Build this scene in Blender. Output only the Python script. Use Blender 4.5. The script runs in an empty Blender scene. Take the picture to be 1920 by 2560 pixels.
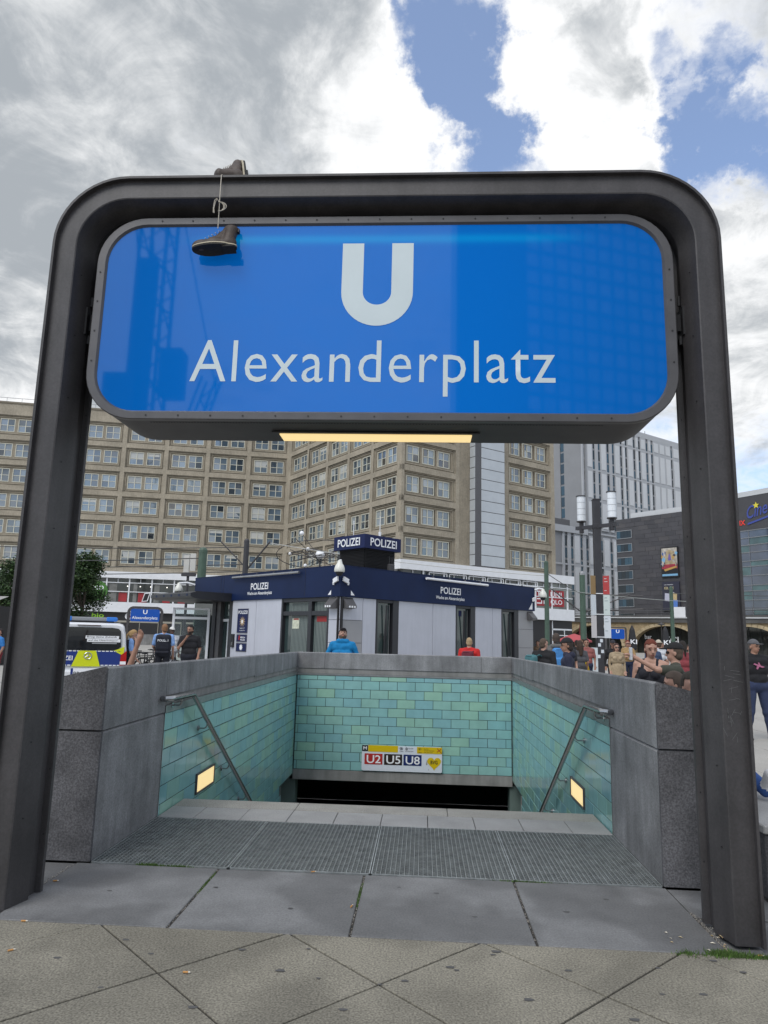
import bpy, math, random
import numpy as np
from mathutils import Matrix, Vector, Euler
random.seed(7)
rad = math.radians
scene = bpy.context.scene
COL = scene.collection

# ------------------------------------------------------------------ camera
cam_d = bpy.data.cameras.new("camera")
cam = bpy.data.objects.new("camera", cam_d)
COL.objects.link(cam)
cam_d.sensor_fit = 'HORIZONTAL'
cam_d.sensor_width = 36.0
cam_d.lens = 36.0 * 1761.6 / 1920.0
cam_d.clip_start = 0.05
cam_d.clip_end = 3000.0
CAM = Vector((0.37991, -4.28575, 1.65))
yaw, pitch, roll = -0.0575, 0.1754, 0.0248
fwd = Vector((math.sin(yaw) * math.cos(pitch), math.cos(yaw) * math.cos(pitch), math.sin(pitch)))
rgt = Vector((math.cos(yaw), -math.sin(yaw), 0))
upv = rgt.cross(fwd)
r2 = rgt * math.cos(roll) + upv * math.sin(roll)
u2 = upv * math.cos(roll) - rgt * math.sin(roll)
cam.matrix_world = Matrix(((r2.x, u2.x, -fwd.x, CAM.x), (r2.y, u2.y, -fwd.y, CAM.y), (r2.z, u2.z, -fwd.z, CAM.z), (0, 0, 0, 1)))
scene.camera = cam

# ------------------------------------------------------------------ sky
SUN_EL, SUN_AZ = rad(50), rad(207)          # azimuth measured from +Y towards +X
world = bpy.data.worlds.new("World")
scene.world = world
world.use_nodes = True
wt = world.node_tree
for n in list(wt.nodes):
    wt.nodes.remove(n)
WN, WL = wt.nodes, wt.links


def wnode(t, **kw):
    n = WN.new(t)
    for k, v in kw.items():
        setattr(n, k, v)
    return n


def wmath(op, a, b=None, clamp=False):
    n = wnode('ShaderNodeMath', operation=op, use_clamp=clamp)
    for i, x in enumerate((a, b)):
        if x is None:
            continue
        if isinstance(x, (int, float)):
            n.inputs[i].default_value = x
        else:
            WL.new(x, n.inputs[i])
    return n.outputs[0]


sky = wnode('ShaderNodeTexSky', sky_type='NISHITA')
sky.sun_disc = False
sky.sun_elevation = SUN_EL
sky.sun_rotation = SUN_AZ
sky.air_density = 1.0
sky.dust_density = 1.2
sky.ozone_density = 1.6
tc = wnode('ShaderNodeTexCoord')
sep = wnode('ShaderNodeSeparateXYZ')
WL.new(tc.outputs['Generated'], sep.inputs[0])
den = wmath('ADD', wmath('MAXIMUM', sep.outputs['Z'], 0.0), 0.22)
cx = wmath('DIVIDE', sep.outputs['X'], den)
cy = wmath('DIVIDE', sep.outputs['Y'], den)
comb = wnode('ShaderNodeCombineXYZ')
WL.new(cx, comb.inputs[0])
WL.new(cy, comb.inputs[1])
comb.inputs[2].default_value = 3.7


def wnoise(scale, detail, rough, off=0.0, dist=0.0):
    mp = wnode('ShaderNodeVectorMath', operation='ADD')
    WL.new(comb.outputs[0], mp.inputs[0])
    mp.inputs[1].default_value = (off, off * 1.7, off * 0.3)
    n = wnode('ShaderNodeTexNoise')
    n.inputs['Scale'].default_value = scale
    n.inputs['Detail'].default_value = detail
    n.inputs['Roughness'].default_value = rough
    n.inputs['Distortion'].default_value = dist
    WL.new(mp.outputs[0], n.inputs['Vector'])
    return n.outputs['Fac']


wn_ = wnode('ShaderNodeTexNoise')
wn_.inputs['Scale'].default_value = 7.0
wn_.inputs['Detail'].default_value = 8.0
wn_.inputs['Roughness'].default_value = 0.62
WL.new(tc.outputs['Generated'], wn_.inputs['Vector'])
ws = wnode('ShaderNodeVectorMath', operation='SUBTRACT')
WL.new(wn_.outputs['Color'], ws.inputs[0])
ws.inputs[1].default_value = (0.5, 0.5, 0.5)
wsc = wnode('ShaderNodeVectorMath', operation='SCALE')
WL.new(ws.outputs[0], wsc.inputs[0])
wsc.inputs['Scale'].default_value = 0.36
wad = wnode('ShaderNodeVectorMath', operation='ADD')
WL.new(tc.outputs['Generated'], wad.inputs[0])
WL.new(wsc.outputs[0], wad.inputs[1])
wnm = wnode('ShaderNodeVectorMath', operation='NORMALIZE')
WL.new(wad.outputs[0], wnm.inputs[0])
warped = wnm.outputs[0]


def blob(d, deg_in, deg_out):
    """1 inside a cone of deg_in about direction d, falling to 0 at deg_out"""
    vm = wnode('ShaderNodeVectorMath', operation='DOT_PRODUCT')
    WL.new(warped, vm.inputs[0])
    v = Vector(d).normalized()
    vm.inputs[1].default_value = v
    mr = wnode('ShaderNodeMapRange', interpolation_type='SMOOTHSTEP')
    WL.new(vm.outputs['Value'], mr.inputs['Value'])
    mr.inputs['From Min'].default_value = math.cos(rad(deg_out))
    mr.inputs['From Max'].default_value = math.cos(rad(deg_in))
    return mr.outputs[0]


n_big = wnoise(1.7, 10.0, 0.62, 0.0, 0.5)
n_fine = wnoise(7.0, 10.0, 0.66, 4.1, 0.6)
n_tone = wnoise(2.6, 9.0, 0.60, 9.3, 0.8)
dens = wmath('ADD', wmath('MULTIPLY', n_big, 0.80), wmath('MULTIPLY', n_fine, 0.62))
GAPS = [((0.024, 0.702, 0.712), 1.0, 6.0, .31), ((0.053, 0.729, 0.683), 0.6, 5.2, .27), ((0.060, 0.761, 0.646), 0.5, 5.0, .26),
        ((0.055, 0.801, 0.594), 0.4, 4.4, .23), ((-0.013, 0.699, 0.715), 0.4, 3.8, .20), ((0.303, 0.711, 0.634), 0.6, 3.6, .24),
        ((0.35, 0.72, 0.60), 0.6, 3.2, .22), ((0.300, 0.752, 0.588), 0.5, 2.8, .20), ((0.332, 0.764, 0.552), 0.5, 2.6, .18),
        ((0.30, 0.74, 0.60), 0.6, 2.6, .12)]
BULK = [((-0.38, 0.70, 0.60), 8, 30, .36), ((0.155, 0.749, 0.644), 3, 7, .20), ((0.205, 0.769, 0.606), 3.5, 7.5, .22), ((0.22, 0.72, 0.66), 2, 5, .16), ((0.34, 0.66, 0.67), 2, 6, .20), ((0.25, 0.745, 0.62), 1, 4, .12),
        ((0.15, 0.70, 0.70), 3, 7, .20), ((0.379, 0.815, 0.438), 5, 14, .20), ((-0.07, 0.76, 0.645), 3, 8, .14), ((-0.496, 0.795, 0.35), 5, 18, .1)]
for d, a, b, w in GAPS:
    dens = wmath('SUBTRACT', dens, wmath('MULTIPLY', blob(d, a, b), w))
for d, a, b, w in BULK:
    dens = wmath('ADD', dens, wmath('MULTIPLY', blob(d, a, b), w))
cover = wnode('ShaderNodeMapRange', interpolation_type='SMOOTHSTEP')
WL.new(dens, cover.inputs['Value'])
cover.inputs['From Min'].default_value = 0.42
cover.inputs['From Max'].default_value = 0.92
cover.inputs['To Min'].default_value = 0.13
thick = wnode('ShaderNodeMapRange', interpolation_type='SMOOTHSTEP')
tsum = wmath('ADD', wmath('MULTIPLY', dens, 0.40), wmath('ADD', wmath('MULTIPLY', n_tone, 0.75), wmath('MULTIPLY', n_fine, 0.22)))
tsum = wmath('ADD', tsum, wmath('MULTIPLY', blob((-0.36, 0.68, 0.64), 6, 24), 0.07))
tsum = wmath('SUBTRACT', tsum, wmath('MULTIPLY', blob((-0.06, 0.765, 0.645), 2, 8.5), 0.13))
tsum = wmath('SUBTRACT', tsum, wmath('MULTIPLY', blob((0.17, 0.755, 0.63), 3, 10), 0.10))
WL.new(tsum, thick.inputs['Value'])
thick.inputs['From Min'].default_value = 0.74
thick.inputs['From Max'].default_value = 1.05
ramp = wnode('ShaderNodeValToRGB')
WL.new(thick.outputs[0], ramp.inputs[0])
e = ramp.color_ramp.elements
e[0].position, e[0].color = 0.0, (5.8, 5.85, 5.9, 1)
e[1].position, e[1].color = 1.0, (2.35, 2.55, 2.76, 1)
m_ = e.new(0.42)
m_.color = (4.2, 4.32, 4.42, 1)
mix = wnode('ShaderNodeMix', data_type='RGBA')
WL.new(cover.outputs[0], mix.inputs['Factor'])
skyg = wnode('ShaderNodeMix', data_type='RGBA', blend_type='MULTIPLY')
skyg.inputs['Factor'].default_value = 1.0
WL.new(sky.outputs[0], skyg.inputs['A'])
skyg.inputs['B'].default_value = (0.84, 1.03, 1.22, 1)
WL.new(skyg.outputs['Result'], mix.inputs['A'])
WL.new(ramp.outputs[0], mix.inputs['B'])
bg = wnode('ShaderNodeBackground')
bg.inputs['Strength'].default_value = 0.15
WL.new(mix.outputs['Result'], bg.inputs['Color'])
wo = wnode('ShaderNodeOutputWorld')
WL.new(bg.outputs[0], wo.inputs[0])

# ------------------------------------------------------------------ sun behind thin cloud
sun_d = bpy.data.lights.new("sun", 'SUN')
sun_d.energy = 1.5
sun_d.angle = rad(32)
sun_d.color = (1.0, 0.965, 0.91)
sun = bpy.data.objects.new("sun", sun_d)
COL.objects.link(sun)
to_sun = Vector((math.sin(SUN_AZ) * math.cos(SUN_EL), math.cos(SUN_AZ) * math.cos(SUN_EL), math.sin(SUN_EL)))
sun.rotation_euler = to_sun.to_track_quat('Z', 'Y').to_euler()
sun.location = (0, 0, 60)
scene.view_settings.view_transform = 'Standard'
scene.view_settings.look = 'None'
scene.view_settings.exposure = 0.25
scene.view_settings.gamma = 1.0
scene.view_settings.use_curve_mapping = False
scene.render.engine = 'CYCLES'
scene.cycles.max_bounces = 6
scene.cycles.diffuse_bounces = 3
scene.cycles.glossy_bounces = 3
scene.cycles.transmission_bounces = 4
scene.cycles.caustics_reflective = False
scene.cycles.caustics_refractive = False

# ------------------------------------------------------------------ materials
MATS = {}


def mat(name, col, rough=0.6, metal=0.0, ior=1.5, noise=None, bump=None, emit=None, coat=0.0, streak=0.0, speck=None, rnd=None, trans=0.0, island=None, spec=0.5, patch=None):
    """one principled material; noise = (scale, amount), bump = (scale, strength), speck = (scale, amount) fine grain,
    streak = vertical run-off stains, rnd = list of colours picked per object, island = colours picked per mesh island"""
    m = bpy.data.materials.new(name)
    m.use_nodes = True
    nt = m.node_tree
    N, L = nt.nodes, nt.links
    b = N['Principled BSDF']
    b.inputs['Roughness'].default_value = rough
    b.inputs['Metallic'].default_value = metal
    b.inputs['IOR'].default_value = ior
    b.inputs['Specular IOR Level'].default_value = spec
    b.inputs['Coat Weight'].default_value = coat
    b.inputs['Coat Roughness'].default_value = 0.08
    if trans:
        b.inputs['Transmission Weight'].default_value = trans
    base = b.inputs['Base Color']
    base.default_value = (*col, 1)
    cur = None
    if rnd or island:
        cols = rnd or island
        if rnd:
            src = N.new('ShaderNodeObjectInfo').outputs['Random']
        else:
            src = N.new('ShaderNodeNewGeometry').outputs['Random Per Island']
        cr = N.new('ShaderNodeValToRGB')
        cr.color_ramp.interpolation = 'CONSTANT' if rnd else 'LINEAR'
        els = cr.color_ramp.elements
        while len(els) < len(cols):
            els.new(0.5)
        for i, c in enumerate(cols):
            els[i].position = i / len(cols)
            els[i].color = (*c, 1)
        L.new(src, cr.inputs[0])
        cur = cr.outputs[0]
    if noise or bump or streak or speck or patch:
        pos = N.new('ShaderNodeNewGeometry').outputs['Position']

    def fac_mul(cur, fac_out, lo, hi):
        mr = N.new('ShaderNodeMapRange')
        mr.inputs['From Min'].default_value = 0.3
        mr.inputs['From Max'].default_value = 0.7
        mr.inputs['To Min'].default_value = lo
        mr.inputs['To Max'].default_value = hi
        L.new(fac_out, mr.inputs['Value'])
        vm = N.new('ShaderNodeVectorMath')
        vm.operation = 'SCALE'
        if cur is None:
            vm.inputs[0].default_value = col
        else:
            L.new(cur, vm.inputs[0])
        L.new(mr.outputs[0], vm.inputs['Scale'])
        return vm.outputs[0]

    def tex(scale, detail=5, vec=None, rough_=0.6):
        t = N.new('ShaderNodeTexNoise')
        t.inputs['Scale'].default_value = scale
        t.inputs['Detail'].default_value = detail
        t.inputs['Roughness'].default_value = rough_
        L.new(vec if vec is not None else pos, t.inputs['Vector'])
        return t.outputs['Fac']
    if noise:
        cur = fac_mul(cur, tex(noise[0]), 1 - noise[1], 1 + noise[1])
    if speck:
        cur = fac_mul(cur, tex(speck[0], 2, rough_=0.5), 1 - speck[1], 1 + speck[1])
    if patch:
        # pale worn areas with an edge of their own
        pr_ = N.new('ShaderNodeMapRange')
        pr_.interpolation_type = 'SMOOTHSTEP'
        pr_.inputs['From Min'].default_value = 0.47
        pr_.inputs['From Max'].default_value = 0.56
        L.new(tex(patch[0], 3, rough_=0.45), pr_.inputs['Value'])
        q_ = N.new('ShaderNodeMapRange')
        q_.inputs['From Min'].default_value = 0.0
        q_.inputs['From Max'].default_value = 1.0
        q_.inputs['To Min'].default_value = 0.3
        q_.inputs['To Max'].default_value = 0.7
        L.new(pr_.outputs[0], q_.inputs['Value'])
        cur = fac_mul(cur, q_.outputs[0], 1 - patch[1], 1 + patch[1])
    if streak:
        mp = N.new('ShaderNodeMapping')
        mp.inputs['Scale'].default_value = (7.5, 7.5, 0.7)
        L.new(pos, mp.inputs['Vector'])
        cur = fac_mul(cur, tex(1.0, 4, mp.outputs[0]), 1 - streak, 1 + streak * 0.6)
    if cur is not None:
        L.new(cur, base)
    if bump:
        bn = N.new('ShaderNodeBump')
        bn.inputs['Strength'].default_value = bump[1]
        bn.inputs['Distance'].default_value = bump[2] if len(bump) > 2 else 0.01
        L.new(tex(bump[0], 4), bn.inputs['Height'])
        L.new(bn.outputs[0], b.inputs['Normal'])
    if emit:
        b.inputs['Emission Color'].default_value = (*emit[0], 1)
        b.inputs['Emission Strength'].default_value = emit[1]
    MATS[name] = m
    return m


def simple(col, rough=0.7, **kw):
    key = 'plain_%.3f_%.3f_%.3f_%.2f' % (*col, rough)
    return MATS.get(key) or mat(key, col, rough, **kw)


steel_dark = mat('dark_painted_steel', (0.050, 0.0465, 0.048), 0.50, noise=(3.1, 0.24), streak=0.26, bump=(60, 0.06), speck=(70, 0.14))
steel_rim = mat('grey_metal_bezel', (0.095, 0.092, 0.095), 0.42, metal=0.25, noise=(6, 0.12))
steel_under = mat('dark_tray_metal', (0.052, 0.050, 0.050), 0.55, noise=(5, 0.2))
black = mat('black_rubber', (0.012, 0.012, 0.014), 0.6)
inox = mat('brushed_stainless', (0.40, 0.405, 0.41), 0.24, metal=1.0, noise=(30, 0.08))
inox_dull = mat('dull_stainless', (0.36, 0.36, 0.36), 0.42, metal=0.9, noise=(8, 0.15))
granite = mat('sawn_grey_granite', (0.215, 0.215, 0.22), 0.62, noise=(2.6, 0.30), speck=(90, 0.24), streak=0.26, bump=(180, 0.15, 0.004))
granite_dark = mat('rough_dark_granite', (0.092, 0.090, 0.095), 0.8, noise=(3.0, 0.32), speck=(80, 0.42), bump=(90, 0.5, 0.006))
granite_slab = mat('flamed_granite_slab', (0.145, 0.146, 0.147), 0.66, noise=(3.2, 0.18), patch=(1.15, 0.17), speck=(85, 0.20), bump=(150, 0.12, 0.004))
granite_pale = mat('pale_landing_granite', (0.33, 0.325, 0.315), 0.7, noise=(2.4, 0.15), speck=(150, 0.25), bump=(140, 0.2, 0.004))
paver_m = mat('exposed_aggregate_paver', (0.190, 0.176, 0.140), 0.85, noise=(1.6, 0.20), patch=(1.3, 0.09), speck=(95, 0.45), bump=(150, 0.15, 0.002))
bed_m = mat('joint_sand', (0.035, 0.032, 0.028), 0.95, noise=(40, 0.4))
plaza_m = mat('plaza_paving', (0.36, 0.345, 0.315), 0.85, noise=(0.35, 0.10), speck=(20, 0.08))
slab_plaza = mat('plaza_slab', (0.36, 0.345, 0.315), 0.85, noise=(0.8, 0.10), speck=(60, 0.15), bump=(60, 0.2, 0.004))
concrete = mat('concrete', (0.25, 0.245, 0.235), 0.85, noise=(2, 0.2), streak=0.2)
grout = mat('dark_grout', (0.035, 0.045, 0.042), 0.9, noise=(10, 0.3))
TILE_COLS = [(0.243, 0.469, 0.463), (0.254, 0.48, 0.475), (0.223, 0.448, 0.464), (0.275, 0.495, 0.423), (0.249, 0.485, 0.47), (0.233, 0.453, 0.48), (0.266, 0.49, 0.458), (0.239, 0.464, 0.462), (0.286, 0.508, 0.418), (0.254, 0.479, 0.47), (0.232, 0.449, 0.474), (0.271, 0.49, 0.439), (0.296, 0.515, 0.409)]
tile_m = mat('glazed_green_tile', (0.14, 0.34, 0.32), 0.09, rnd=TILE_COLS, noise=(3.5, 0.10), bump=(14, 0.05, 0.01), ior=1.5)
tile_many = mat('glazed_green_tile_far', (0.14, 0.34, 0.32), 0.16, island=TILE_COLS, noise=(3.5, 0.10), ior=1.5)
galv = mat('galvanised_grating', (0.36, 0.385, 0.385), 0.5, metal=0.6, noise=(12, 0.25))
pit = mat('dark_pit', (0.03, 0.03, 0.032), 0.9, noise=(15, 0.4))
dark_in = mat('dark_passage', (0.12, 0.17, 0.155), 0.75, noise=(2, 0.2))
moss_m = mat('moss', (0.06, 0.13, 0.02), 0.9, island=[(0.05, 0.11, 0.015), (0.09, 0.17, 0.03), (0.05, 0.09, 0.02)])
white_paint = mat('white_paint', (0.74, 0.75, 0.77), 0.4, noise=(1.5, 0.05))
letter_white = mat('white_lettering', (0.82, 0.83, 0.85), 0.5)
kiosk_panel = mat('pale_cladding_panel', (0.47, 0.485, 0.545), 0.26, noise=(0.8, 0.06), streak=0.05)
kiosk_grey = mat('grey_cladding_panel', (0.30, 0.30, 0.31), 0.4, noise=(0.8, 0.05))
navy = mat('navy_fascia', (0.0065, 0.0165, 0.060), 0.5, noise=(0.9, 0.15), spec=0.18)
navy_sign = mat('navy_sign', (0.011, 0.018, 0.075), 0.5, spec=0.2)
frame_dark = mat('anthracite_frame', (0.022, 0.023, 0.028), 0.45)
louvre_m = mat('anthracite_louvre', (0.020, 0.020, 0.023), 0.5)
glass_kiosk = mat('tinted_kiosk_glass', (0.035, 0.055, 0.055), 0.03, ior=1.75)
glass_clear = mat('clear_door_glass', (0.8, 0.9, 0.9), 0.0, trans=0.92, ior=1.05)
blind_m = mat('vertical_blind', (0.16, 0.19, 0.18), 0.7)
stone = mat('shell_limestone', (0.325, 0.285, 0.22), 0.85, noise=(0.45, 0.18), speck=(5, 0.12), streak=0.12)
stone_panel = mat('shell_limestone_panel', (0.275, 0.238, 0.18), 0.85, noise=(0.6, 0.16), speck=(5, 0.12), streak=0.14)
stone_dark = mat('weathered_limestone', (0.205, 0.178, 0.138), 0.88, noise=(0.6, 0.18), streak=0.18)
win_frame = mat('cream_window_frame', (0.56, 0.55, 0.46), 0.6)
pane_m = mat('office_window_glass', (0.10, 0.13, 0.14), 0.03, ior=2.3, rnd=[(0.03, 0.045, 0.06), (0.09, 0.13, 0.16), (0.16, 0.20, 0.23), (0.05, 0.075, 0.10), (0.20, 0.25, 0.28), (0.09, 0.13, 0.16), (0.018, 0.022, 0.026), (0.28, 0.32, 0.34)])
pane_many = mat('office_window_glass_far', (0.10, 0.13, 0.14), 0.03, ior=2.3, island=[(0.03, 0.045, 0.06), (0.09, 0.13, 0.17), (0.20, 0.25, 0.29), (0.05, 0.08, 0.11), (0.018, 0.022, 0.026), (0.12, 0.16, 0.20)])
metal_panel = mat('pale_metal_cladding', (0.47, 0.50, 0.525), 0.36, metal=0.15, noise=(0.7, 0.05))
shop_glass = mat('shop_glass', (0.025, 0.028, 0.026), 0.04, ior=1.6, noise=(0.5, 0.5))
shop_dark = mat('shopfront_dark', (0.018, 0.017, 0.018), 0.5)
tower_wall = mat('tower_grey_render', (0.40, 0.41, 0.425), 0.8, noise=(0.15, 0.06))
tower_shade = mat('tower_grey_shaded', (0.245, 0.25, 0.26), 0.8, noise=(0.3, 0.06))  # darker copy of the tower grey, shade put into the colour
tower_panel = mat('tower_pale_panel', (0.54, 0.55, 0.56), 0.6, noise=(0.2, 0.05))
tower_glass = mat('tower_glass', (0.012, 0.022, 0.032), 0.06, ior=1.5, rnd=[(0.012, 0.024, 0.034), (0.022, 0.05, 0.075), (0.008, 0.014, 0.019), (0.03, 0.075, 0.11)])
slate = mat('dark_slate', (0.066, 0.063, 0.068), 0.5, rnd=[(0.066, 0.063, 0.068), (0.060, 0.057, 0.062), (0.070, 0.066, 0.070), (0.052, 0.050, 0.055), (0.066, 0.063, 0.068), (0.063, 0.060, 0.066), (0.075, 0.07, 0.072)], noise=(0.5, 0.12))
slate_plain = mat('dark_slate_wall', (0.062, 0.060, 0.064), 0.55, noise=(0.5, 0.1))
sandstone = mat('viaduct_sandstone', (0.33, 0.25, 0.145), 0.88, noise=(0.5, 0.25), speck=(3, 0.15), streak=0.15)
viaduct_dark = mat('viaduct_steel', (0.085, 0.083, 0.08), 0.6, noise=(0.6, 0.3))
green_paint = mat('green_mast_paint', (0.055, 0.095, 0.068), 0.5, noise=(3, 0.15))
mast_dark = mat('dark_mast_paint', (0.034, 0.033, 0.038), 0.5, noise=(3, 0.15))
lamp_white = mat('opal_lamp_glass', (0.74, 0.77, 0.80), 0.3, noise=(2.2, 0.10))
wire_m = mat('overhead_wire', (0.06, 0.06, 0.06), 0.6)
leaf_m = mat('tree_leaves', (0.03, 0.06, 0.015), 0.6, island=[(0.010, 0.026, 0.007), (0.022, 0.052, 0.012), (0.040, 0.088, 0.020), (0.070, 0.125, 0.032), (0.016, 0.038, 0.010)])
bark_m = mat('tree_bark', (0.06, 0.045, 0.035), 0.9, noise=(8, 0.3))
yellow_van = mat('signal_yellow_film', (0.62, 0.68, 0.01), 0.35)
blue_van = mat('police_blue_film', (0.010, 0.032, 0.19), 0.35)
van_white = mat('white_car_paint', (0.72, 0.73, 0.75), 0.25, coat=0.4)
van_glass = mat('dark_car_glass', (0.012, 0.014, 0.016), 0.03, ior=1.6)
red_lamp = mat('red_tail_lamp', (0.42, 0.012, 0.012), 0.15)
tyre_m = mat('tyre_rubber', (0.02, 0.02, 0.02), 0.85)

# ------------------------------------------------------------------ mesh helpers
def wrap(o, parent=None, world=True):
    COL.objects.link(o)
    if parent is not None:
        o.parent = parent
        if world and parent.get('_w'):
            o.matrix_parent_inverse = Matrix.Translation(-Vector(parent.location))
    return o


def thing(name, label, cat, loc=(0, 0, 0), rotz=0.0, group=None, world=True):
    o = bpy.data.objects.new(name, None)
    o.empty_display_size = 0.2
    o.location = loc
    o.rotation_euler = (0, 0, rotz)
    COL.objects.link(o)
    o['label'] = label
    o['category'] = cat
    if group:
        o['group'] = group
    o['_w'] = 1 if world else 0
    return o


def tag(o, label, cat, group=None):
    o['label'] = label
    o['category'] = cat
    if group:
        o['group'] = group
    return o


def finish(me, mats, smooth):
    for m in mats:
        me.materials.append(m)
    if smooth is not None:
        me.polygons.foreach_set('use_smooth', [True] * len(me.polygons))
        me.set_sharp_from_angle(angle=rad(smooth))
    me.update()
    return me


class MB:
    def __init__(s, T=None):
        s.v, s.f, s.m, s.T = [], [], [], T
        s.flip = T is not None and not callable(T) and T.to_3x3().determinant() < 0

    def add(s, vs, fs, mi=0):
        o = len(s.v)
        if callable(s.T):
            vs = [s.T(p) for p in vs]
        elif s.T is not None:
            vs = [s.T @ Vector(p) for p in vs]
        s.v += [tuple(p) for p in vs]
        for f in fs:
            f = [i + o for i in f]
            s.f.append(f[::-1] if s.flip else f)
            s.m.append(mi)
        return s

    def box(s, x0, x1, y0, y1, z0, z1, mi=0):
        vs = [(x0, y0, z0), (x1, y0, z0), (x1, y1, z0), (x0, y1, z0), (x0, y0, z1), (x1, y0, z1), (x1, y1, z1), (x0, y1, z1)]
        return s.add(vs, [(0, 3, 2, 1), (4, 5, 6, 7), (0, 1, 5, 4), (1, 2, 6, 5), (2, 3, 7, 6), (3, 0, 4, 7)], mi)

    def cbox(s, x0, x1, y0, y1, z0, z1, c=0.01, mi=0):
        """box with chamfered edges"""
        vs, fs = [], []
        X, Y, Z = (x0, x1), (y0, y1), (z0, z1)
        idx = {}
        for i in (0, 1):
            for j in (0, 1):
                for k in (0, 1):
                    sx, sy, sz = 1 - 2 * i, 1 - 2 * j, 1 - 2 * k
                    p = (X[i], Y[j], Z[k])
                    idx[i, j, k] = len(vs)
                    vs += [(p[0], p[1] + sy * c, p[2] + sz * c), (p[0] + sx * c, p[1], p[2] + sz * c), (p[0] + sx * c, p[1] + sy * c, p[2])]
        def q(a, axis):
            return idx[a] + axis
        for i in (0, 1):
            f = [q((i, 0, 0), 0), q((i, 0, 1), 0), q((i, 1, 1), 0), q((i, 1, 0), 0)]
            fs.append(f if i == 0 else f[::-1])
            f = [q((0, i, 0), 1), q((1, i, 0), 1), q((1, i, 1), 1), q((0, i, 1), 1)]
            fs.append(f if i == 0 else f[::-1])
            f = [q((0, 0, i), 2), q((0, 1, i), 2), q((1, 1, i), 2), q((1, 0, i), 2)]
            fs.append(f if i == 0 else f[::-1])
        for a in (0, 1):
            for b in (0, 1):
                par = (a + b) % 2
                f = [q((0, a, b), 1), q((0, a, b), 2), q((1, a, b), 2), q((1, a, b), 1)]
                fs.append(f if par == 0 else f[::-1])
                f = [q((a, 0, b), 2), q((a, 0, b), 0), q((a, 1, b), 0), q((a, 1, b), 2)]
                fs.append(f if par == 0 else f[::-1])
                f = [q((a, b, 0), 0), q((a, b, 0), 1), q((a, b, 1), 1), q((a, b, 1), 0)]
                fs.append(f if par == 0 else f[::-1])
        for (i, j, k), o in idx.items():
            f = [o, o + 1, o + 2]
            fs.append(f[::-1] if (i + j + k) % 2 == 0 else f)
        return s.add(vs, fs, mi)

    def prism(s, poly, a0, a1, axis='z', mi=0, side_mi=None):
        """poly: 2-D outline; extruded along axis from a0 to a1. axis y: poly is (x,z); axis x: poly is (y,z)"""
        def P(p, a):
            return (p[0], p[1], a) if axis == 'z' else ((p[0], a, p[1]) if axis == 'y' else (a, p[0], p[1]))
        n = len(poly)
        vs = [P(p, a0) for p in poly] + [P(p, a1) for p in poly]
        area = sum(poly[i][0] * poly[(i + 1) % n][1] - poly[(i + 1) % n][0] * poly[i][1] for i in range(n))
        ccw = (area > 0) == (a1 > a0)
        if axis == 'y':
            ccw = not ccw
        caps = [list(range(n))[::-1], list(range(n, 2 * n))]
        sides = [[i, (i + 1) % n, n + (i + 1) % n, n + i] for i in range(n)]
        if not ccw:
            caps = [c[::-1] for c in caps]
            sides = [c[::-1] for c in sides]
        o = s.add(vs, caps, mi)
        k = len(s.v) - 2 * n
        for f in sides:
            f = [i + k for i in f]
            s.f.append(f[::-1] if s.flip else f)
            s.m.append(mi if side_mi is None else side_mi)
        return o

    def tube(s, pts, r, n=8, mi=0, closed=False, r1=None):
        pts = [Vector(p) for p in pts]
        m = len(pts)
        vs, fs = [], []
        prev = None
        for i, p in enumerate(pts):
            if closed:
                t = pts[(i + 1) % m] - pts[i - 1]
            else:
                t = pts[min(i + 1, m - 1)] - pts[max(i - 1, 0)]
            if t.length < 1e-9:
                t = Vector((0, 0, 1))
            t.normalize()
            if prev is None:
                a = Vector((0, 0, 1)) if abs(t.z) < 0.9 else Vector((1, 0, 0))
                u = t.cross(a).normalized()
            else:
                u = (prev - t * prev.dot(t))
                u = u.normalized() if u.length > 1e-6 else t.orthogonal().normalized()
            prev = u
            w = t.cross(u)
            rr = r if r1 is None else r + (r1 - r) * i / (m - 1)
            for k in range(n):
                a = 2 * math.pi * k / n
                vs.append(p + (u * math.cos(a) + w * math.sin(a)) * rr)
        for i in range(m if closed else m - 1):
            j = (i + 1) % m
            for k in range(n):
                fs.append((i * n + k, i * n + (k + 1) % n, j * n + (k + 1) % n, j * n + k))
        if not closed:
            fs.append(tuple(range(n))[::-1])
            fs.append(tuple((m - 1) * n + k for k in range(n)))
        return s.add(vs, fs, mi)

    def lathe(s, prof, c=(0, 0, 0), n=20, mi=0):
        vs, fs = [], []
        for r, z in prof:
            for k in range(n):
                a = 2 * math.pi * k / n
                vs.append((c[0] + r * math.cos(a), c[1] + r * math.sin(a), c[2] + z))
        m = len(prof)
        for i in range(m - 1):
            for k in range(n):
                fs.append((i * n + k, i * n + (k + 1) % n, (i + 1) * n + (k + 1) % n, (i + 1) * n + k))
        if prof[0][0] > 1e-4:
            fs.append(tuple(range(n))[::-1])
        if prof[-1][0] > 1e-4:
            fs.append(tuple((m - 1) * n + k for k in range(n)))
        return s.add(vs, fs, mi)

    def ball(s, c, r, n=14, mi=0, sq=1.0):
        m = n // 2
        return s.lathe([(max(1e-5, r * math.sin(math.pi * i / m)), -r * sq * math.cos(math.pi * i / m)) for i in range(m + 1)], c, n, mi)

    def mesh(s, name, mats, smooth=None):
        me = bpy.data.meshes.new(name)
        me.from_pydata(s.v, [], s.f)
        if len(mats) > 1:
            me.polygons.foreach_set('material_index', s.m)
        return finish(me, mats, smooth)

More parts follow.
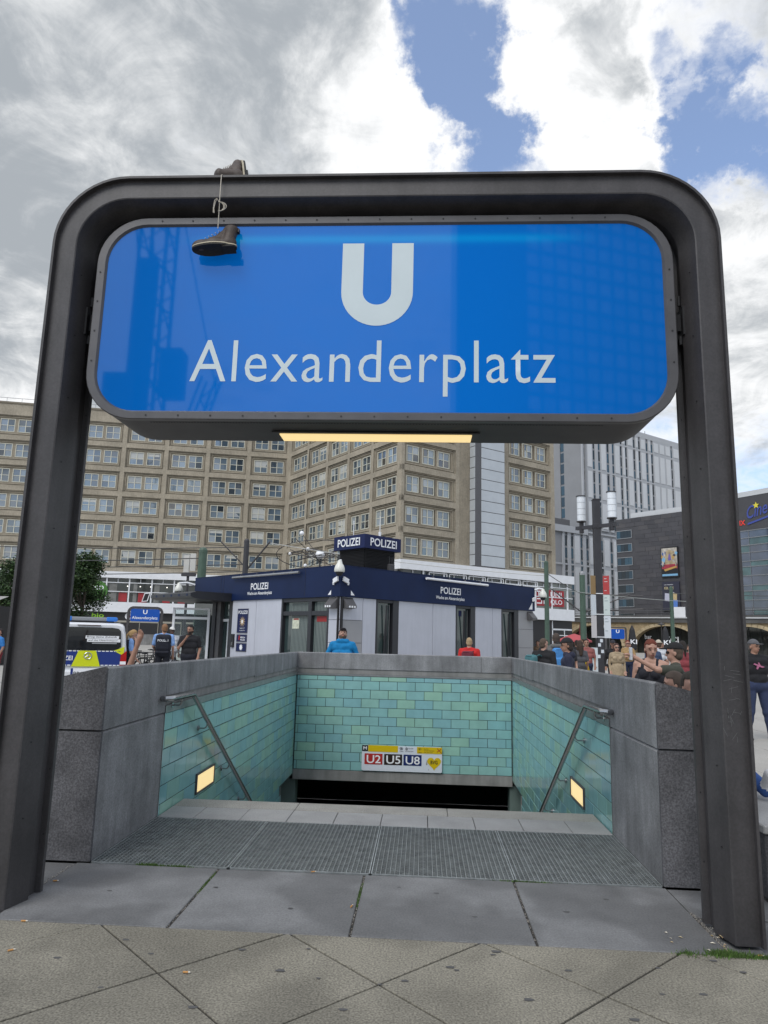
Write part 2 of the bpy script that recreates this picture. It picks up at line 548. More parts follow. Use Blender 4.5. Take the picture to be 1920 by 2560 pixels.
    def build(s, name, mats, parent=None, smooth=None, world=True, kind=None):
        if not isinstance(mats, (list, tuple)):
            mats = [mats]
        o = bpy.data.objects.new(name, s.mesh(name, mats, smooth))
        wrap(o, parent, world)
        if kind:
            o['kind'] = kind
        return o


def inst(name, me, parent, loc, rot=(0, 0, 0), scale=(1, 1, 1)):
    o = bpy.data.objects.new(name, me)
    o.location = loc
    o.rotation_euler = rot
    o.scale = scale
    return wrap(o, parent)


def frame(origin, d, out):
    """local x along d, y along out, z up"""
    return Matrix(((d[0], out[0], 0, origin[0]), (d[1], out[1], 0, origin[1]), (0, 0, 1, origin[2] if len(origin) > 2 else 0), (0, 0, 0, 1)))


def text(parent, s, m, left, xdir, width, height, up=(0, 0, 1), bold=0.0, depth=0.002, name='lettering', center=False, shear=0.0, gap=1.0):
    """flat lettering fitted into width x height, lower left corner at left"""
    cu = bpy.data.curves.new('text', 'FONT')
    cu.body = s
    cu.size = 1.0
    cu.offset = bold
    cu.extrude = 0.0
    cu.shear = shear
    cu.resolution_u = 3
    cu.space_character = gap
    ob = bpy.data.objects.new('text', cu)
    COL.objects.link(ob)
    dg = bpy.context.evaluated_depsgraph_get()
    me = bpy.data.meshes.new_from_object(ob.evaluated_get(dg))
    bpy.data.objects.remove(ob)
    bpy.data.curves.remove(cu)
    co = np.empty(len(me.vertices) * 3)
    me.vertices.foreach_get('co', co)
    co = co.reshape(-1, 3)
    lo, hi = co.min(0), co.max(0)
    X = Vector(xdir).normalized()
    Y = Vector(up).normalized()
    N = X.cross(Y)
    sx, sy = width / (hi[0] - lo[0]), height / (hi[1] - lo[1])
    P = np.outer((co[:, 0] - lo[0]) * sx, X) + np.outer((co[:, 1] - lo[1]) * sy, Y) + np.array(Vector(left) + N * depth)
    me.vertices.foreach_set('co', P.ravel())
    me.name = name
    me.materials.clear()
    me.materials.append(m)
    me.update()
    o = bpy.data.objects.new(name, me)
    return wrap(o, parent)


def rrect(w, h, r, n=8, cx=0.0, cz=0.0):
    pts = []
    for (sx, sz, a0) in ((1, 1, 0), (-1, 1, 90), (-1, -1, 180), (1, -1, 270)):
        for i in range(n + 1):
            a = rad(a0 + 90 * i / n)
            pts.append((cx + sx * (w / 2 - r) + r * math.cos(a), cz + sz * (h / 2 - r) + r * math.sin(a)))
    return pts


def loft_y(mb, loops, mi=0, cap0=True, cap1=True):
    """loops: list of (outline of (x,z), y)"""
    n = len(loops[0][0])
    vs = [(p[0], y, p[1]) for L, y in loops for p in L]
    fs = []
    for i in range(len(loops) - 1):
        for k in range(n):
            fs.append((i * n + k, i * n + (k + 1) % n, (i + 1) * n + (k + 1) % n, (i + 1) * n + k))
    if cap0:
        fs.append(tuple(range(n)))
    if cap1:
        fs.append(tuple((len(loops) - 1) * n + k for k in range(n))[::-1])
    mb.add(vs, fs, mi)


# ------------------------------------------------------------------ ground
def structure(o):
    o['kind'] = 'structure'
    return o


g = MB()
HX0, HX1, HY0, HY1 = -2.64, 2.70, -3.6, 10.0
R_ = 900
for (a, b, c, d) in ((-R_, R_, HY1, R_), (-R_, R_, -R_, HY0), (-R_, HX0, HY0, HY1), (HX1, R_, HY0, HY1)):
    g.add([(a, c, -0.02), (b, c, -0.02), (b, d, -0.02), (a, d, -0.02)], [(0, 1, 2, 3)])
ground = structure(g.build('ground', plaza_m))
g = MB()
g.add([(HX0, HY0, -0.05), (HX1, HY0, -0.05), (HX1, 2.36, -0.05), (HX0, 2.36, -0.05)], [(0, 1, 2, 3)])
structure(g.build('paving_bed', bed_m))
forecourt = MB()
pavement = structure(MB().box(-7, 7, -3.6, -0.02, -0.32, -0.009).build('pavement', bed_m))


def clip_y(poly, ymax):
    out = []
    n = len(poly)
    for i in range(n):
        p, q = poly[i], poly[(i + 1) % n]
        if p[1] <= ymax:
            out.append(p)
        if (p[1] <= ymax) != (q[1] <= ymax):
            t = (ymax - p[1]) / (q[1] - p[1])
            out.append((p[0] + t * (q[0] - p[0]), ymax))
    return out


def inset_poly(poly, d):
    n = len(poly)
    out = []
    for i in range(n):
        a, b, c = Vector(poly[i - 1]), Vector(poly[i]), Vector(poly[(i + 1) % n])
        e0, e1 = (b - a).normalized(), (c - b).normalized()
        n0, n1 = Vector((-e0.y, e0.x)), Vector((-e1.y, e1.x))
        k = (n0 + n1)
        k = k / max(0.3, k.dot(n0))
        out.append(tuple(b + k * d))
    return out


def slab_piece(name, poly, ztop, m, parent, c=0.006, th=0.06):
    area = sum(poly[i][0] * poly[(i + 1) % len(poly)][1] - poly[(i + 1) % len(poly)][0] * poly[i][1] for i in range(len(poly)))
    if area < 0:
        poly = poly[::-1]
    n = len(poly)
    top = inset_poly(poly, c)
    vs = [(p[0], p[1], ztop - th) for p in poly] + [(p[0], p[1], ztop - c) for p in poly] + [(p[0], p[1], ztop) for p in top]
    fs = [tuple(range(2 * n, 3 * n))]
    for i in range(n):
        j = (i + 1) % n
        fs += [(i, j, n + j, n + i), (n + i, n + j, 2 * n + j, 2 * n + i)]
    return MB().add(vs, fs).build(name, m, parent)


DG = 0.5425
for iy in range(-7, 2):
    for ix in range(-14, 14):
        if (ix + iy) % 2:
            continue
        cx_, cy_ = 0.195 + ix * DG, -0.005 + iy * DG
        if abs(cx_) > 6.3 or cy_ < -3.0:
            continue
        h = DG - 0.0085
        poly = [(cx_ - h, cy_), (cx_, cy_ - h), (cx_ + h, cy_), (cx_, cy_ + h)]
        poly = clip_y(poly, -0.021)
        if len(poly) < 3 or max(p[0] for p in poly) - min(p[0] for p in poly) < 0.05:
            continue
        slab_piece('paving_stone', poly, random.uniform(-0.0015, 0.0015), paver_m, pavement, 0.003)
# grey granite slabs in front of the grating
SW = 1.0393
apron = structure(MB().box(-2 * 1.0393 - 0.004, 2 * 1.0393 + 0.004, -0.015, 1.04, -0.30, -0.009).build('entrance_apron', bed_m))
for k in range(-2, 2):
    x0, x1 = k * SW + 0.008, (k + 1) * SW - 0.008
    slab_piece('granite_slab', [(x0, -0.012), (x1, -0.012), (x1, 1.018), (x0, 1.018)], random.uniform(-0.002, 0.002), granite_slab, apron, 0.004)
for x0, x1 in ((-2.63, -2 * SW - 0.006), (2 * SW + 0.006, 2.69)):
    slab_piece('granite_slab', [(x0, 0.55), (x1, 0.55), (x1, 1.04), (x0, 1.04)], -0.012, granite_slab, apron, 0.005)
    slab_piece('granite_slab', [(x0, -0.012), (x1, -0.012), (x1, 0.54), (x0, 0.54)], -0.022, granite_slab, apron, 0.005)
# plaza slabs right of the entrance, nearest ones laid singly
plaza = structure(MB().box(2.72, 9.2, -0.6, 13.9, -0.30, -0.06).build('plaza_bed', bed_m))
me = MB().cbox(-0.535, 0.535, -0.535, 0.535, -0.06, 0, 0.006).mesh('plaza_slab', [slab_plaza])
for i in range(6):
    for j in range(13):
        inst('plaza_slab', me, plaza, (3.28 + i * 1.08, 0.0 + j * 1.08, random.uniform(-0.003, 0.003)))

# ------------------------------------------------------------------ stairwell
XL, XR, YB = -1.995, 2.072, 9.413
grating = thing('floor_grating', 'galvanised steel walk-on grating in front of the stair landing', 'grating', (0.04, 1.7, 0))
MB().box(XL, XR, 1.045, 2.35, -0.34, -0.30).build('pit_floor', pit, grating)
GW = (XR - XL) / 4
for k in range(4):
    x0, x1 = XL + k * GW + 0.004, XL + (k + 1) * GW - 0.004
    y0, y1 = 1.05, 2.345
    f = MB()
    for a in ((x0, x0 + 0.008, y0, y1), (x1 - 0.008, x1, y0, y1), (x0, x1, y0, y0 + 0.008), (x0, x1, y1 - 0.008, y1)):
        f.box(*a, -0.032, 0.0)
    pan = f.build('grate_panel', galv, grating)
    b = MB()
    nb = 30
    for i in range(1, nb):
        x = x0 + (x1 - x0) * i / nb
        b.box(x - 0.0022, x + 0.0022, y0 + 0.008, y1 - 0.008, -0.030, -0.001)
    # wavy infill strips between the bearing bars
    for i in range(nb):
        xa, xb = x0 + (x1 - x0) * i / nb + 0.003, x0 + (x1 - x0) * (i + 1) / nb - 0.003
        m = 64
        vs, fs = [], []
        for j in range(m + 1):
            y = y0 + 0.01 + (y1 - y0 - 0.02) * j / m
            x = xa if j % 2 else xb
            vs += [(x, y, -0.020), (x, y, -0.004), (x + 0.0, y + 0.0014, -0.004)]
            if j:
                o = 3 * (j - 1)
                fs += [(o, o + 3, o + 4, o + 1), (o + 1, o + 4, o + 5, o + 2)]
        b.add(vs, fs)
    wb = b.build('grate_bars', galv, pan)
# landing stones
landing = structure(MB().box(XL, XR, 2.356, 3.06, -0.30, -0.012).build('stair_landing', bed_m))
x = -2.085
while x < XR:
    a, b_ = max(x + 0.002, XL + 0.003), min(x + 0.420, XR - 0.003)
    if b_ - a > 0.03:
        slab_piece('landing_paver', [(a, 2.362), (b_, 2.362), (b_, 2.778), (a, 2.778)], random.uniform(-0.0015, 0.001), granite_pale, landing, 0.004, 0.05)
    x += 0.4235
for a, b_ in ((XL + 0.003, -0.816), (-0.811, 0.645), (0.650, XR - 0.003)):
    slab_piece('landing_edge', [(a, 2.783), (b_, 2.783), (b_, 3.09), (a, 3.09)], 0.0, mat('edge_granite', (0.33, 0.315, 0.28), 0.75, speck=(90, 0.35), noise=(3, 0.15)) if 'edge_granite' not in MATS else MATS['edge_granite'], landing, 0.005, 0.14)
# steps down
stairs = thing('staircase', 'grey granite stairs going down into the station', 'stairs', (0.04, 3.1, 0))
RISE, RUN = 0.170, 0.291
for k in range(1, 25):
    z = -k * RISE
    y = 3.06 + (k - 1) * RUN
    MB().cbox(XL + 0.002, XR - 0.002, y + 0.032, y + RUN + 0.06, z - 0.17, z, 0.006).build('step', granite_pale, stairs)
FLZ = -24 * RISE
structure(MB().box(-4.2, 4.3, 9.9, 22, FLZ - 0.1, FLZ - 0.001).build('passage_floor', dark_in))
tun = MB()
tun.box(-4.2, 4.3, YB + 0.30, 22, -0.995, -0.85)
tun.box(-4.2, 4.3, 22, 22.2, FLZ, -0.85)
tun.box(-4.4, -4.2, 8.0, 22, FLZ, -0.80)
tun.box(4.3, 4.5, 8.0, 22, FLZ, -0.80)
tun.box(-4.2, -2.26, 8.0, 8.28, FLZ, -0.90)
tun.box(2.34, 4.3, 8.0, 8.28, FLZ, -0.90)
tun.box(-4.2, -2.26, 8.28, YB + 0.3, -0.915, -0.80)
tun.box(2.34, 4.3, 8.28, YB + 0.3, -0.915, -0.80)
tun.box(-4.2, -1.95, YB + 0.05, YB + 0.35, FLZ, -1.0)
tun.box(2.03, 4.3, YB + 0.05, YB + 0.35, FLZ, -1.0)
structure(tun.build('passage_wall', dark_in))

TH, TW = 0.1635, 0.339
tile_cache = {}


def tile_mesh(w, h):
    k = (round(w, 3), round(h, 3))
    if k not in tile_cache:
        t = MB()
        a, b, c = w / 2 - 0.0034, h / 2 - 0.0034, 0.003
        # face outline with softened edge, facing -y
        vs = [(-a, 0, -b), (a, 0, -b), (a, 0, b), (-a, 0, b), (-a + c, -0.006, -b + c), (a - c, -0.006, -b + c), (a - c, -0.006, b - c), (-a + c, -0.006, b - c)]
        t.add(vs, [(4, 5, 6, 7), (0, 1, 5, 4), (1, 2, 6, 5), (2, 3, 7, 6), (3, 0, 4, 7)])
        tile_cache[k] = t.mesh('tile', [tile_m])
    return tile_cache[k]


def lay_tiles(parent, origin, udir, length, ztop, zbot, out_rot, keep, phase=0.0, limit=296, first=None):
    """running bond over u in 0..length; keep(u,z) says whether a tile is needed"""
    n = 0
    extra = []
    row = 0
    z1 = ztop
    while z1 > zbot + 0.02:
        z0 = max(z1 - (first if (row == 0 and first) else TH), zbot)
        u = -TW * ((row % 2) * 0.5 + phase)
        while u < length - 0.01:
            a, b = max(u, 0.0), min(u + TW, length)
            u += TW
            if b - a < 0.03:
                continue
            uc, zc = (a + b) / 2, (z0 + z1) / 2
            if not keep(uc, zc):
                continue
            p = Vector(origin) + Vector(udir) * uc
            jit = (random.uniform(-0.004, 0.004), 0, out_rot + random.uniform(-0.006, 0.006))
            if n < limit:
                inst('tile', tile_mesh(b - a, z1 - z0), parent, (p.x, p.y, zc), jit)
                n += 1
            else:
                extra.append((p, b - a, zc, z1 - z0))
        z1 = z0
        row += 1
    if extra:
        t = MB()
        R = Matrix.Rotation(out_rot, 3, 'Z')
        for p, w, zc, h in extra:
            a, b = w / 2 - 0.002, h / 2 - 0.002
            q = [R @ Vector(v) for v in ((-a, -0.006, -b), (a, -0.006, -b), (a, -0.006, b), (-a, -0.006, b))]
            t.add([(p.x + v.x, p.y + v.y, zc + v.z) for v in q], [(0, 1, 2, 3)])
        o = t.build('tile_lower', tile_many, parent)
        o['kind'] = 'stuff'


def coping(parent, poly_fn, a0, a1, m=granite, name='coping_stone'):
    pass


PT = 1.377                                    # parapet top at the inner face
OUT = 0.60                                    # parapet thickness


def side_wall(side):
    X = XL if side < 0 else XR
    sg = side
    lab = ('green tiled stairwell side wall with granite parapet, on the police van side' if side < 0 else
           'green tiled stairwell side wall with granite parapet, on the side of the crowd')
    t = thing('stair_wall', lab, 'wall', (X, 5.2, 0), 0, 'tiled walls round the stairwell')
    ytile = 2.378
    bx = sorted((X + sg * 0.013, X + sg * 0.26))
    w = MB()
    w.box(*bx, ytile, 8.30, FLZ, 0.905)
    w.box(*bx, 8.30, YB + 0.03, -0.92, 0.905)
    w.build('wall_backing', grout, t)

    def top(y):
        return PT - 0.0055 * (y - 1.05)

    def stone(y0, y1, zb, m, name, toe=0.0, zt=None):
        """parapet stone, inner face vertical, top falling outwards"""
        prof = []
        c = 0.016
        mb = MB()
        loops = []
        for y in (y0 + 0.003, y1 - 0.003):
            tz = top(y) if zt is None else zt
            zo = tz - 0.15 if zt is None else zt
            loops.append([(X, zb), (X, tz - c), (X + sg * c * 0.9, tz), (X + sg * (OUT - c), zo + (0.01 if zt is None else 0)), (X + sg * OUT, zo - c), (X + sg * OUT, zb)])
        n = 6
        vs = [(p[0], y0 + 0.003, p[1]) for p in loops[0]] + [(p[0], y1 - 0.003, p[1]) for p in loops[1]]
        fs = [tuple(range(n)), tuple(range(n, 2 * n))[::-1]] + [(i, n + i, n + (i + 1) % n, (i + 1) % n) for i in range(n)]
        if sg > 0:
            fs = [f[::-1] for f in fs]
        mb.add(vs, fs)
        return mb
    front = stone(1.075, 2.365, 0.911, granite, 'coping_stone')
    nxt = 3.03 if side < 0 else 3.14
    k = stone(2.366, nxt, 1.062, granite, 'x')
    front.add(k.v, k.f)
    front.build('coping_stone', granite, t)
    js = [3.03, 5.93, 9.40 + OUT] if side < 0 else [3.14, 3.957, 6.9, 9.40 + OUT]
    for a, b in zip(js[:-1], js[1:]):
        stone(a, b, 1.062 if b < 8 else 1.045, granite, 'coping_stone').build('coping_stone', granite, t)
    stone(1.075, 2.365, 0.0, granite, 'end_stone', zt=0.902).build('end_stone', granite, t)
    # end faces in a darker, rougher granite than the inner faces, with a shallow rounded seam
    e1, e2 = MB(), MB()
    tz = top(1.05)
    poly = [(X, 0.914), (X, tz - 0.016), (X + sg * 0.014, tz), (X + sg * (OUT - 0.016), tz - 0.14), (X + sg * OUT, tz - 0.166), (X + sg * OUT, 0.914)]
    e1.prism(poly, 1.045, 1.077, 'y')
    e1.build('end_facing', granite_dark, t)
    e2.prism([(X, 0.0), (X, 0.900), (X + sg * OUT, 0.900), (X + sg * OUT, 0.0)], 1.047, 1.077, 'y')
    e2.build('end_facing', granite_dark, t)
    # outer skin of the tiled stretch
    ob = sorted((X + sg * (OUT - 0.2), X + sg * (OUT - 0.004)))
    MB().box(*ob, 2.37, YB + OUT, -0.1, 1.058).build('outer_facing', granite, t)
    # recessed band and metal trim under the coping
    bb = sorted((X + sg * 0.018, X + sg * 0.3))
    MB().box(*bb, ytile, YB + 0.02, 0.972, 1.060).build('band', concrete, t)
    tb = sorted((X - sg * 0.004, X + sg * 0.05))
    MB().box(*tb, ytile, YB + 0.0, 0.902, 0.970).build('trim', inox_dull, t)
    MB().box(*sorted((X - sg * 0.003, X + sg * 0.02)), ytile - 0.012, ytile - 0.001, 0.0, 0.904).build('edge_strip', inox_dull, t)

    def keep(u, z):
        y = ytile + u
        if y < 3.45:
            return z > -0.13 - max(0, y - 3.05) * 0.6
        if y > 8.28 and z < -0.92:
            return False
        return z > -0.33 * (y - 3.09) - 0.16
    if side < 0:
        lay_tiles(t, (X + sg * 0.0125, ytile + 0.004, 0), (0, 1, 0), YB - ytile - 0.004, 0.900, -2.6, rad(90), keep, 0.35)
    else:
        lay_tiles(t, (X + sg * 0.0125, ytile + 0.004, 0), (0, 1, 0), YB - ytile - 0.004, 0.900, -2.6, rad(-90), keep, 0.35)
    # lower reveal beside the dark side opening
    MB().box(*sorted((X + sg * 0.002, X + sg * 0.26)), 8.285, 8.30, FLZ, -0.925).build('jamb', concrete, t)
    # thin moulded border tiles that follow the stairs
    return t


side_wall(-1)
side_wall(1)
bw = thing('stair_wall', 'end wall of the stairwell, green tiles above the dark passage', 'wall', (0.04, YB, 0), 0, 'tiled walls round the stairwell')
w = MB()
w.box(XL - 0.26, XR + 0.26, YB + 0.013, YB + 0.30, -0.815, 0.905)
w.build('wall_backing', grout, bw)
MB().box(XL, XR, YB - 0.006, YB + 0.30, -0.996, -0.819).build('lintel', concrete, bw)
MB().box(XL, XR, YB + 0.0, YB + 0.05, 0.902, 0.935).build('trim', inox_dull, bw)
MB().box(XL, XR, YB + 0.012, YB + 0.3, 0.936, 1.026).build('band', concrete, bw)
lay_tiles(bw, (XL + 0.006, YB + 0.0125, 0), (1, 0, 0), XR - XL - 0.012, 0.900, -0.815, 0.0, lambda u, z: True, 0.85, 296, 0.085)
for a, b in ((XL + 0.002, -1.473), (-1.467, 1.502), (1.508, XR - 0.002)):
    zt = PT - 0.0055 * 8.36
    MB().prism([(YB, 1.03), (YB, zt - 0.016), (YB + 0.014, zt), (YB + OUT, zt - 0.13), (YB + OUT, 1.03)], a, b, 'x').build('coping_stone', granite, bw)
MB().box(XL, XR, YB + OUT - 0.2, YB + OUT - 0.004, -0.1, 1.028).build('outer_facing', granite, bw)


def handrail(side):
    X = XL if side < 0 else XR
    sg = -side
    x = X + sg * 0.092
    t = thing('handrail', 'round stainless handrail on the tiled stair wall nearer the %s' % ('police van' if side < 0 else 'crowd'), 'handrail', (x, 3, 0), 0, 'stair handrails')
    pts = [(X + sg * 0.012, 2.235, 1.045), (X + sg * 0.055, 2.215, 1.045), (x, 2.25, 1.045), (x, 2.32, 1.045), (x, 2.87, 1.04), (x, 2.905, 1.030), (x, 2.94, 1.008)]
    for yy in (3.6, 4.4, 5.6, 6.8, 8.2):
        pts.append((x, yy, 1.008 - (yy - 2.94) * 0.585))
    MB().tube(pts, 0.0265, 14).build('rail', inox, t, smooth=40)
    for yy in (2.55, 3.42, 4.42, 5.35, 6.4, 7.4):
        zr = 1.045 if yy < 2.9 else 1.008 - (yy - 2.94) * 0.585
        b = MB()
        zw = zr - 0.085
        b.tube([(x, yy, zr - 0.02), (x, yy, zw + 0.03), (x - sg * 0.012, yy, zw + 0.008), (x - sg * 0.03, yy, zw), (X + sg * 0.006, yy, zw)], 0.0075, 8)
        b.tube([(X + sg * 0.008, yy, zw), (X - sg * 0.004, yy, zw)], 0.028, 14)
        b.build('bracket', inox, t, smooth=40)


handrail(-1)
handrail(1)
lamp_glow = mat('lit_lamp_cover', (0.8, 0.62, 0.32), 0.4, emit=((1.0, 0.76, 0.36), 0.62))
for side in (-1, 1):
    X = XL if side < 0 else XR
    sg = -side
    t = thing('wall_lamp', 'lit yellow rectangular lamp in the tiled stair wall nearer the %s' % ('police van' if side < 0 else 'crowd'), 'lamp', (X, 3.8, 0.06), 0, 'lamps in the stair walls')
    f = MB()
    for a in ((3.462, 3.482, -0.046, 0.166), (4.102, 4.122, -0.046, 0.166), (3.482, 4.102, -0.046, -0.028), (3.482, 4.102, 0.148, 0.166)):
        f.box(*sorted((X - sg * 0.03, X + sg * 0.014)), *a)
    f.build('lamp_frame', steel_rim, t)
    MB().box(*sorted((X - sg * 0.03, X + sg * 0.006)), 3.483, 4.101, -0.027, 0.147).build('diffuser', lamp_glow, t)
# line sign over the passage
t = thing('line_sign', 'white line sign with U2, U5, U8 and yellow heart on the tiled end wall', 'sign', (0.03, YB - 0.03, -0.57))
SX0, SX1, SZ0, SZ1 = -0.708, 0.782, -0.795, -0.345
ys = YB - 0.035
MB().prism(rrect(SX1 - SX0, SZ1 - SZ0, 0.03, 4, (SX0 + SX1) / 2, (SZ0 + SZ1) / 2), ys, ys + 0.03, 'y').build('sign_board', mat('sign_white_film', (0.66, 0.70, 0.76), 0.35), t)
yel = mat('transit_yellow', (0.66, 0.47, 0.0), 0.4)


def plate(parent, name, x0, x1, z0, z1, y, m, th=0.003):
    return MB().box(x0, x1, y - th, y, z0, z1).build(name, m, parent)


SWd = SX1 - SX0
Sx = lambda a: SX0 + (a - 163) / (1490 - 163) * SWd
Sz = lambda b: SZ1 - (b - 80) / (520 - 80) * (SZ1 - SZ0)
plate(t, 'black_field', Sx(165), Sx(265), Sz(183), Sz(78), ys - 0.001, black)
text(t, 'M', letter_white, (Sx(185), ys - 0.004, Sz(157)), (1, 0, 0), 0.068, 0.058, bold=0.02)
plate(t, 'yellow_field', Sx(268), Sx(760), Sz(188), Sz(76), ys - 0.001, yel)
plate(t, 'yellow_field', Sx(1075), Sx(1488), Sz(193), Sz(80), ys - 0.001, yel)
for cx_, m in ((815, black), (1120, black)):
    e_ = MB()
    e_.tube([(Sx(cx_) + 0.030 * math.cos(a), ys - 0.003, Sz(118) + 0.018 * math.sin(a)) for a in [k * math.pi / 8 for k in range(16)]], 0.003, 5, closed=True)
    e_.ball((Sx(cx_), ys - 0.003, Sz(118)), 0.011, 8)
    e_.build('eye_symbol', m, t)
text(t, 'Video', black, (Sx(785), ys - 0.003, Sz(172)), (1, 0, 0), 0.075, 0.018)
text(t, 'Video', black, (Sx(1088), ys - 0.003, Sz(182)), (1, 0, 0), 0.075, 0.018)
sy_ = MB()
sy_.tube([(Sx(903) + 0.02 * math.cos(a), ys - 0.003, Sz(120) + 0.02 * math.sin(a)) for a in [k * math.pi / 6 for k in range(12)]], 0.004, 5, closed=True)
sy_.ball((Sx(903), ys - 0.003, Sz(120)), 0.008, 8)
sy_.build('police_symbol', steel_dark, t)
text(t, 'POLIZEI', black, (Sx(932), ys - 0.003, Sz(123)), (1, 0, 0), 0.09, 0.017)
text(t, '030 4664-4664', black, (Sx(882), ys - 0.003, Sz(170)), (1, 0, 0), 0.15, 0.016)
text(t, 'Berliner', black, (Sx(1190), ys - 0.003, Sz(120)), (1, 0, 0), 0.09, 0.018)
text(t, 'Verkehrsbetriebe', black, (Sx(1190), ys - 0.003, Sz(150)), (1, 0, 0), 0.19, 0.018)
text(t, '030 256-2562', black, (Sx(1190), ys - 0.003, Sz(180)), (1, 0, 0), 0.16, 0.018)
rd = mat('sign_red', (0.42, 0.025, 0.02), 0.4)
cr_ = MB()
cr_.tube([(Sx(1405), ys - 0.004, Sz(95)), (Sx(1480), ys - 0.004, Sz(180))], 0.006, 5)
cr_.tube([(Sx(1478), ys - 0.005, Sz(100)), (Sx(1405), ys - 0.005, Sz(160))], 0.005, 5)
cr_.build('smoking_ban_symbol', rd, t)
for a, s_, m in ((210, 'U2', rd), (535, 'U5', mat('sign_brown', (0.022, 0.012, 0.009), 0.4)), (855, 'U8', mat('sign_blue', (0.006, 0.02, 0.12), 0.4))):
    plate(t, 'line_field', Sx(a), Sx(a + 297), Sz(408), Sz(222), ys - 0.001, m)
    text(t, s_, letter_white, (Sx(a + 36), ys - 0.005, Sz(388)), (1, 0, 0), 0.262, 0.145, bold=0.012)
hp = []
for k in range(40):
    a = 2 * math.pi * k / 40
    hp.append((Sx(1360) + 0.127 * (math.sin(a) ** 3), Sz(352) + 0.127 * (13 * math.cos(a) - 5 * math.cos(2 * a) - 2 * math.cos(3 * a) - math.cos(4 * a)) / 16.0))
MB().prism(hp, ys - 0.003, ys - 0.0005, 'y').build('heart_emblem', yel, t)
text(t, 'BVG', black, (Sx(1302), ys - 0.005, Sz(372)), (1, 0, 0), 0.128, 0.066, bold=0.012)
scr = MB()
scr.add([(Sx(1225), ys - 0.002, Sz(390)), (Sx(1250), ys - 0.002, Sz(392)), (Sx(1248), ys - 0.002, Sz(300)), (Sx(1240), ys - 0.002, Sz(310))], [(0, 1, 2, 3)])
scr.add([(Sx(1263), ys - 0.002, Sz(480)), (Sx(1273), ys - 0.002, Sz(480)), (Sx(1271), ys - 0.002, Sz(447))], [(0, 1, 2)])
scr.build('scuff', concrete, t)

# ------------------------------------------------------------------ entrance portal with the blue sign
portal = thing('station_portal', 'big dark steel entrance portal holding the blue U Alexanderplatz sign over the stairs', 'portal', (0.04, 0.27, 0))
PX, PHW, PH, PR = 0.0415, 2.2657, 4.797, 0.50


def arch_path(cx, hw, h, r, n=12):
    pts = [(-hw, 0.0, 1, 0), (-hw, 1.2, 1, 0), (-hw, h - r, 1, 0)]
    for i in range(1, n):
        a = math.pi - math.pi / 2 * i / n
        pts.append((-hw + r + r * math.cos(a), h - r + r * math.sin(a), -math.cos(a), -math.sin(a)))
    pts.append((-hw + r, h, 0, -1))
    full = [(cx + p[0], p[1], p[2], p[3]) for p in pts] + [(cx - p[0], p[1], -p[2], p[3]) for p in pts[::-1]]
    return full


def sweep(path, prof, y0):
    n = len(prof)
    vs, fs = [], []
    for (x, z, nx, nz) in path:
        for u, d in prof:
            vs.append((x + nx * u, y0 + d, max(0.0, z + nz * u)))
    for i in range(len(path) - 1):
        for k in range(n):
            fs.append((i * n + k, i * n + (k + 1) % n, (i + 1) * n + (k + 1) % n, (i + 1) * n + k))
    fs.append(tuple(range(n))[::-1])
    fs.append(tuple((len(path) - 1) * n + k for k in range(n)))
    return vs, fs


prof = [(0, 0), (0.017, 0), (0.017, 0.034), (0.148, 0.030), (0.156, 0.034), (0.200, 0.215), (0.172, 0.255), (0.172, 0.335), (0.208, 0.342), (0.208, 0.372), (0, 0.372)]
fr = MB()
fr.add(*sweep(arch_path(PX, PHW, PH, PR), prof[::-1], 0.076))
fr.build('portal_frame', steel_dark, portal, smooth=25)
bolts = MB()
for side in (-1, 1):
    for k in range(11):
        z = 0.35 + k * 0.40
        x = PX + side * (PHW - 0.190)
        bolts.tube([(x, 0.076 + 0.344, z), (x, 0.076 + 0.338, z)], 0.0065, 6)
    for k in range(9):
        z = 0.5 + k * 0.45
        u = 0.168 + 0.003
        bolts.tube([(PX + side * (PHW - 0.176), 0.076 + 0.10, z), (PX + side * (PHW - 0.180), 0.076 + 0.099, z)], 0.0045, 6)
bolts.build('bolts', black, portal, kind='stuff')
for side in (-1, 1):
    b = MB()
    x = PX + side * (PHW - 0.19)
    xi = PX + side * 2.00
    b.box(*sorted((x - side * 0.015, x + side * 0.03)), 0.26, 0.40, 3.70, 3.90)
    b.box(*sorted((xi + side * 0.012, x - side * 0.015)), 0.30, 0.36, 3.74, 3.86)
    b.box(*sorted((xi + side * 0.0, xi + side * 0.012)), 0.24, 0.46, 3.64, 3.98)
    b.tube([(x - side * 0.02, 0.30, 3.92), (x - side * 0.02, 0.30, 3.99)], 0.012, 6)
    b.tube([(x - side * 0.02, 0.30, 3.64), (x - side * 0.02, 0.30, 3.70)], 0.012, 6)
    b.build('mounting_bracket', black, portal)
scr_ = MB()
rs_ = random.Random(3)
for k in range(22):
    x, z = 2.20 + rs_.gauss(0, 0.022), rs_.uniform(1.08, 1.52)
    a = rs_.choice((90, 80, 15, -10, 60, 120)) + rs_.uniform(-8, 8)
    L0 = rs_.uniform(0.02, 0.06)
    ux, uz = math.cos(rad(a)), math.sin(rad(a))
    w0 = 0.0011
    scr_.add([(x - uz * w0, 0.1032, z + ux * w0), (x + uz * w0, 0.1032, z - ux * w0), (x + ux * L0 + uz * w0, 0.1032, z + uz * L0 - ux * w0), (x + ux * L0 - uz * w0, 0.1032, z + uz * L0 + ux * w0)], [(0, 1, 2, 3)])
scr_.build('scratches', mat('bare_scratch', (0.13, 0.13, 0.13), 0.6), portal, kind='stuff')
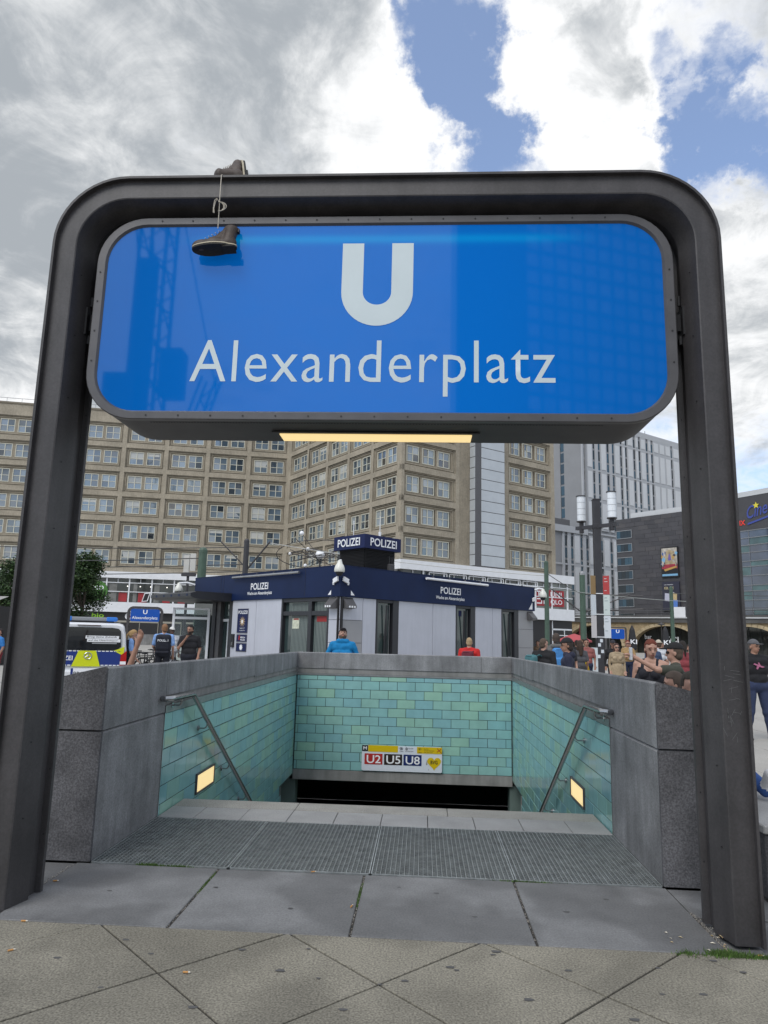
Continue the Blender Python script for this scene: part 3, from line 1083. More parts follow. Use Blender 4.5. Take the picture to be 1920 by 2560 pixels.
# sign box
BW, BH, BZ = 3.992, 1.492, 3.806
body = MB()
loft_y(body, [(rrect(BW - 0.05, BH - 0.05, 0.315, 10, PX, BZ), 0.236), (rrect(BW - 0.05, BH - 0.05, 0.315, 10, PX, BZ), 0.250), (rrect(BW - 0.01, BH - 0.01, 0.335, 10, PX, BZ), 0.250),
              (rrect(BW - 0.01, BH - 0.01, 0.335, 10, PX, BZ), 0.735), (rrect(BW - 0.05, BH - 0.05, 0.315, 10, PX, BZ), 0.755)])
sbox = body.build('sign_box', steel_under, portal, smooth=35)
o_ = rrect(BW, BH, 0.34, 10, PX, BZ)
i_ = rrect(BW - 0.142, BH - 0.128, 0.275, 10, PX, BZ)
i2 = rrect(BW - 0.118, BH - 0.104, 0.287, 10, PX, BZ)
n = len(o_)
bz = MB()
vs = [(p[0], 0.238, p[1]) for p in o_] + [(p[0], 0.203, p[1]) for p in o_] + [(p[0], 0.198, p[1]) for p in rrect(BW - 0.012, BH - 0.012, 0.334, 10, PX, BZ)] + [(p[0], 0.198, p[1]) for p in i2] + [(p[0], 0.214, p[1]) for p in i_] + [(p[0], 0.238, p[1]) for p in i_]
fs = []
for a in range(5):
    for k in range(n):
        fs.append((a * n + k, a * n + (k + 1) % n, (a + 1) * n + (k + 1) % n, (a + 1) * n + k))
bz.add(vs, fs)
bz.build('bezel', steel_rim, sbox, smooth=30)
sc_ = MB()
for k in range(15):
    for z in (BZ + BH / 2 - 0.028, BZ - BH / 2 + 0.028):
        x = PX - 1.55 + k * 3.1 / 14
        sc_.tube([(x, 0.199, z), (x, 0.195, z)], 0.0065, 6)
for k in range(4):
    for x in (PX - BW / 2 + 0.03, PX + BW / 2 - 0.03):
        z = BZ - 0.33 + k * 0.22
        sc_.tube([(x, 0.199, z), (x, 0.195, z)], 0.0065, 6)
sc_.build('bezel_screws', black, sbox, kind='stuff')
# backlit blue acrylic: faint tube glow inside the box
sg_m = mat('backlit_blue_acrylic', (0.0015, 0.078, 0.29), 0.03, ior=1.49)
nt = sg_m.node_tree
N_, L_ = nt.nodes, nt.links
geo = N_.new('ShaderNodeNewGeometry')
sp = N_.new('ShaderNodeSeparateXYZ')
L_.new(geo.outputs['Position'], sp.inputs[0])


def nm(op, a, b=None, clamp=False):
    q = N_.new('ShaderNodeMath')
    q.operation = op
    q.use_clamp = clamp
    for i, x in enumerate((a, b)):
        if x is None:
            continue
        if isinstance(x, (int, float)):
            q.inputs[i].default_value = x
        else:
            L_.new(x, q.inputs[i])
    return q.outputs[0]


dz = nm('SUBTRACT', sp.outputs['Z'], 4.385)
tube_g = nm('POWER', 2.718, nm('MULTIPLY', nm('MULTIPLY', dz, dz), -900.0))
# the tube ends short of both sides of the box
dx = nm('ABSOLUTE', nm('SUBTRACT', sp.outputs['X'], 0.08))
ends = N_.new('ShaderNodeMapRange')
ends.interpolation_type = 'SMOOTHSTEP'
L_.new(dx, ends.inputs['Value'])
ends.inputs['From Min'].default_value = 1.55
ends.inputs['From Max'].default_value = 1.0
tube_g = nm('MULTIPLY', tube_g, ends.outputs[0])
em = N_.new('ShaderNodeMix')
em.data_type = 'RGBA'
em.blend_type = 'ADD'
em.inputs['Factor'].default_value = 1.0
em.inputs['A'].default_value = (0.0006, 0.084, 0.335, 1)
tg = N_.new('ShaderNodeVectorMath')
tg.operation = 'SCALE'
tg.inputs[0].default_value = (0.0, 0.12, 0.12)
L_.new(tube_g, tg.inputs['Scale'])
L_.new(tg.outputs[0], em.inputs['B'])
# tubes light the middle of the box more than its ends
ed = N_.new('ShaderNodeMapRange')
ed.interpolation_type = 'SMOOTHSTEP'
L_.new(dx, ed.inputs['Value'])
ed.inputs['From Min'].default_value = 0.5
ed.inputs['From Max'].default_value = 2.1
ed.inputs['To Min'].default_value = 1.04
ed.inputs['To Max'].default_value = 0.62
bs = N_['Principled BSDF']
emv = N_.new('ShaderNodeMath')
emv.operation = 'MULTIPLY'
emv.inputs[1].default_value = 0.62
L_.new(ed.outputs[0], emv.inputs[0])
L_.new(emv.outputs[0], bs.inputs['Emission Strength'])
L_.new(em.outputs['Result'], bs.inputs['Emission Color'])
bs.inputs['Emission Strength'].default_value = 0.62
MB().prism(i_, 0.216, 0.232, 'y').build('sign_panel', sg_m, sbox, smooth=30)
let_m = mat('opal_sign_lettering', (0.46, 0.51, 0.52), 0.28, emit=((0.66, 0.86, 0.98), 0.11), noise=(2.0, 0.06))
# the U
u_out, u_in = [], []
UX0, UX1, UZ0, UZ1 = -0.212, 0.282, 3.738, 4.350
UXc, UR, ST = (UX0 + UX1) / 2, (UX1 - UX0) / 2, 0.149
uc = UZ0 + UR
ring_o = [(UX0, UZ1)] + [(UXc + UR * math.cos(a), uc + UR * math.sin(a)) for a in [math.pi + math.pi * k / 24 for k in range(25)]] + [(UX1, UZ1)]
ri = UR - ST
ring_i = [(UX0 + ST, UZ1)] + [(UXc + ri * math.cos(a), uc + ri * 0.95 * math.sin(a)) for a in [math.pi + math.pi * k / 24 for k in range(25)]] + [(UX1 - ST, UZ1)]
um = MB()
m_n = len(ring_o)
um.add([(p[0], 0.2125, p[1]) for p in ring_o] + [(p[0], 0.2125, p[1]) for p in ring_i], [(k, k + 1, m_n + k + 1, m_n + k) for k in range(m_n - 1)])
um.build('letter_u', let_m, sbox)
text(sbox, 'Alexanderplatz', let_m, (-1.232, 0.2150, 3.235), (1, 0, 0), 2.47, 0.398, bold=-0.003, gap=1.07)
# tray light and light leaks
MB().box(-0.70, 0.76, 0.455, 0.675, 3.050, 3.0585).build('light_frame', steel_dark, sbox)
MB().box(-0.648, 0.706, 0.480, 0.648, 3.042, 3.0495).build('light_cover', mat('lit_tray_light', (0.8, 0.65, 0.4), 0.4, emit=((1.0, 0.74, 0.33), 0.72)), sbox)
lk = MB()
for x0, x1, h in ((-0.772, -0.705, 0.012), (0.885, 0.935, 0.012), (-1.64, -1.10, 0.004), (1.15, 1.62, 0.004)):
    lk.box(x0, x1, 0.239, 0.247, BZ - BH / 2 + 0.010 - h / 2, BZ - BH / 2 + 0.010 + h / 2)
lk.build('light_slits', mat('blue_light_leak', (0.05, 0.2, 0.6), 0.5, emit=((0.10, 0.42, 1.0), 0.9)), sbox)
pf = MB()
for k in range(150):
    x = -1.5 + k * 3.05 / 149
    pf.box(x - 0.005, x + 0.005, 0.275, 0.285, BZ - BH / 2 + 0.002, BZ - BH / 2 + 0.0035)
pf.build('vent_holes', black, sbox, kind='stuff')

# ------------------------------------------------------------------ numeric implicit surfaces for boots, people, bags
def sd_eval(P, prims, k):
    """smooth union distance; prims: (kind, ..., material)"""
    d = None
    for q in prims:
        e = sd_one(P, q)
        if d is None:
            d = e
        else:
            h = np.clip(0.5 + 0.5 * (d - e) / k, 0, 1)
            d = d * (1 - h) + e * h - k * h * (1 - h)
    return d


def sd_one(P, q):
    t = q[0]
    if t == 'c':
        a, b, ra, rb = np.array(q[1]), np.array(q[2]), q[3], q[4]
        ba = b - a
        pa = P - a
        L = ba @ ba + 1e-12
        h = np.clip(pa @ ba / L, 0, 1)
        return np.sqrt(((pa - h[..., None] * ba) ** 2).sum(-1)) - (ra + (rb - ra) * h)
    if t == 'e':
        c, r = np.array(q[1]), np.array(q[2])
        p = P - c
        if len(q) > 4 and q[4] is not None:
            p = p @ q[4]
        k0 = np.sqrt(((p / r) ** 2).sum(-1))
        k1 = np.sqrt(((p / (r * r)) ** 2).sum(-1)) + 1e-9
        return k0 * (k0 - 1.0) / k1
    if t == 'b':
        c, r, rr = np.array(q[1]), np.array(q[2]), q[3]
        p = P - c
        if len(q) > 5 and q[5] is not None:
            p = p @ q[5]
        g_ = np.abs(p) - (r - rr)
        return np.sqrt((np.maximum(g_, 0) ** 2).sum(-1)) + np.minimum(g_.max(-1), 0) - rr


def prim_mat(q):
    return q[5] if q[0] == 'c' else (q[3] if q[0] == 'e' else q[4])


def prim_box(q):
    if q[0] == 'c':
        a, b = np.array(q[1]), np.array(q[2])
        r = max(q[3], q[4])
        return np.minimum(a, b) - r, np.maximum(a, b) + r
    c = np.array(q[1])
    r = np.array(q[2])
    if (len(q) > 4 and q[0] == 'e' and q[4] is not None) or (len(q) > 5 and q[0] == 'b' and q[5] is not None):
        r = np.full(3, r.max() * 1.2)
    return c - r, c + r


def sd_mesh(name, prims, vox, mats, k=0.015, paint=None, cut=None, folds=None):
    lo = np.min([prim_box(q)[0] for q in prims], 0) - 2.5 * vox
    hi = np.max([prim_box(q)[1] for q in prims], 0) + 2.5 * vox
    nx, ny, nz = [int(math.ceil(x)) + 1 for x in (hi - lo) / vox]
    ax = [lo[i] + vox * np.arange(m) for i, m in enumerate((nx, ny, nz))]
    D = np.full((nx, ny, nz), 1.0)
    # local evaluation: each primitive only near its own box
    pad = max(3 * vox, 2.5 * k)
    for q in prims:
        a, b = prim_box(q)
        i0 = np.maximum(np.floor((a - pad - lo) / vox).astype(int), 0)
        i1 = np.minimum(np.ceil((b + pad - lo) / vox).astype(int) + 1, (nx, ny, nz))
        G = np.stack(np.meshgrid(ax[0][i0[0]:i1[0]], ax[1][i0[1]:i1[1]], ax[2][i0[2]:i1[2]], indexing='ij'), -1)
        e = sd_one(G, q)
        d = D[i0[0]:i1[0], i0[1]:i1[1], i0[2]:i1[2]]
        h = np.clip(0.5 + 0.5 * (d - e) / k, 0, 1)
        D[i0[0]:i1[0], i0[1]:i1[1], i0[2]:i1[2]] = d * (1 - h) + e * h - k * h * (1 - h)
    if folds is not None:
        amp, ztop, sd = folds
        G = np.stack(np.meshgrid(*ax, indexing='ij'), -1)
        x, y, z = G[..., 0], G[..., 1], G[..., 2]
        w = np.sin(15 * x + 11 * z + 2.6 * np.sin(8 * z + sd) + sd) * np.sin(13 * z - 9 * x + 7 * y + 2.2 * np.sin(10 * x + 2 * sd)) + 0.55 * np.sin(27 * z + 21 * x - 24 * y + 2.4 * np.sin(9 * z + 6 * x + sd))
        D = D + amp * 0.6 * w * np.clip((ztop - z) / 0.06, 0, 1)
    if cut is not None:
        G = np.stack(np.meshgrid(*ax, indexing='ij'), -1)
        D = np.maximum(D, cut(G))
    S = D < 0
    cn = [(i, j, l) for i in (0, 1) for j in (0, 1) for l in (0, 1)]
    sl = lambda A, c: A[c[0]:nx - 1 + c[0], c[1]:ny - 1 + c[1], c[2]:nz - 1 + c[2]]
    cnt = sum(sl(S, c).astype(np.int8) for c in cn)
    mk = (cnt > 0) & (cnt < 8)
    I = np.argwhere(mk)
    idx = -np.ones(mk.shape, int)
    idx[mk] = np.arange(len(I))
    acc = np.zeros((len(I), 3))
    num = np.zeros(len(I))
    vals = {c: sl(D, c)[mk] for c in cn}
    for c in cn:
        for axis in range(3):
            if c[axis]:
                continue
            c2 = list(c)
            c2[axis] = 1
            c2 = tuple(c2)
            a, b = vals[c], vals[c2]
            m = (a < 0) != (b < 0)
            t = a / (a - b + 1e-12)
            p = np.array(c, float)[None, :].repeat(len(I), 0)
            p[:, axis] = t
            acc[m] += p[m]
            num[m] += 1
    V = lo + (I + acc / np.maximum(num, 1)[:, None]) * vox
    F = []
    for axis in range(3):
        o = [0, 0, 0]
        o[axis] = 1
        A = S[:nx - o[0], :ny - o[1], :nz - o[2]]
        B = S[o[0]:, o[1]:, o[2]:]
        E = np.argwhere(A != B)
        u, v = (axis + 1) % 3, (axis + 2) % 3
        E = E[(E[:, u] > 0) & (E[:, v] > 0)]
        E = E[(E[:, 0] < nx - (axis == 0)) & (E[:, u] < (nx, ny, nz)[u] - 1) & (E[:, v] < (nx, ny, nz)[v] - 1)]
        if not len(E):
            continue
        s_in = A[E[:, 0], E[:, 1], E[:, 2]]
        du, dv = np.zeros(3, int), np.zeros(3, int)
        du[u], dv[v] = 1, 1
        q = [E - du - dv, E - dv, E, E - du]
        qi = np.stack([idx[x[:, 0], x[:, 1], x[:, 2]] for x in q], 1)
        qi[~s_in] = qi[~s_in][:, ::-1]
        F.append(qi)
    F = np.concatenate(F)
    F = F[(F >= 0).all(1)]
    me = bpy.data.meshes.new(name)
    me.vertices.add(len(V))
    me.vertices.foreach_set('co', V.ravel())
    me.loops.add(F.size)
    me.loops.foreach_set('vertex_index', F.ravel())
    me.polygons.add(len(F))
    me.polygons.foreach_set('loop_start', np.arange(0, F.size, 4))
    me.update(calc_edges=True)
    me.validate()
    for m in mats:
        me.materials.append(m)
    if len(mats) > 1 and len(me.polygons) == len(F):
        Cn = V[F].mean(1)
        best = np.full(len(Cn), 9.0)
        mi = np.zeros(len(Cn), int)
        for q in prims:
            e = sd_one(Cn, q)
            m = e < best
            best[m] = e[m]
            mi[m] = prim_mat(q)
        if paint is not None:
            mi = paint(Cn, mi)
        me.polygons.foreach_set('material_index', mi)
    me.polygons.foreach_set('use_smooth', [True] * len(me.polygons))
    me.update()
    return me


# ------------------------------------------------------------------ pair of boots slung over the portal
leather = mat('worn_brown_leather', (0.060, 0.043, 0.034), 0.6, noise=(22, 0.3), bump=(60, 0.3, 0.004))
sole_m = mat('dark_boot_sole', (0.014, 0.013, 0.012), 0.8, noise=(60, 0.4), bump=(70, 0.6, 0.004))
welt_m = mat('pale_boot_welt', (0.42, 0.37, 0.27), 0.7)
lace_m = mat('pale_lace', (0.55, 0.50, 0.42), 0.8)


def boot(loc, R, label, group):
    """toe along +x from heel at 0; length 0.30"""
    t = thing('boot', label, 'boot', loc, 0, group)
    up = [('e', (0.235, 0, 0.045), (0.075, 0.045, 0.042), 0), ('e', (0.15, 0, 0.055), (0.085, 0.043, 0.046), 0), ('e', (0.055, 0, 0.055), (0.058, 0.038, 0.05), 0),
          ('c', (0.055, 0, 0.06), (0.044, 0, 0.178), 0.041, 0.044, 0), ('c', (0.10, 0, 0.115), (0.17, 0, 0.075), 0.030, 0.036, 0), ('e', (0.046, 0, 0.185), (0.056, 0.046, 0.026), 0),
          ('c', (0.075, 0, 0.175), (0.115, 0, 0.135), 0.026, 0.026, 0)]
    out = []
    for k in range(30):
        a = 2 * math.pi * k / 30
        x = 0.148 + 0.158 * math.cos(a)
        w = 0.040 + 0.012 * math.sin((x - 0.02) * 9) if x > 0.05 else 0.037
        yy = w * math.copysign(abs(math.sin(a)) ** 0.75, math.sin(a))
        out.append((x, yy))
    M4 = Matrix.Translation(loc) @ R.to_4x4()
    me = sd_mesh('boot_upper', up, 0.007, [leather], 0.012)
    me.transform(M4)
    wrap(bpy.data.objects.new('boot_upper', me), t)
    so = MB(M4)
    lift = lambda x: 0.012 * max(0, (x - 0.2) / 0.1) ** 2
    nO = len(out)
    so.add([(p[0], p[1], lift(p[0]) - 0.006) for p in out] + [(p[0] * 1.0, p[1] * 1.02, lift(p[0]) + 0.012) for p in out], [tuple(range(nO))[::-1], tuple(range(nO, 2 * nO))] + [(k, (k + 1) % nO, nO + (k + 1) % nO, nO + k) for k in range(nO)])
    so.box(0.0, 0.085, -0.034, 0.034, -0.017, -0.006)
    so.build('boot_sole', sole_m, t)
    wl = MB(M4)
    wl.add([(p[0] * 1.005, p[1] * 1.06, lift(p[0]) + 0.008) for p in out] + [(p[0] * 1.005, p[1] * 1.06, lift(p[0]) + 0.018) for p in out] + [(p[0], p[1] * 0.8, lift(p[0]) + 0.02) for p in out],
           [(k, (k + 1) % nO, nO + (k + 1) % nO, nO + k) for k in range(nO)] + [(nO + k, nO + (k + 1) % nO, 2 * nO + (k + 1) % nO, 2 * nO + k) for k in range(nO)])
    wl.build('welt', welt_m, t)
    lc = MB(M4)
    for k in range(5):
        x = 0.118 + k * 0.022
        z = 0.160 - k * 0.016
        lc.tube([(x - 0.006, -0.034, z - 0.012), (x, 0, z + 0.004), (x + 0.006, 0.034, z - 0.012)], 0.0028, 5)
    lc.build('laces', lace_m, t)
    pt = MB(M4)
    pt.box(-0.014, -0.004, -0.012, 0.012, 0.155, 0.19)
    pt.build('pull_tab', black, t)
    return t


# hanging boot: toe to the left, sole tipped towards the street
Rb = Matrix.Rotation(rad(180), 3, 'Z') @ Matrix.Rotation(rad(21), 3, 'X')
Rb = Matrix.Rotation(rad(-4), 3, 'Y') @ Rb
boot(Vector((-0.945, 0.12, 4.268)), Rb, 'brown leather boot hanging by its lace in front of the blue sign', 'pair of boots tied by the laces')
Rt = Matrix.Rotation(rad(-36), 3, 'X') @ Matrix.Rotation(rad(8), 3, 'Z') @ Matrix.Rotation(rad(-104), 3, 'Y')
boot(Vector((-0.915, 0.165, 4.825)), Rt, 'brown boot lying heel down with its toe up on top of the portal', 'pair of boots tied by the laces')
lc = MB()
lc.tube([(-1.075, 0.20, 4.832), (-1.062, 0.085, 4.803), (-1.062, 0.066, 4.79), (-1.060, 0.058, 4.62), (-1.064, 0.075, 4.50), (-1.070, 0.095, 4.40)], 0.0032, 6)
for a, b_ in ((1, 0.0), (1, 0.25), (1, -0.2)):
    lc.tube([(-1.062 + 0.045 * math.sin(t_) * (1 + b_), 0.05 - 0.01 * b_, 4.575 - 0.035 * (1 - math.cos(t_)) - 0.004) for t_ in [k * math.pi / 7 for k in range(8)]], 0.0024, 5)
lc.tube([(-1.062, 0.052, 4.575), (-1.078, 0.05, 4.60), (-1.092, 0.05, 4.585), (-1.098, 0.05, 4.53), (-1.096, 0.05, 4.49)], 0.0024, 5)
lc.tube([(-1.062, 0.054, 4.575), (-1.075, 0.048, 4.595), (-1.086, 0.048, 4.57), (-1.093, 0.048, 4.52), (-1.088, 0.048, 4.488)], 0.0024, 5)
lace = lc.build('shoelace', lace_m)
tag(lace, 'pale knotted shoelace joining the two boots over the portal beam', 'shoelace')

# ------------------------------------------------------------------ police kiosk
KC = (-2.27, 18.35)
aL, aR = rad(135.6), rad(48.1)
dL, dR = (math.cos(aL), math.sin(aL)), (math.cos(aR), math.sin(aR))
oL, oR = (-dL[1], dL[0]), (dR[1], -dR[0])
FL, FR = frame(KC, dL, oL), frame(KC, dR, oR)
LL, LR = 9.78, 11.22
kiosk = thing('police_kiosk', 'low pale police station kiosk with a navy POLIZEI fascia across the plaza', 'police station', (0.5, 24, 0))
ZB, ZT = 2.90, 3.90


def kpt(F, s, d, z=0):
    return F @ Vector((s, d, z))


def along(F, rev=False):
    v = F.to_3x3() @ Vector((1, 0, 0))
    return -v if rev else v


pA, pB, pC = Vector(KC), Vector(KC) + Vector(dL) * LL, Vector(KC) + Vector(dR) * LR
pD = pB + Vector(dR) * LR


def inner(o1, o2):
    """footprint offset inwards by o1 along both faces"""
    return [pA + (Vector(dL) + Vector(dR)) * o1, pC - Vector(dR) * o1 + Vector(dL) * o1, pD - (Vector(dL) + Vector(dR)) * o1, pB - Vector(dL) * o1 + Vector(dR) * o1]


core = MB()
core.prism([tuple(p) for p in inner(0.45, 0)], 0.0, 3.6)
core.build('core', shop_dark, kiosk)
fas = MB(FL).box(0.0, LL, -0.45, 0.0, ZB, ZT)
k2 = MB(FR).box(0.002, LR, -0.45, -0.001, ZB + 0.002, ZT - 0.002)
fas.add(k2.v, k2.f) if False else None
fas.build('fascia', navy, kiosk)
k2.build('fascia', navy, kiosk)
rf = MB()
rf.prism([tuple(p) for p in inner(0.2, 0)], 3.60, 3.72)
rf.build('roof', concrete, kiosk)
cap = MB(FL).box(-0.02, LL, -0.20, 0.012, ZT, ZT + 0.02)
cap.build('roof_edge', navy, kiosk)
MB(FR).box(0.0, LR, -0.20, 0.012, ZT + 0.001, ZT + 0.021).build('roof_edge', navy, kiosk)
seam = MB(FL)
for s_ in (1.92, 7.38, 7.6):
    seam.box(s_ - 0.006, s_ + 0.006, 0.0, 0.004, ZB + 0.03, ZT - 0.03)
seam.build('fascia_seam', black, kiosk)


def panel(F, s0, s1, z0, z1, m=kiosk_panel, name='cladding_panel', d=-0.06):
    MB(F).cbox(min(s0, s1) + 0.008, max(s0, s1) - 0.008, d - 0.04, d, z0 + 0.006, z1 - 0.006, 0.004).build(name, m, kiosk)


# left face
for a, b in ((5.0, 6.70), (3.36, 5.0)):
    panel(FL, a, b, 0.05, ZB)
for a, b in ((0.05, 0.70), (2.16, ZB), (1.43, 2.16), (0.70, 1.43)):
    panel(FL, 0.05, 0.63, a, b)
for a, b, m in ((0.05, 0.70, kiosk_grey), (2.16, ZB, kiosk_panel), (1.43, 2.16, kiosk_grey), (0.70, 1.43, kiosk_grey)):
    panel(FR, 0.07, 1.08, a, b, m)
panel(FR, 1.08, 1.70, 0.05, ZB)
for a, b in ((2.80, 4.61), (4.61, 5.93), (7.13, 8.26), (8.26, 8.86)):
    panel(FR, a, b, 0.05, ZB)
for a, b in ((0.05, 0.6), (2.11, ZB), (1.34, 2.11), (0.6, 1.34)):
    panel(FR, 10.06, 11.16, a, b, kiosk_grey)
for F in (FL, FR):
    MB(F).box(-0.04 if F is FL else 0.0, 0.06, -0.12, -0.075, 0.0, ZB - 0.01).build('corner_post', black, kiosk)


def kwindow(F, s0, s1, splits, transom=None, leaf=None):
    w = MB(F)
    w.box(s0, s0 + 0.09, -0.30, -0.065, 0.0, ZB - 0.005)
    w.box(s1 - 0.09, s1, -0.30, -0.065, 0.0, ZB - 0.005)
    w.box(s0 + 0.09, s1 - 0.09, -0.30, -0.075, ZB - 0.13, ZB - 0.006)
    w.box(s0 + 0.09, s1 - 0.09, -0.30, -0.075, 0.0, 0.62)
    for a in splits:
        w.box(a - 0.09, a + 0.09, -0.28, -0.08, 0.62, ZB - 0.13)
    if transom:
        w.box(s0 + 0.09, s1 - 0.09, -0.27, -0.085, transom - 0.07, transom + 0.07)
    wi = w.build('window', frame_dark, kiosk)
    xs = [s0 + 0.09] + list(splits) + [s1 - 0.09]
    for a, b in zip(xs[:-1], xs[1:]):
        for z0, z1 in (((0.62, transom), (transom, ZB - 0.13)) if transom else ((0.62, ZB - 0.13),)):
            MB(F).box(a, b, -0.22, -0.20, z0, z1).build('pane', glass_kiosk, wi)
    return wi


kw = kwindow(FL, 0.64, 3.36, (1.69,), 2.38)
bl = MB(FL)
for k in range(30):
    s_ = 0.8 + k * 0.078
    if abs(s_ - 1.69) < 0.12 or s_ > 2.9:
        continue
    bl.box(s_, s_ + 0.045, -0.199, -0.195, 0.7, 2.74)
bl.build('vertical_blinds', blind_m, kw)
red_n = mat('red_notice_film', (0.30, 0.02, 0.02), 0.6)
MB(FL).box(0.86, 1.42, -0.19, -0.185, 2.10, 2.28).build('red_notice', red_n, kw)
MB(FL).box(2.42, 2.82, -0.19, -0.185, 1.86, 2.22).build('paper_notice', mat('pale_notice', (0.55, 0.57, 0.45), 0.8, noise=(9, 0.3)), kw)
MB(FL).box(2.45, 2.75, -0.184, -0.182, 2.16, 2.21).build('red_notice', red_n, kw)
# tilted narrow windows on the other face
for a, b in ((1.72, 2.80), (5.95, 7.12), (8.88, 10.05)):
    w = MB(FR)
    w.box(a, a + 0.06, -0.30, -0.065, 0.0, ZB - 0.005)
    w.box(b - 0.28, b, -0.30, -0.065, 0.0, ZB - 0.005)
    w.box(a + 0.06, b - 0.28, -0.30, -0.075, ZB - 0.10, ZB - 0.006)
    w.box(a + 0.06, b - 0.28, -0.30, -0.075, 0.0, 0.62)
    wi = w.build('window', frame_dark, kiosk)
    MB(FR).box(a + 0.06, b - 0.30, -0.21, -0.20, 0.62, ZB - 0.10).build('pane', glass_kiosk, wi)
    lf = MB(FR)
    s1 = b - 0.50
    for (p, q) in (((a + 0.50, 2.72, -0.03), (s1 - 0.08, 0.70, -0.20)), ((s1 + 0.02, 2.72, -0.16), (s1 + 0.06, 0.70, -0.20))):
        lf.tube([(p[0], p[2] - 0.05, p[1]), (q[0], q[2], q[1])], 0.035, 4)
    lf.build('tilted_leaf', frame_dark, wi)
    MB(FR).box(s1 + 0.13, s1 + 0.16, -0.20, -0.17, 0.65, 2.75).build('seal', inox_dull, wi)
MB(FR).box(6.26, 6.44, -0.198, -0.194, 2.50, 2.72).build('blue_notice', navy_sign, kiosk)
# fascia lettering, tube lights
for F, rev, s_l, zb_, wd, s2, w2 in ((FL, True, 5.35, 3.265, 1.17, 5.58, 1.67), (FR, False, 4.95, 3.285, 1.18, 4.69, 1.68)):
    X = along(F, rev)
    p = kpt(F, s_l, 0.004, zb_)
    text(kiosk, 'POLIZEI', letter_white, p, X, wd, 0.255, bold=0.014, depth=0.006)
    p = kpt(F, s2, 0.004, 3.045)
    text(kiosk, 'Wache am Alexanderplatz', letter_white, p, X, w2, 0.155, bold=0.012, depth=0.006)
for F, a, b in ((FL, 2.13, 6.53), (FR, 4.02, 7.70)):
    tb = MB(F)
    tb.tube([(a, 0.12, 3.77), (b, 0.12, 3.77)], 0.045, 10)
    tl = tb.build('tube_light', white_paint if F is FR else inox_dull, kiosk, smooth=40)
    hb = MB(F)
    for k in range(4):
        s_ = a + (b - a) * (0.12 + 0.253 * k)
        hb.tube([(s_, 0.0, 3.86), (s_, 0.06, 3.87), (s_, 0.12, 3.80)], 0.012, 6)
    hb.build('tube_hanger', steel_rim, tl)
# corner emblems: dome camera, arms, white triangles, wall lights
for F, c0 in ((FL, 1), (FR, 1)):
    em_ = MB(F)
    em_.prism([(0.30, 2.96), (0.63, 2.96), (0.30, 3.27)], 0.002, 0.008, 'y')
    em_.prism([(0.06, 3.40), (0.27, 3.32), (0.30, 3.46), (0.09, 3.54)], 0.02, 0.09, 'y')
    em_.prism([(0.27, 3.28), (0.32, 3.27), (0.34, 3.37), (0.29, 3.38)], 0.02, 0.06, 'y')
    em_.build('corner_marking', letter_white, kiosk)
    bk = MB(F)
    bk.box(0.31, 0.37, 0.009, 0.012, 3.13, 3.155)
    bk.build('marking_detail', navy, kiosk)
    wl_ = MB(F)
    wl_.prism([(-0.02, 2.88), (0.16, 2.60), (0.16, 2.50), (-0.02, 2.50)], 0.14, 0.62, 'x') if False else None
    wl_.add([(0.14, -0.055, 2.88), (0.60, -0.055, 2.88), (0.60, -0.055, 2.52), (0.14, -0.055, 2.52), (0.18, 0.20, 2.62), (0.56, 0.20, 2.62), (0.56, 0.20, 2.54), (0.18, 0.20, 2.54)],
            [(0, 1, 5, 4), (4, 5, 6, 7), (1, 2, 6, 5), (3, 0, 4, 7), (2, 3, 7, 6), (0, 3, 2, 1)])
    wl_.build('wall_light', steel_rim, kiosk)
    gr_ = MB(F)
    for k in range(3):
        gr_.box(0.22 + 0.11 * k, 0.29 + 0.11 * k, 0.201, 0.206, 2.55, 2.61)
    gr_.build('wall_light_glass', letter_white, kiosk)
em_ = MB(FR)
em_.prism([(10.75, 2.96), (11.02, 2.96), (11.02, 3.25)], 0.002, 0.008, 'y')
em_.prism([(11.0, 3.30), (11.17, 3.36), (11.15, 3.50), (10.98, 3.44)], 0.02, 0.09, 'y')
em_.build('corner_marking', letter_white, kiosk)
wl_ = MB(FR)
wl_.add([(10.7, -0.055, 2.86), (11.14, -0.055, 2.86), (11.14, -0.055, 2.50), (10.7, -0.055, 2.50), (10.74, 0.20, 2.60), (11.1, 0.20, 2.60), (11.1, 0.20, 2.52), (10.74, 0.20, 2.52)],
        [(0, 1, 5, 4), (4, 5, 6, 7), (1, 2, 6, 5), (3, 0, 4, 7), (2, 3, 7, 6), (0, 3, 2, 1)])
wl_.build('wall_light', steel_rim, kiosk)


def dome(loc, label, arm):
    t = thing('dome_camera', label, 'camera', loc, 0, 'dome cameras on the police kiosk')
    x, y, z = loc
    MB().lathe([(0.001, 0.30), (0.06, 0.29), (0.085, 0.20), (0.14, 0.12), (0.17, 0.02), (0.17, -0.06), (0.155, -0.08)], loc, 18).build('housing', mat('cream_housing', (0.68, 0.68, 0.62), 0.4) if 'cream_housing' not in MATS else MATS['cream_housing'], t, smooth=50)
    MB().lathe([(0.12, -0.08), (0.115, -0.13), (0.08, -0.19), (0.001, -0.215)], loc, 16).build('dome', black, t, smooth=60)
    b = MB()
    b.tube([(x, y, z + 0.27), (x + arm[0] * 0.5, y + arm[1] * 0.5, z + 0.30), (x + arm[0], y + arm[1], z + 0.22)], 0.045, 8)
    b.build('arm', white_paint, t, smooth=40)


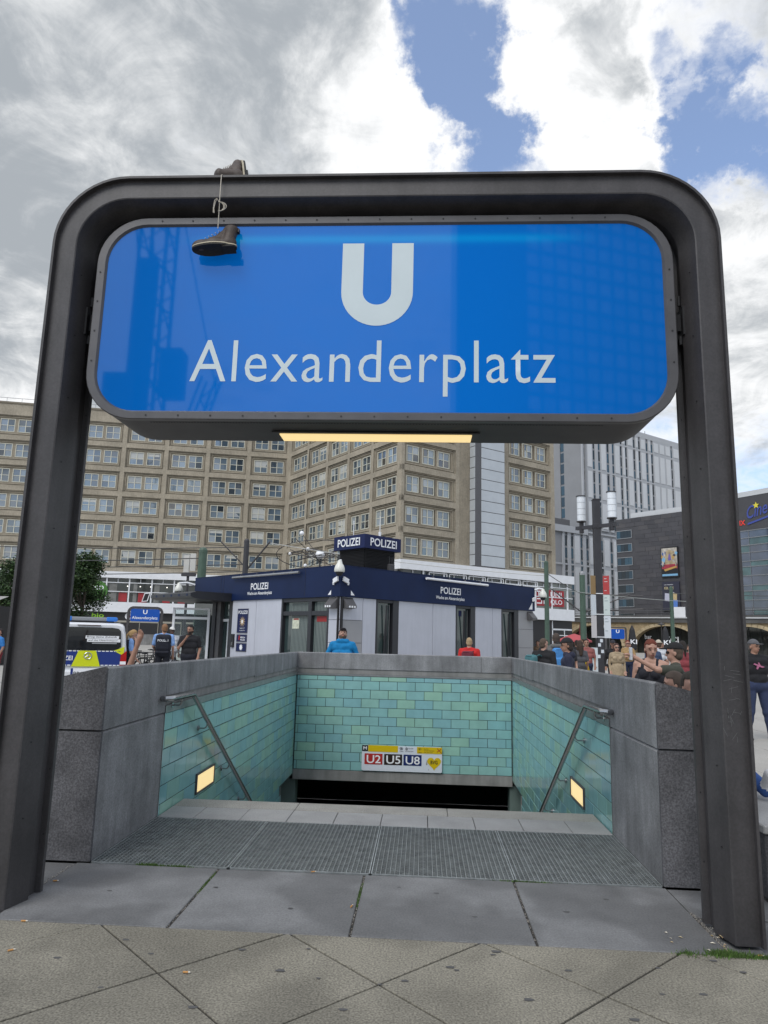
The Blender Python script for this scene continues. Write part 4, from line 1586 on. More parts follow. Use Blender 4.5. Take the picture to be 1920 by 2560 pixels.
pc = kpt(FL, 0, 0) + Vector((-0.02, -0.22, 0))
dome((pc.x, pc.y, 3.74), 'cream dome camera on the near corner of the navy police fascia', (0.02, 0.22))
pc = kpt(FR, LR, 0) + Vector((0.36, 0.05, 0))
dome((pc.x, pc.y, 3.58), 'cream dome camera on the fascia end above the red shop sign', (-0.36, -0.05))
pc = kpt(FL, LL, 0) + Vector((-0.62, -0.2, 0))
dome((pc.x, pc.y, 3.40), 'cream dome camera over the kiosk entrance canopy', (0.62, 0.2))
# posters beside the entrance
star_c = mat('brass_emblem', (0.42, 0.30, 0.17), 0.5)


def kposter(s1, s0, z0, z1):
    b = MB(FL).box(s0, s1, -0.06, -0.045, z0, z1).build('notice_board', navy_sign, kiosk)
    f = MB(FL)
    w = 0.02
    for a in ((s0, s1, z1 - w, z1), (s0, s1, z0, z0 + w), (s0, s0 + w, z0 + w, z1 - w), (s1 - w, s1, z0 + w, z1 - w)):
        f.box(a[0], a[1], -0.045, -0.042, a[2], a[3])
    f.build('notice_border', steel_rim, b)
    return b


XLd = along(FL, True)
b = kposter(6.27, 5.52, 1.66, 2.58)
text(b, 'POLIZEI', letter_white, kpt(FL, 6.22, -0.044, 2.38), XLd, 0.65, 0.13, bold=0.014)
st = MB(FL)
for k in range(12):
    a = 2 * math.pi * k / 12
    ca, sa = math.cos(a), math.sin(a)
    cx_, cz_ = 5.90, 2.09
    st.add([(cx_ + 0.23 * ca, -0.041, cz_ + 0.23 * sa), (cx_ + 0.1 * math.cos(a + 0.25), -0.041, cz_ + 0.1 * math.sin(a + 0.25)), (cx_ + 0.1 * math.cos(a - 0.25), -0.041, cz_ + 0.1 * math.sin(a - 0.25))], [(0, 1, 2)])
st.tube([(5.90, -0.040, 2.09), (5.90, -0.036, 2.09)], 0.11, 14)
st.build('star_emblem', star_c, b)
MB(FL).prism([(5.85, 2.15), (5.95, 2.15), (5.95, 2.06), (5.90, 2.01), (5.85, 2.06)], -0.036, -0.033, 'y').build('shield_emblem', letter_white, b)
text(b, 'Abschnitt 57', letter_white, kpt(FL, 6.06, -0.044, 1.82), XLd, 0.34, 0.05)
text(b, 'Alexanderplatz', letter_white, kpt(FL, 6.08, -0.044, 1.73), XLd, 0.38, 0.05)
b = kposter(6.26, 5.53, 1.33, 1.61)
bear = MB(FL)
bear.tube([(6.05, -0.042, 1.40), (6.05, -0.040, 1.52)], 0.03, 6)
bear.ball((6.04, -0.04, 1.54), 0.032, 8)
bear.tube([(6.05, -0.04, 1.47), (6.0, -0.04, 1.51)], 0.014, 5)
bear.build('bear_emblem', rd, b)
text(b, 'BERLIN', letter_white, kpt(FL, 5.97, -0.044, 1.47), XLd, 0.32, 0.06, bold=0.02)
text(b, 'POLIZEI', letter_white, kpt(FL, 5.97, -0.044, 1.38), XLd, 0.32, 0.06, bold=0.02)
b = kposter(6.26, 5.53, 0.97, 1.29)
st = MB(FL)
for k in range(10):
    a = 2 * math.pi * k / 10
    st.add([(5.90 + 0.13 * math.cos(a), -0.041, 1.13 + 0.13 * math.sin(a)), (5.90 + 0.08 * math.cos(a + 0.3), -0.041, 1.13 + 0.08 * math.sin(a + 0.3)), (5.90 + 0.08 * math.cos(a - 0.3), -0.041, 1.13 + 0.08 * math.sin(a - 0.3))], [(0, 1, 2)])
st.tube([(5.90, -0.041, 1.13), (5.90, -0.038, 1.13)], 0.09, 14)
st.build('star_emblem', letter_white, b)
ic = MB(FL).box(6.42, 6.60, -0.06, 0.0, 1.12, 1.62).build('intercom', black, kiosk)
MB(FL).box(6.45, 6.56, 0.0, 0.008, 1.18, 1.32).build('intercom_button', inox, ic)
# entrance: recessed dark porch, open glass door leaf, canopy
en = MB(FL)
en.box(6.72, 6.95, -0.40, -0.07, 0.0, ZB - 0.003)
en.box(8.02, 8.30, -0.40, -0.07, 0.0, ZB - 0.003)
en.build('door_post', frame_dark, kiosk)
MB(FL).box(7.72, 8.02, -0.32, -0.12, 0.0, ZB - 0.003).build('door_post', steel_rim, kiosk)
MB(FL).box(6.95, 7.72, -0.30, -0.29, 0.0, ZB).build('entrance_glass', glass_kiosk, kiosk)
dr = MB(FL)
for a in ((6.95, 7.72, 2.10, 2.20), (6.95, 7.02, 0.0, 2.10), (7.3, 7.36, 0.0, 2.10)):
    dr.box(a[0], a[1], -0.29, -0.26, a[2], a[3])
dr.build('door_frame', white_paint, kiosk)
MB(FL).box(8.30, LL - 0.02, -0.35, -0.07, 0.0, ZB - 0.002).build('side_glazing', glass_kiosk, kiosk)
cn = MB(FL)
cn.prism([(-0.02, 3.18), (1.5, 3.18), (1.75, 3.10), (1.75, 2.98), (1.5, 2.90), (-0.02, 2.86)], 6.72, LL + 0.35, 'x')
can = cn.build('canopy', frame_dark, kiosk)
cd = MB(FL)
for k in range(5):
    cd.tube([(7.0 + 0.65 * k, 1.752, 3.04), (7.0 + 0.65 * k, 1.757, 3.04)], 0.05, 10)
cd.build('canopy_spot', navy, can)
# door leaf standing open
door_d = Vector((math.cos(rad(-178)), math.sin(rad(-178))))
dp = kpt(FL, 8.28, 0.02)
FD = frame((dp.x, dp.y), door_d, (door_d.y, -door_d.x))
dl = MB(FD)
for a in ((0.0, 0.10, 0.05, 2.62), (1.42, 1.52, 0.05, 2.62), (0.10, 1.42, 2.54, 2.62), (0.10, 1.42, 2.16, 2.26), (0.10, 1.42, 0.05, 0.15)):
    dl.box(a[0], a[1], -0.03, 0.03, a[2], a[3])
leaf = dl.build('door_leaf', white_paint, kiosk)
MB(FD).box(0.10, 1.42, -0.006, 0.006, 2.26, 2.54).build('door_glass', glass_clear, leaf)
MB(FD).box(0.10, 1.42, -0.006, 0.006, 0.15, 2.16).build('door_glass', glass_clear, leaf)
hd = MB(FD)
hd.tube([(0.16, 0.03, 0.95), (0.16, 0.10, 0.98), (0.17, 0.12, 1.15)], 0.018, 6)
hd.build('door_handle', inox, leaf)
# roof tower with lit-less sign box and louvres
TC = (-1.72, 20.63)
TA, TB = 1.76, 1.88
FTL, FTR = frame(TC, dL, oL), frame(TC, dR, oR)
tc0 = Vector(TC)
quad = lambda e: [tuple(tc0 - (Vector(dL) + Vector(dR)) * e), tuple(tc0 + Vector(dR) * (TB + e) - Vector(dL) * e), tuple(tc0 + Vector(dR) * (TB + e) + Vector(dL) * (TA + e)), tuple(tc0 + Vector(dL) * (TA + e) - Vector(dR) * e)]
tw = MB()
tw.prism(quad(0.0), 4.78, 5.28)
twr = tw.build('roof_sign', navy_sign, kiosk)
tw = MB()
tw.prism(quad(-0.17), 3.6, 4.78)
lou = tw.build('plant_housing', shop_dark, kiosk)
for F, Lx in ((FTL, TA), (FTR, TB)):
    sl_ = MB(F)
    for k in range(19):
        z = 3.80 + k * 0.051
        sl_.add([(0.18, -0.168, z + 0.03), (Lx - 0.18, -0.168, z + 0.03), (Lx - 0.18, -0.125, z), (0.18, -0.125, z)], [(0, 1, 2, 3)])
        sl_.add([(0.18, -0.125, z), (Lx - 0.18, -0.125, z), (Lx - 0.18, -0.168, z - 0.004), (0.18, -0.168, z - 0.004)], [(0, 1, 2, 3)])
    sl_.build('louvres', louvre_m, lou)
text(twr, 'POLIZEI', letter_white, kpt(FTL, 1.52, 0.006, 4.88), along(FTL, True), 1.27, 0.295, bold=0.016, depth=0.006)
text(twr, 'POLIZEI', letter_white, kpt(FTR, 0.28, 0.006, 4.88), along(FTR), 1.36, 0.295, bold=0.016, depth=0.006)
an = MB()
for s_, h in ((0.75, 0.55), (0.0, 0.0)):
    if h:
        p = kpt(FTL, 0.75, -0.1, 5.28)
        MB().tube([p, p + Vector((0, 0, h))], 0.016, 6).build('roof_antenna', white_paint, kiosk)
p = kpt(FTR, 0.85, -0.1, 5.28)
an.tube([p, p + Vector((0, 0, 0.16))], 0.05, 8)
an.tube([p + Vector((0, 0, 0.16)), p + Vector((0, 0, 0.75))], 0.015, 6)
an.build('roof_antenna', white_paint, kiosk)
p = kpt(FTR, 1.0, 0.35, 3.92)
MB(FTR).cbox(0.90, 1.18, 0.25, 0.40, 3.98, 4.25, 0.03).build('relay_box', steel_dark, kiosk)
MB(FTR).tube([(0.98, 0.3, 4.25), (0.98, 0.3, 4.52)], 0.02, 6).tube([(1.10, 0.3, 4.25), (1.10, 0.3, 4.50)], 0.02, 6).tube([(1.04, 0.3, 3.72), (1.04, 0.3, 3.98)], 0.03, 6).build('relay_antenna', black, kiosk)

# ------------------------------------------------------------------ office block with the stone grid
block = thing('office_building', 'long beige stone office block with a grid of paired windows behind the police kiosk', 'office building', (-15, 100, 0))


def unit(p, q):
    v = Vector((q[0] - p[0], q[1] - p[1]))
    return v.normalized(), v.length


PAc, PBc = (-20.3, 97.9), (-2.24, 74.0)
uA, _ = unit(PAc, (-58.1, 88.75))
uB, lenB = unit(PAc, PBc)
uC, _ = unit(PBc, (17.70, 89.66))
FA = frame(PAc, uA, (-uA.y, uA.x))
FB = frame(PAc, uB, (uB.y, -uB.x))
FC = frame(PBc, uC, (uC.y, -uC.x))
ROW = lambda k: 12.85 + 3.6 * (5 - k)
ROOF = 33.3
lenA, lenC = 62.0, 25.6


def fpt(F, s, d, z):
    return F @ Vector((s, d, z))


def outrot(F):
    o = F.to_3x3() @ Vector((0, 1, 0))
    return math.atan2(o.y, o.x) - math.pi / 2


# solid core set back behind the grid
core = MB()
cA = fpt(FA, lenA, -0.42, 0)
def meet(F1, F2, d):
    """corner of two faces, both set back by d"""
    p, q = fpt(F1, 0, -d, 0), fpt(F2, 0, -d, 0)
    a, b = F1.to_3x3() @ Vector((1, 0, 0)), F2.to_3x3() @ Vector((1, 0, 0))
    t = ((q.x - p.x) * b.y - (q.y - p.y) * b.x) / (a.x * b.y - a.y * b.x)
    return Vector((p.x + a.x * t, p.y + a.y * t))


cAB = meet(FA, FB, 0.46)
cBC = meet(FB, FC, 0.46)
cC = fpt(FC, lenC - 0.1, -0.42, 0)
ret = Vector((-uC.y, uC.x)) * 16
core.prism([(cA.x, cA.y), tuple(cAB), tuple(cBC), (cC.x, cC.y), (cC.x + ret.x, cC.y + ret.y), (-5, 122), (-60, 118), (cA.x - 3, cA.y + 12)], 0.0, ROOF - 1.0)
core.build('wall', stone_dark, block)
CW, CH = 5.36, 2.95


def surround_mesh(w, h):
    """stepped recessed frame of one bay, outer edge flush with the grid"""
    m = MB()
    steps = [(0.0, 0.0), (0.0, -0.16), (0.13, -0.16), (0.13, -0.36), (0.22, -0.36), (0.22, -0.17), (0.31, -0.17), (0.31, -0.34)]
    vs = []
    for ins, d in steps:
        vs += [(-w / 2 + ins, d, -h / 2 + ins), (w / 2 - ins, d, -h / 2 + ins), (w / 2 - ins, d, h / 2 - ins), (-w / 2 + ins, d, h / 2 - ins)]
    fs = []
    for i in range(len(steps) - 1):
        for k in range(4):
            fs.append((i * 4 + k, i * 4 + (k + 1) % 4, (i + 1) * 4 + (k + 1) % 4, (i + 1) * 4 + k))
    m.add(vs, fs)
    return m


def window_meshes(w, h, mull=0.10):
    f = MB()
    t = 0.085
    f.box(-w / 2, w / 2, -0.06, 0.05, h / 2 - t, h / 2)
    f.box(-w / 2, w / 2, -0.06, 0.05, -h / 2, -h / 2 + t)
    f.box(-w / 2, -w / 2 + t, -0.06, 0.05, -h / 2 + t, h / 2 - t)
    f.box(w / 2 - t, w / 2, -0.06, 0.05, -h / 2 + t, h / 2 - t)
    f.box(-mull / 2, mull / 2, -0.055, 0.02, -h / 2 + t, h / 2 - t)
    f.box(-w / 2 + t, -mull / 2, -0.055, 0.0, -0.035, 0.035)
    f.box(mull / 2, w / 2 - t, -0.055, 0.0, -0.035, 0.035)
    return f.mesh('window', [win_frame])


def pane_mesh(w, h):
    return MB().add([(-w / 2, 0, -h / 2), (w / 2, 0, -h / 2), (w / 2, 0, h / 2), (-w / 2, 0, h / 2)], [(0, 1, 2, 3)]).mesh('pane', [pane_m])


pane_far = MB()
blind_cache = {}
blind_white = mat('pale_roller_blind', (0.42, 0.43, 0.42), 0.25, rnd=[(0.42, 0.43, 0.42), (0.32, 0.34, 0.35), (0.48, 0.48, 0.45), (0.25, 0.27, 0.29)])


def put_window(F, s, zc, w, h, wm, pm, single):
    rz = outrot(F)
    p = fpt(F, s, -0.31, zc)
    wo_ = inst('window', wm, block, p, (0, 0, rz))
    if random.random() < 0.22:
        hb_ = random.choice((0.25, 0.45, 0.6, 0.9)) * (h - 0.24)
        key = (round(w, 2), round(hb_, 2))
        if key not in blind_cache:
            blind_cache[key] = MB().box(-w / 2 + 0.10, w / 2 - 0.10, -0.042, -0.038, h / 2 - 0.10 - hb_, h / 2 - 0.10).mesh('blind', [blind_white])
        o_b = bpy.data.objects.new('blind', blind_cache[key])
        COL.objects.link(o_b)
        o_b.parent = wo_
    pw, ph = w / 2 - 0.135, h / 2 - 0.12
    for i in (-1, 1):
        for j in (-1, 1):
            rx, ry = random.gauss(0, 0.010), random.gauss(0, 0.014)
            loc = (i * (pw / 2 + 0.05), -0.045, j * (ph / 2 + 0.035))
            if single:
                o = bpy.data.objects.new('pane', pm)
                o.location = loc
                o.rotation_euler = (rx, 0, ry)
                COL.objects.link(o)
                o.parent = wo_
            else:
                M_ = Matrix.Translation(p) @ Matrix.Rotation(rz, 4, 'Z') @ Matrix.Translation(loc) @ Euler((rx, 0, ry)).to_matrix().to_4x4()
                pane_far.add([M_ @ Vector(v) for v in ((-pw / 2, 0, -ph / 2), (pw / 2, 0, -ph / 2), (pw / 2, 0, ph / 2), (-pw / 2, 0, ph / 2))], [(0, 1, 2, 3)])


def wing(F, centres, cw, rows, win_off, ww, length, single_rows, start=0.0):
    sm = surround_mesh(cw, CH).mesh('bay_surround', [stone])
    pm_ = MB()
    iw, ih = cw - 0.60, CH - 0.60
    # panel with openings
    xs = [-iw / 2]
    for o in win_off:
        xs += [o - ww / 2, o + ww / 2]
    xs.append(iw / 2)
    zt, zb = CH / 2 - 0.5 + 0.0, CH / 2 - 0.5 - 1.9
    d = -0.30
    for a, b in zip(xs[::2], xs[1::2]):
        pm_.box(a, b, -0.40, d, zb, zt)
    pm_.box(-iw / 2, iw / 2, -0.40, d, -ih / 2, zb)
    pm_.box(-iw / 2, iw / 2, -0.40, d, zt, ih / 2)
    pmesh = pm_.mesh('bay_panel', [stone_panel])
    wm = window_meshes(ww, 1.9)
    pm = pane_mesh(ww / 2 - 0.135, 1.9 / 2 - 0.12)
    rz = outrot(F)
    for ci, c in enumerate(centres):
        for k in rows:
            zc = ROW(k) + 0.5 - CH / 2
            inst('bay_surround', sm, block, fpt(F, c, 0, zc), (0, 0, rz))
            inst('bay_panel', pmesh, block, fpt(F, c, 0, zc), (0, 0, rz))
            for o in win_off:
                put_window(F, c + o * (1 if F.determinant() > 0 else 1), ROW(k) - 0.95, ww, 1.9, wm, pm, (ci, k) in single_rows)
    # horizontal ribs
    for k in rows:
        z1 = ROW(k) + 0.5
        MB(F).box(start, length, -0.40, 0.0, z1, z1 + 0.65).build('rib', stone, block)
    return


centA = [2.67 + 5.93 * i for i in range(10)]
centB = [3.95 + 5.64 * i for i in range(5)]
rows = range(0, 6)
wing(FA, centA[:7], CW, rows, (-1.20, 1.18), 1.96, 41.5, set())
wing(FB, centB, 5.10, rows, (-1.12, 1.12), 1.86, lenB, {(i, k) for i in (1, 2, 3, 4) for k in (1, 2, 3, 4, 5)} - {(1, 1)})
wing(FC, [4.20], 7.85, rows, (-2.42, -0.12, 2.23), 1.84, 8.69, {(0, k) for k in rows})
wing(FC, [20.95], 7.85, rows, (-2.62, -0.22, 2.20), 1.82, 24.89, {(0, k) for k in rows}, 16.0)


def piers(F, spans):
    for a, b, m in spans:
        MB(F).box(a, b, -0.41, -0.004, 9.6, ROOF - 2.0).build('pier', m, block)


ev = [-0.02]
piers(FA, [(c + CW / 2, c + 5.93 - CW / 2, stone) for c in centA[:7]])
piers(FB, [(c + 2.55, c + 5.64 - 2.55, stone) for c in centB[:-1]] + [(0.0, centB[0] - 2.55, stone), (centB[-1] + 2.55, lenB, stone)])
piers(FC, [(0.0, 0.275, stone), (8.125, 8.7, stone), (8.7, 10.4, stone_panel), (15.4, 16.0, stone_panel), (16.0, 17.02, stone), (24.88, 25.6, stone)])
# base rib, cornice, roof rail
for F, L in ((FA, 41.5), (FB, lenB), (FC, 25.6)):
    MB(F).box(0.0, L, -0.40, 0.002, 9.5, ROW(5) + 0.5 - CH).build('rib', stone, block)
    MB(F).box(0.0, L, -0.40, -0.01, ROW(0) + 1.15, ROOF - 0.25).build('parapet_wall', stone, block)
    MB(F).box(0.0, L, -0.40, 0.12, ROOF - 0.25, ROOF).build('cornice', stone_dark, block)
rl = MB(FA)
rl.tube([(0, -0.5, ROOF + 0.7), (46, -0.5, ROOF + 0.7)], 0.04, 5)
for k in range(24):
    rl.tube([(k * 2, -0.5, ROOF - 0.05), (k * 2, -0.5, ROOF + 0.7)], 0.03, 5)
rl.build('roof_rail', inox_dull, block)
o = pane_far.build('window_panes', pane_many, block)
o['kind'] = 'stuff'
# metal clad shaft standing proud of the facade
sm = MB(FC).box(10.42, 15.38, -0.4, 0.93, 9.6, ROOF)
sh = sm.build('stair_shaft', steel_rim, block)
cpf = MB().cbox(-1.96, 1.96, -0.02, 0.025, -0.63, 0.63, 0.012).mesh('cladding_panel', [metal_panel])
cps = MB().cbox(-0.46, 0.46, -0.02, 0.025, -0.63, 0.63, 0.012).mesh('cladding_panel', [metal_panel])
rzC = outrot(FC)
oC = FC.to_3x3() @ Vector((0, 1, 0))
for k in range(18):
    z = 10.27 + 1.335 * k + 0.665
    a = inst('cladding_panel', cpf, None, fpt(FC, 13.38, 0.95, z), (0, 0, rzC))
    a.parent = sh
    a.matrix_parent_inverse = Matrix.Identity(4)
    b = inst('cladding_panel', cps, None, fpt(FC, 10.40, 0.47, z), (0, 0, rzC + math.pi / 2))
    b.parent = sh
    sidep = FC.to_3x3() @ Vector((1, 0, 0))
# glazed two-storey base
for F, L, za, zb, zc, zd, ze in ((FA, 43, 9.72, 8.83, 5.52, 4.15, 3.05), (FB, lenB - 0.5, 9.9, 8.95, 5.6, 4.2, 3.1), (FC, 28.1, 10.15, 9.10, 5.75, 4.3, 3.1)):
    q = MB(F)
    q.box(-0.6 if F is not FA else 0.0, L, -0.4, 0.95, zb, za)
    q.box(0.0, L, -0.4, 0.85, zd, zc)
    q.build('white_band', white_paint, block)
    MB(F).box(0.0, L - 0.1, -0.35, 0.55, zc + 0.002, zb - 0.002).build('shop_window', shop_glass, block)
    mu = MB(F)
    s_ = 2.85
    while s_ < L:
        mu.box(s_ - 0.09, s_ + 0.09, 0.55, 0.72, zc + 0.003, zb - 0.003)
        mu.box(s_ - 1.5, s_ - 1.44, 0.55, 0.66, zb - 0.62, zb - 0.004)
        s_ += 3.02
    for z in (zb - 0.62, zc + 1.45):
        mu.box(0.0, L - 0.1, 0.56, 0.70, z - 0.05, z + 0.05)
    mu.build('glazing_bars', white_paint, block)
    MB(F).box(0.0, L, -0.4, 0.4, 0.0, zd - 0.002).build('ground_floor', shop_dark, block)
# lit things inside the upper shop floor
shop_red = mat('shop_red', (0.30, 0.02, 0.025), 0.6, noise=(0.8, 0.3))
shop_grey = mat('shop_grey_interior', (0.16, 0.16, 0.15), 0.7, noise=(0.7, 0.4))
spotm = mat('lit_spot', (0.9, 0.9, 0.85), 0.4, emit=((1, 0.95, 0.85), 1.2))
for s0, s1, z0, z1, m in ((22.3, 21.2, 5.6, 6.85, shop_red), (19.7, 18.5, 5.55, 6.9, shop_red), (16.4, 15.4, 5.6, 6.7, shop_red), (23.6, 22.6, 5.6, 8.1, shop_grey), (17.6, 16.9, 5.6, 8.1, shop_grey), (14.3, 13.2, 5.6, 6.5, shop_red), (20.4, 19.9, 5.6, 8.1, shop_grey)):
    MB(FA).box(s1, s0, 0.553, 0.558, z0, z1).build('shop_display', m, block)
for s_ in (21.2, 19.5, 18.1, 15.9, 14.6, 24.0):
    p = fpt(FA, s_, 0.56, 7.75)
    MB().ball((p.x, p.y, p.z), 0.09, 8).build('shop_spot', spotm, block)
gm = mat('green_shop_disc', (0.055, 0.17, 0.025), 0.5)
gd = MB(FA).tube([(25.1, 0.73, 7.0), (25.1, 0.76, 7.0)], 1.35, 28).build('round_shop_sign', gm, block)
text(gd, 'bio', letter_white, fpt(FA, 25.9, 0.77, 7.1), FA.to_3x3() @ Vector((-1, 0, 0)), 1.6, 0.9)
text(block, 'bio', mat('lime_lettering', (0.25, 0.5, 0.02), 0.5, emit=((0.35, 0.8, 0.03), 0.06)), fpt(FA, 25.6, 0.42, 3.35), FA.to_3x3() @ Vector((-1, 0, 0)), 1.6, 0.62, bold=0.02)
dsc = MB(FA).tube([(20.75, 0.42, 3.6), (20.75, 0.46, 3.6)], 0.48, 24).build('round_logo', letter_white, block)
MB(FA).tube([(20.75, 0.465, 3.58), (20.75, 0.475, 3.58)], 0.24, 18).prism([(20.55, 3.72), (20.98, 3.72), (20.60, 3.93)], 0.466, 0.474, 'y').build('logo_drop', shop_red, dsc)
text(block, 'vodafone', shop_red, fpt(FA, 20.0, 0.43, 3.38), FA.to_3x3() @ Vector((-1, 0, 0)), 2.2, 0.42)
pho = MB(FA)
pho.prism([(19.15, 5.65), (18.35, 5.75), (18.05, 6.95), (18.85, 6.85)], 0.73, 0.75, 'y')
po = pho.build('shop_poster', letter_white, block)
MB(FA).prism([(19.05, 5.75), (18.45, 5.83), (18.18, 6.83), (18.78, 6.75)], 0.751, 0.756, 'y').build('poster_screen', black, po)
# pale door frames, shop door signs in the dark ground floor
gfr = MB(FA)
for s_ in (23.2, 20.6, 18.1, 15.0, 12.0, 26.2):
    gfr.box(s_ - 1.4, s_ + 1.2, 0.402, 0.43, 2.75, 3.0)
    gfr.box(s_ - 1.42, s_ - 1.34, 0.402, 0.43, 0.0, 2.74)
gfr.build('shop_door_frames', mat('shop_frame_beige', (0.33, 0.31, 0.26), 0.7), block)
# clerestory frames on the far wing
cf = MB(FC)
for s_ in (3.6, 6.6, 9.6, 12.6, 15.6, 18.6):
    for a, b in (((s_, 8.95), (s_ + 2.6, 8.95)), ((s_, 8.35), (s_ + 2.6, 8.35))):
        cf.tube([(a[0], 0.80, a[1]), (b[0], 0.80, b[1])], 0.06, 4)
    cf.tube([(s_, 0.80, 8.35), (s_, 0.80, 8.95)], 0.06, 4)
    cf.tube([(s_ + 2.6, 0.80, 8.35), (s_ + 2.6, 0.80, 8.95)], 0.06, 4)
cf.build('clerestory_frames', white_paint, block)
# red shop sign in the glazed corner, pale interior seen through the glass
MB(FC).box(20.6, 27.9, 0.553, 0.556, 5.8, 9.0).build('shop_interior', mat('shop_corner_glass', (0.17, 0.18, 0.165), 0.08, noise=(0.6, 0.5)), block)
rs = MB(FC).box(21.0, 26.35, 0.60, 0.66, 6.05, 8.12).build('shop_sign', shop_red, block)
Xc = FC.to_3x3() @ Vector((1, 0, 0))
text(rs, 'UNI', letter_white, fpt(FC, 23.75, 0.67, 7.22), Xc, 2.1, 0.68, bold=0.012)
text(rs, 'QLO', letter_white, fpt(FC, 23.75, 0.67, 6.22), Xc, 2.2, 0.70, bold=0.012)
kt = MB(FC)
for x0 in (21.2, 22.45):
    # two blocky syllable marks per row
    kt.box(x0, x0 + 0.95, 0.662, 0.67, 6.85, 6.99)
    kt.box(x0 + 0.80, x0 + 0.95, 0.662, 0.67, 6.3, 6.85)
    kt.box(x0, x0 + 0.80, 0.662, 0.67, 6.3, 6.44)
    kt.box(x0, x0 + 0.95, 0.662, 0.67, 7.80, 7.94)
    kt.box(x0 + 0.3, x0 + 0.45, 0.662, 0.67, 7.25, 7.80)
kt.box(22.45, 22.6, 0.662, 0.67, 6.44, 6.85)
kt.build('lettering', letter_white, rs)
gs = MB(FC)
gs.box(24.2, 28.0, 0.402, 0.45, 3.05, 3.25)
gs.box(24.2, 24.35, 0.402, 0.45, 0, 4.2)
gs.box(26.5, 26.62, 0.402, 0.45, 0, 3.05)
gs.box(24.2, 28.0, 0.402, 0.45, 2.35, 2.45)
gs.build('shop_door_frames', white_paint, block)

# ------------------------------------------------------------------ grey tower behind
uT = Vector((0.79035, 0.61265))
OT = Vector((61.318, 186.544))
FT = frame((OT.x, OT.y), uT, (uT.y, -uT.x))
tower = thing('tower_block', 'tall pale grey tower with vertical window strips behind the cinema', 'tower', (60, 190, 0))
cT = -26.0
MB(FT).box(cT, 40, -30, -0.30, 0, 58.0).build('wall', tower_shade, tower)
MB(FT).box(cT, 40, -30, 0.02, 56.9, 58.4).build('roof_edge', tower_wall, tower)
MB(FT).box(-38.5, cT - 0.02, -24, -0.30, 0, 27.6).build('low_wing', tower_shade, tower)
MB(FT).box(-38.7, cT - 0.01, -24, 0.3, 27.6, 29.2).build('low_wing_parapet', tower_wall, tower)
MB(FT).box(-36.5, -30.0, -20, -2, 29.2, 31.2).build('roof_plant', steel_rim, tower)
strips = [(-26.6, -25.6), (-23.1, -22.2), (-21.0, -20.1), (-17.55, -16.5), (-15.35, -14.4), (-12.0, -11.1), (-9.85, -8.95), (-6.35, -5.4), (-4.1, -3.15), (-0.75, 0.25), (1.5, 2.5), (10.75, 11.6), (15, 16), (20, 21)]
low = [(-34.3, -33.2), (-32.1, -31.0), (-28.6, -27.65), (-26.5, -25.4), (-20.8, -19.9), (-17.2, -16.1)]
wmh = MB().box(-0.46, 0.46, -0.05, 0.0, -1.20, 1.20).mesh('window', [tower_glass])
rzT = outrot(FT)
FLH = 2.93
seams = [19.9, 28.4, 36.8, 44.7, 53.2]


def col_pieces(strips_, z0, z1):
    # piers between the strips
    xs = sorted(strips_)
    edge = xs[0][0] - 0.7
    ends = [edge] + [v for s_ in xs for v in s_] + [xs[-1][1] + 8]
    for a, b in zip(ends[::2], ends[1::2]):
        if b - a < 0.05:
            continue
        MB(FT).box(a, b, -0.29, 0.0, z0, z1).build('pier', tower_wall, tower)
        if b - a > 1.2:
            lv = [z0] + [s_ for s_ in seams if z0 < s_ < z1] + [z1]
            n = max(1, int((b - a) // 2.6))
            for i in range(n):
                p, q = a + (b - a) * (i + 0.14) / n, a + (b - a) * (i + 0.82) / n
                for u, v in zip(lv[:-1], lv[1:]):
                    MB(FT).box(p, q, 0.003, 0.10, u + 0.55, v - 0.55).build('facade_panel', tower_panel, tower)


col_pieces([s_ for s_ in strips], 29.3, 56.9)
col_pieces(low, 0.2, 27.6) if False else None
col_pieces([(-34.3, -33.2), (-32.1, -31.0), (-28.6, -27.65), (-26.5, -25.4), (-23.1, -22.2), (-20.8, -19.9), (-17.2, -16.1), (-14.4, -13.4), (-9.85, -8.95), (-4.1, -3.15)], 0.2, 27.6)
nw = 0
for s0, s1 in strips:
    z = 54.6
    while z > 30.5:
        inst('window', wmh, tower, fpt(FT, (s0 + s1) / 2, -0.22, z), (0, 0, rzT), ((s1 - s0) / 0.84, 1, 1))
        z -= FLH
        nw += 1
for s0, s1 in low:
    z = 25.6
    while z > 5:
        inst('window', wmh, tower, fpt(FT, (s0 + s1) / 2, -0.22, z), (0, 0, rzT), ((s1 - s0) / 0.84, 1, 1))
        z -= FLH
        nw += 1
for z in seams:
    MB(FT).box(cT if z > 29 else -38.5, 38, 0.0, 0.012, z - 0.2, z + 0.2).build('floor_band', tower_wall, tower)
# return face with one strip, its shade put into a darker grey
uS = Vector((-uT.y, uT.x))
cs = OT + uT * cT
FS = frame((cs.x, cs.y), uS, (-uT.x, -uT.y))
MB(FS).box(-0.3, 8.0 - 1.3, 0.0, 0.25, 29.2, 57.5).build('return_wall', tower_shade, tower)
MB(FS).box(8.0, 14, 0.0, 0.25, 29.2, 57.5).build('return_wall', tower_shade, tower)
z = 54.6
while z > 30.5:
    p = fpt(FS, 7.35, 0.10, z)
    inst('window', wmh, tower, p, (0, 0, outrot(FS)), (1.25, 1, 1))
    z -= FLH
for dx_ in (14, 17, 19, 20):
    p = fpt(FT, dx_ - 10.5, -3, 58)
    MB().tube([p, p + Vector((0, 0, 2.6 if dx_ == 14 else 1.7))], 0.07, 4).build('roof_mast', steel_dark, tower)

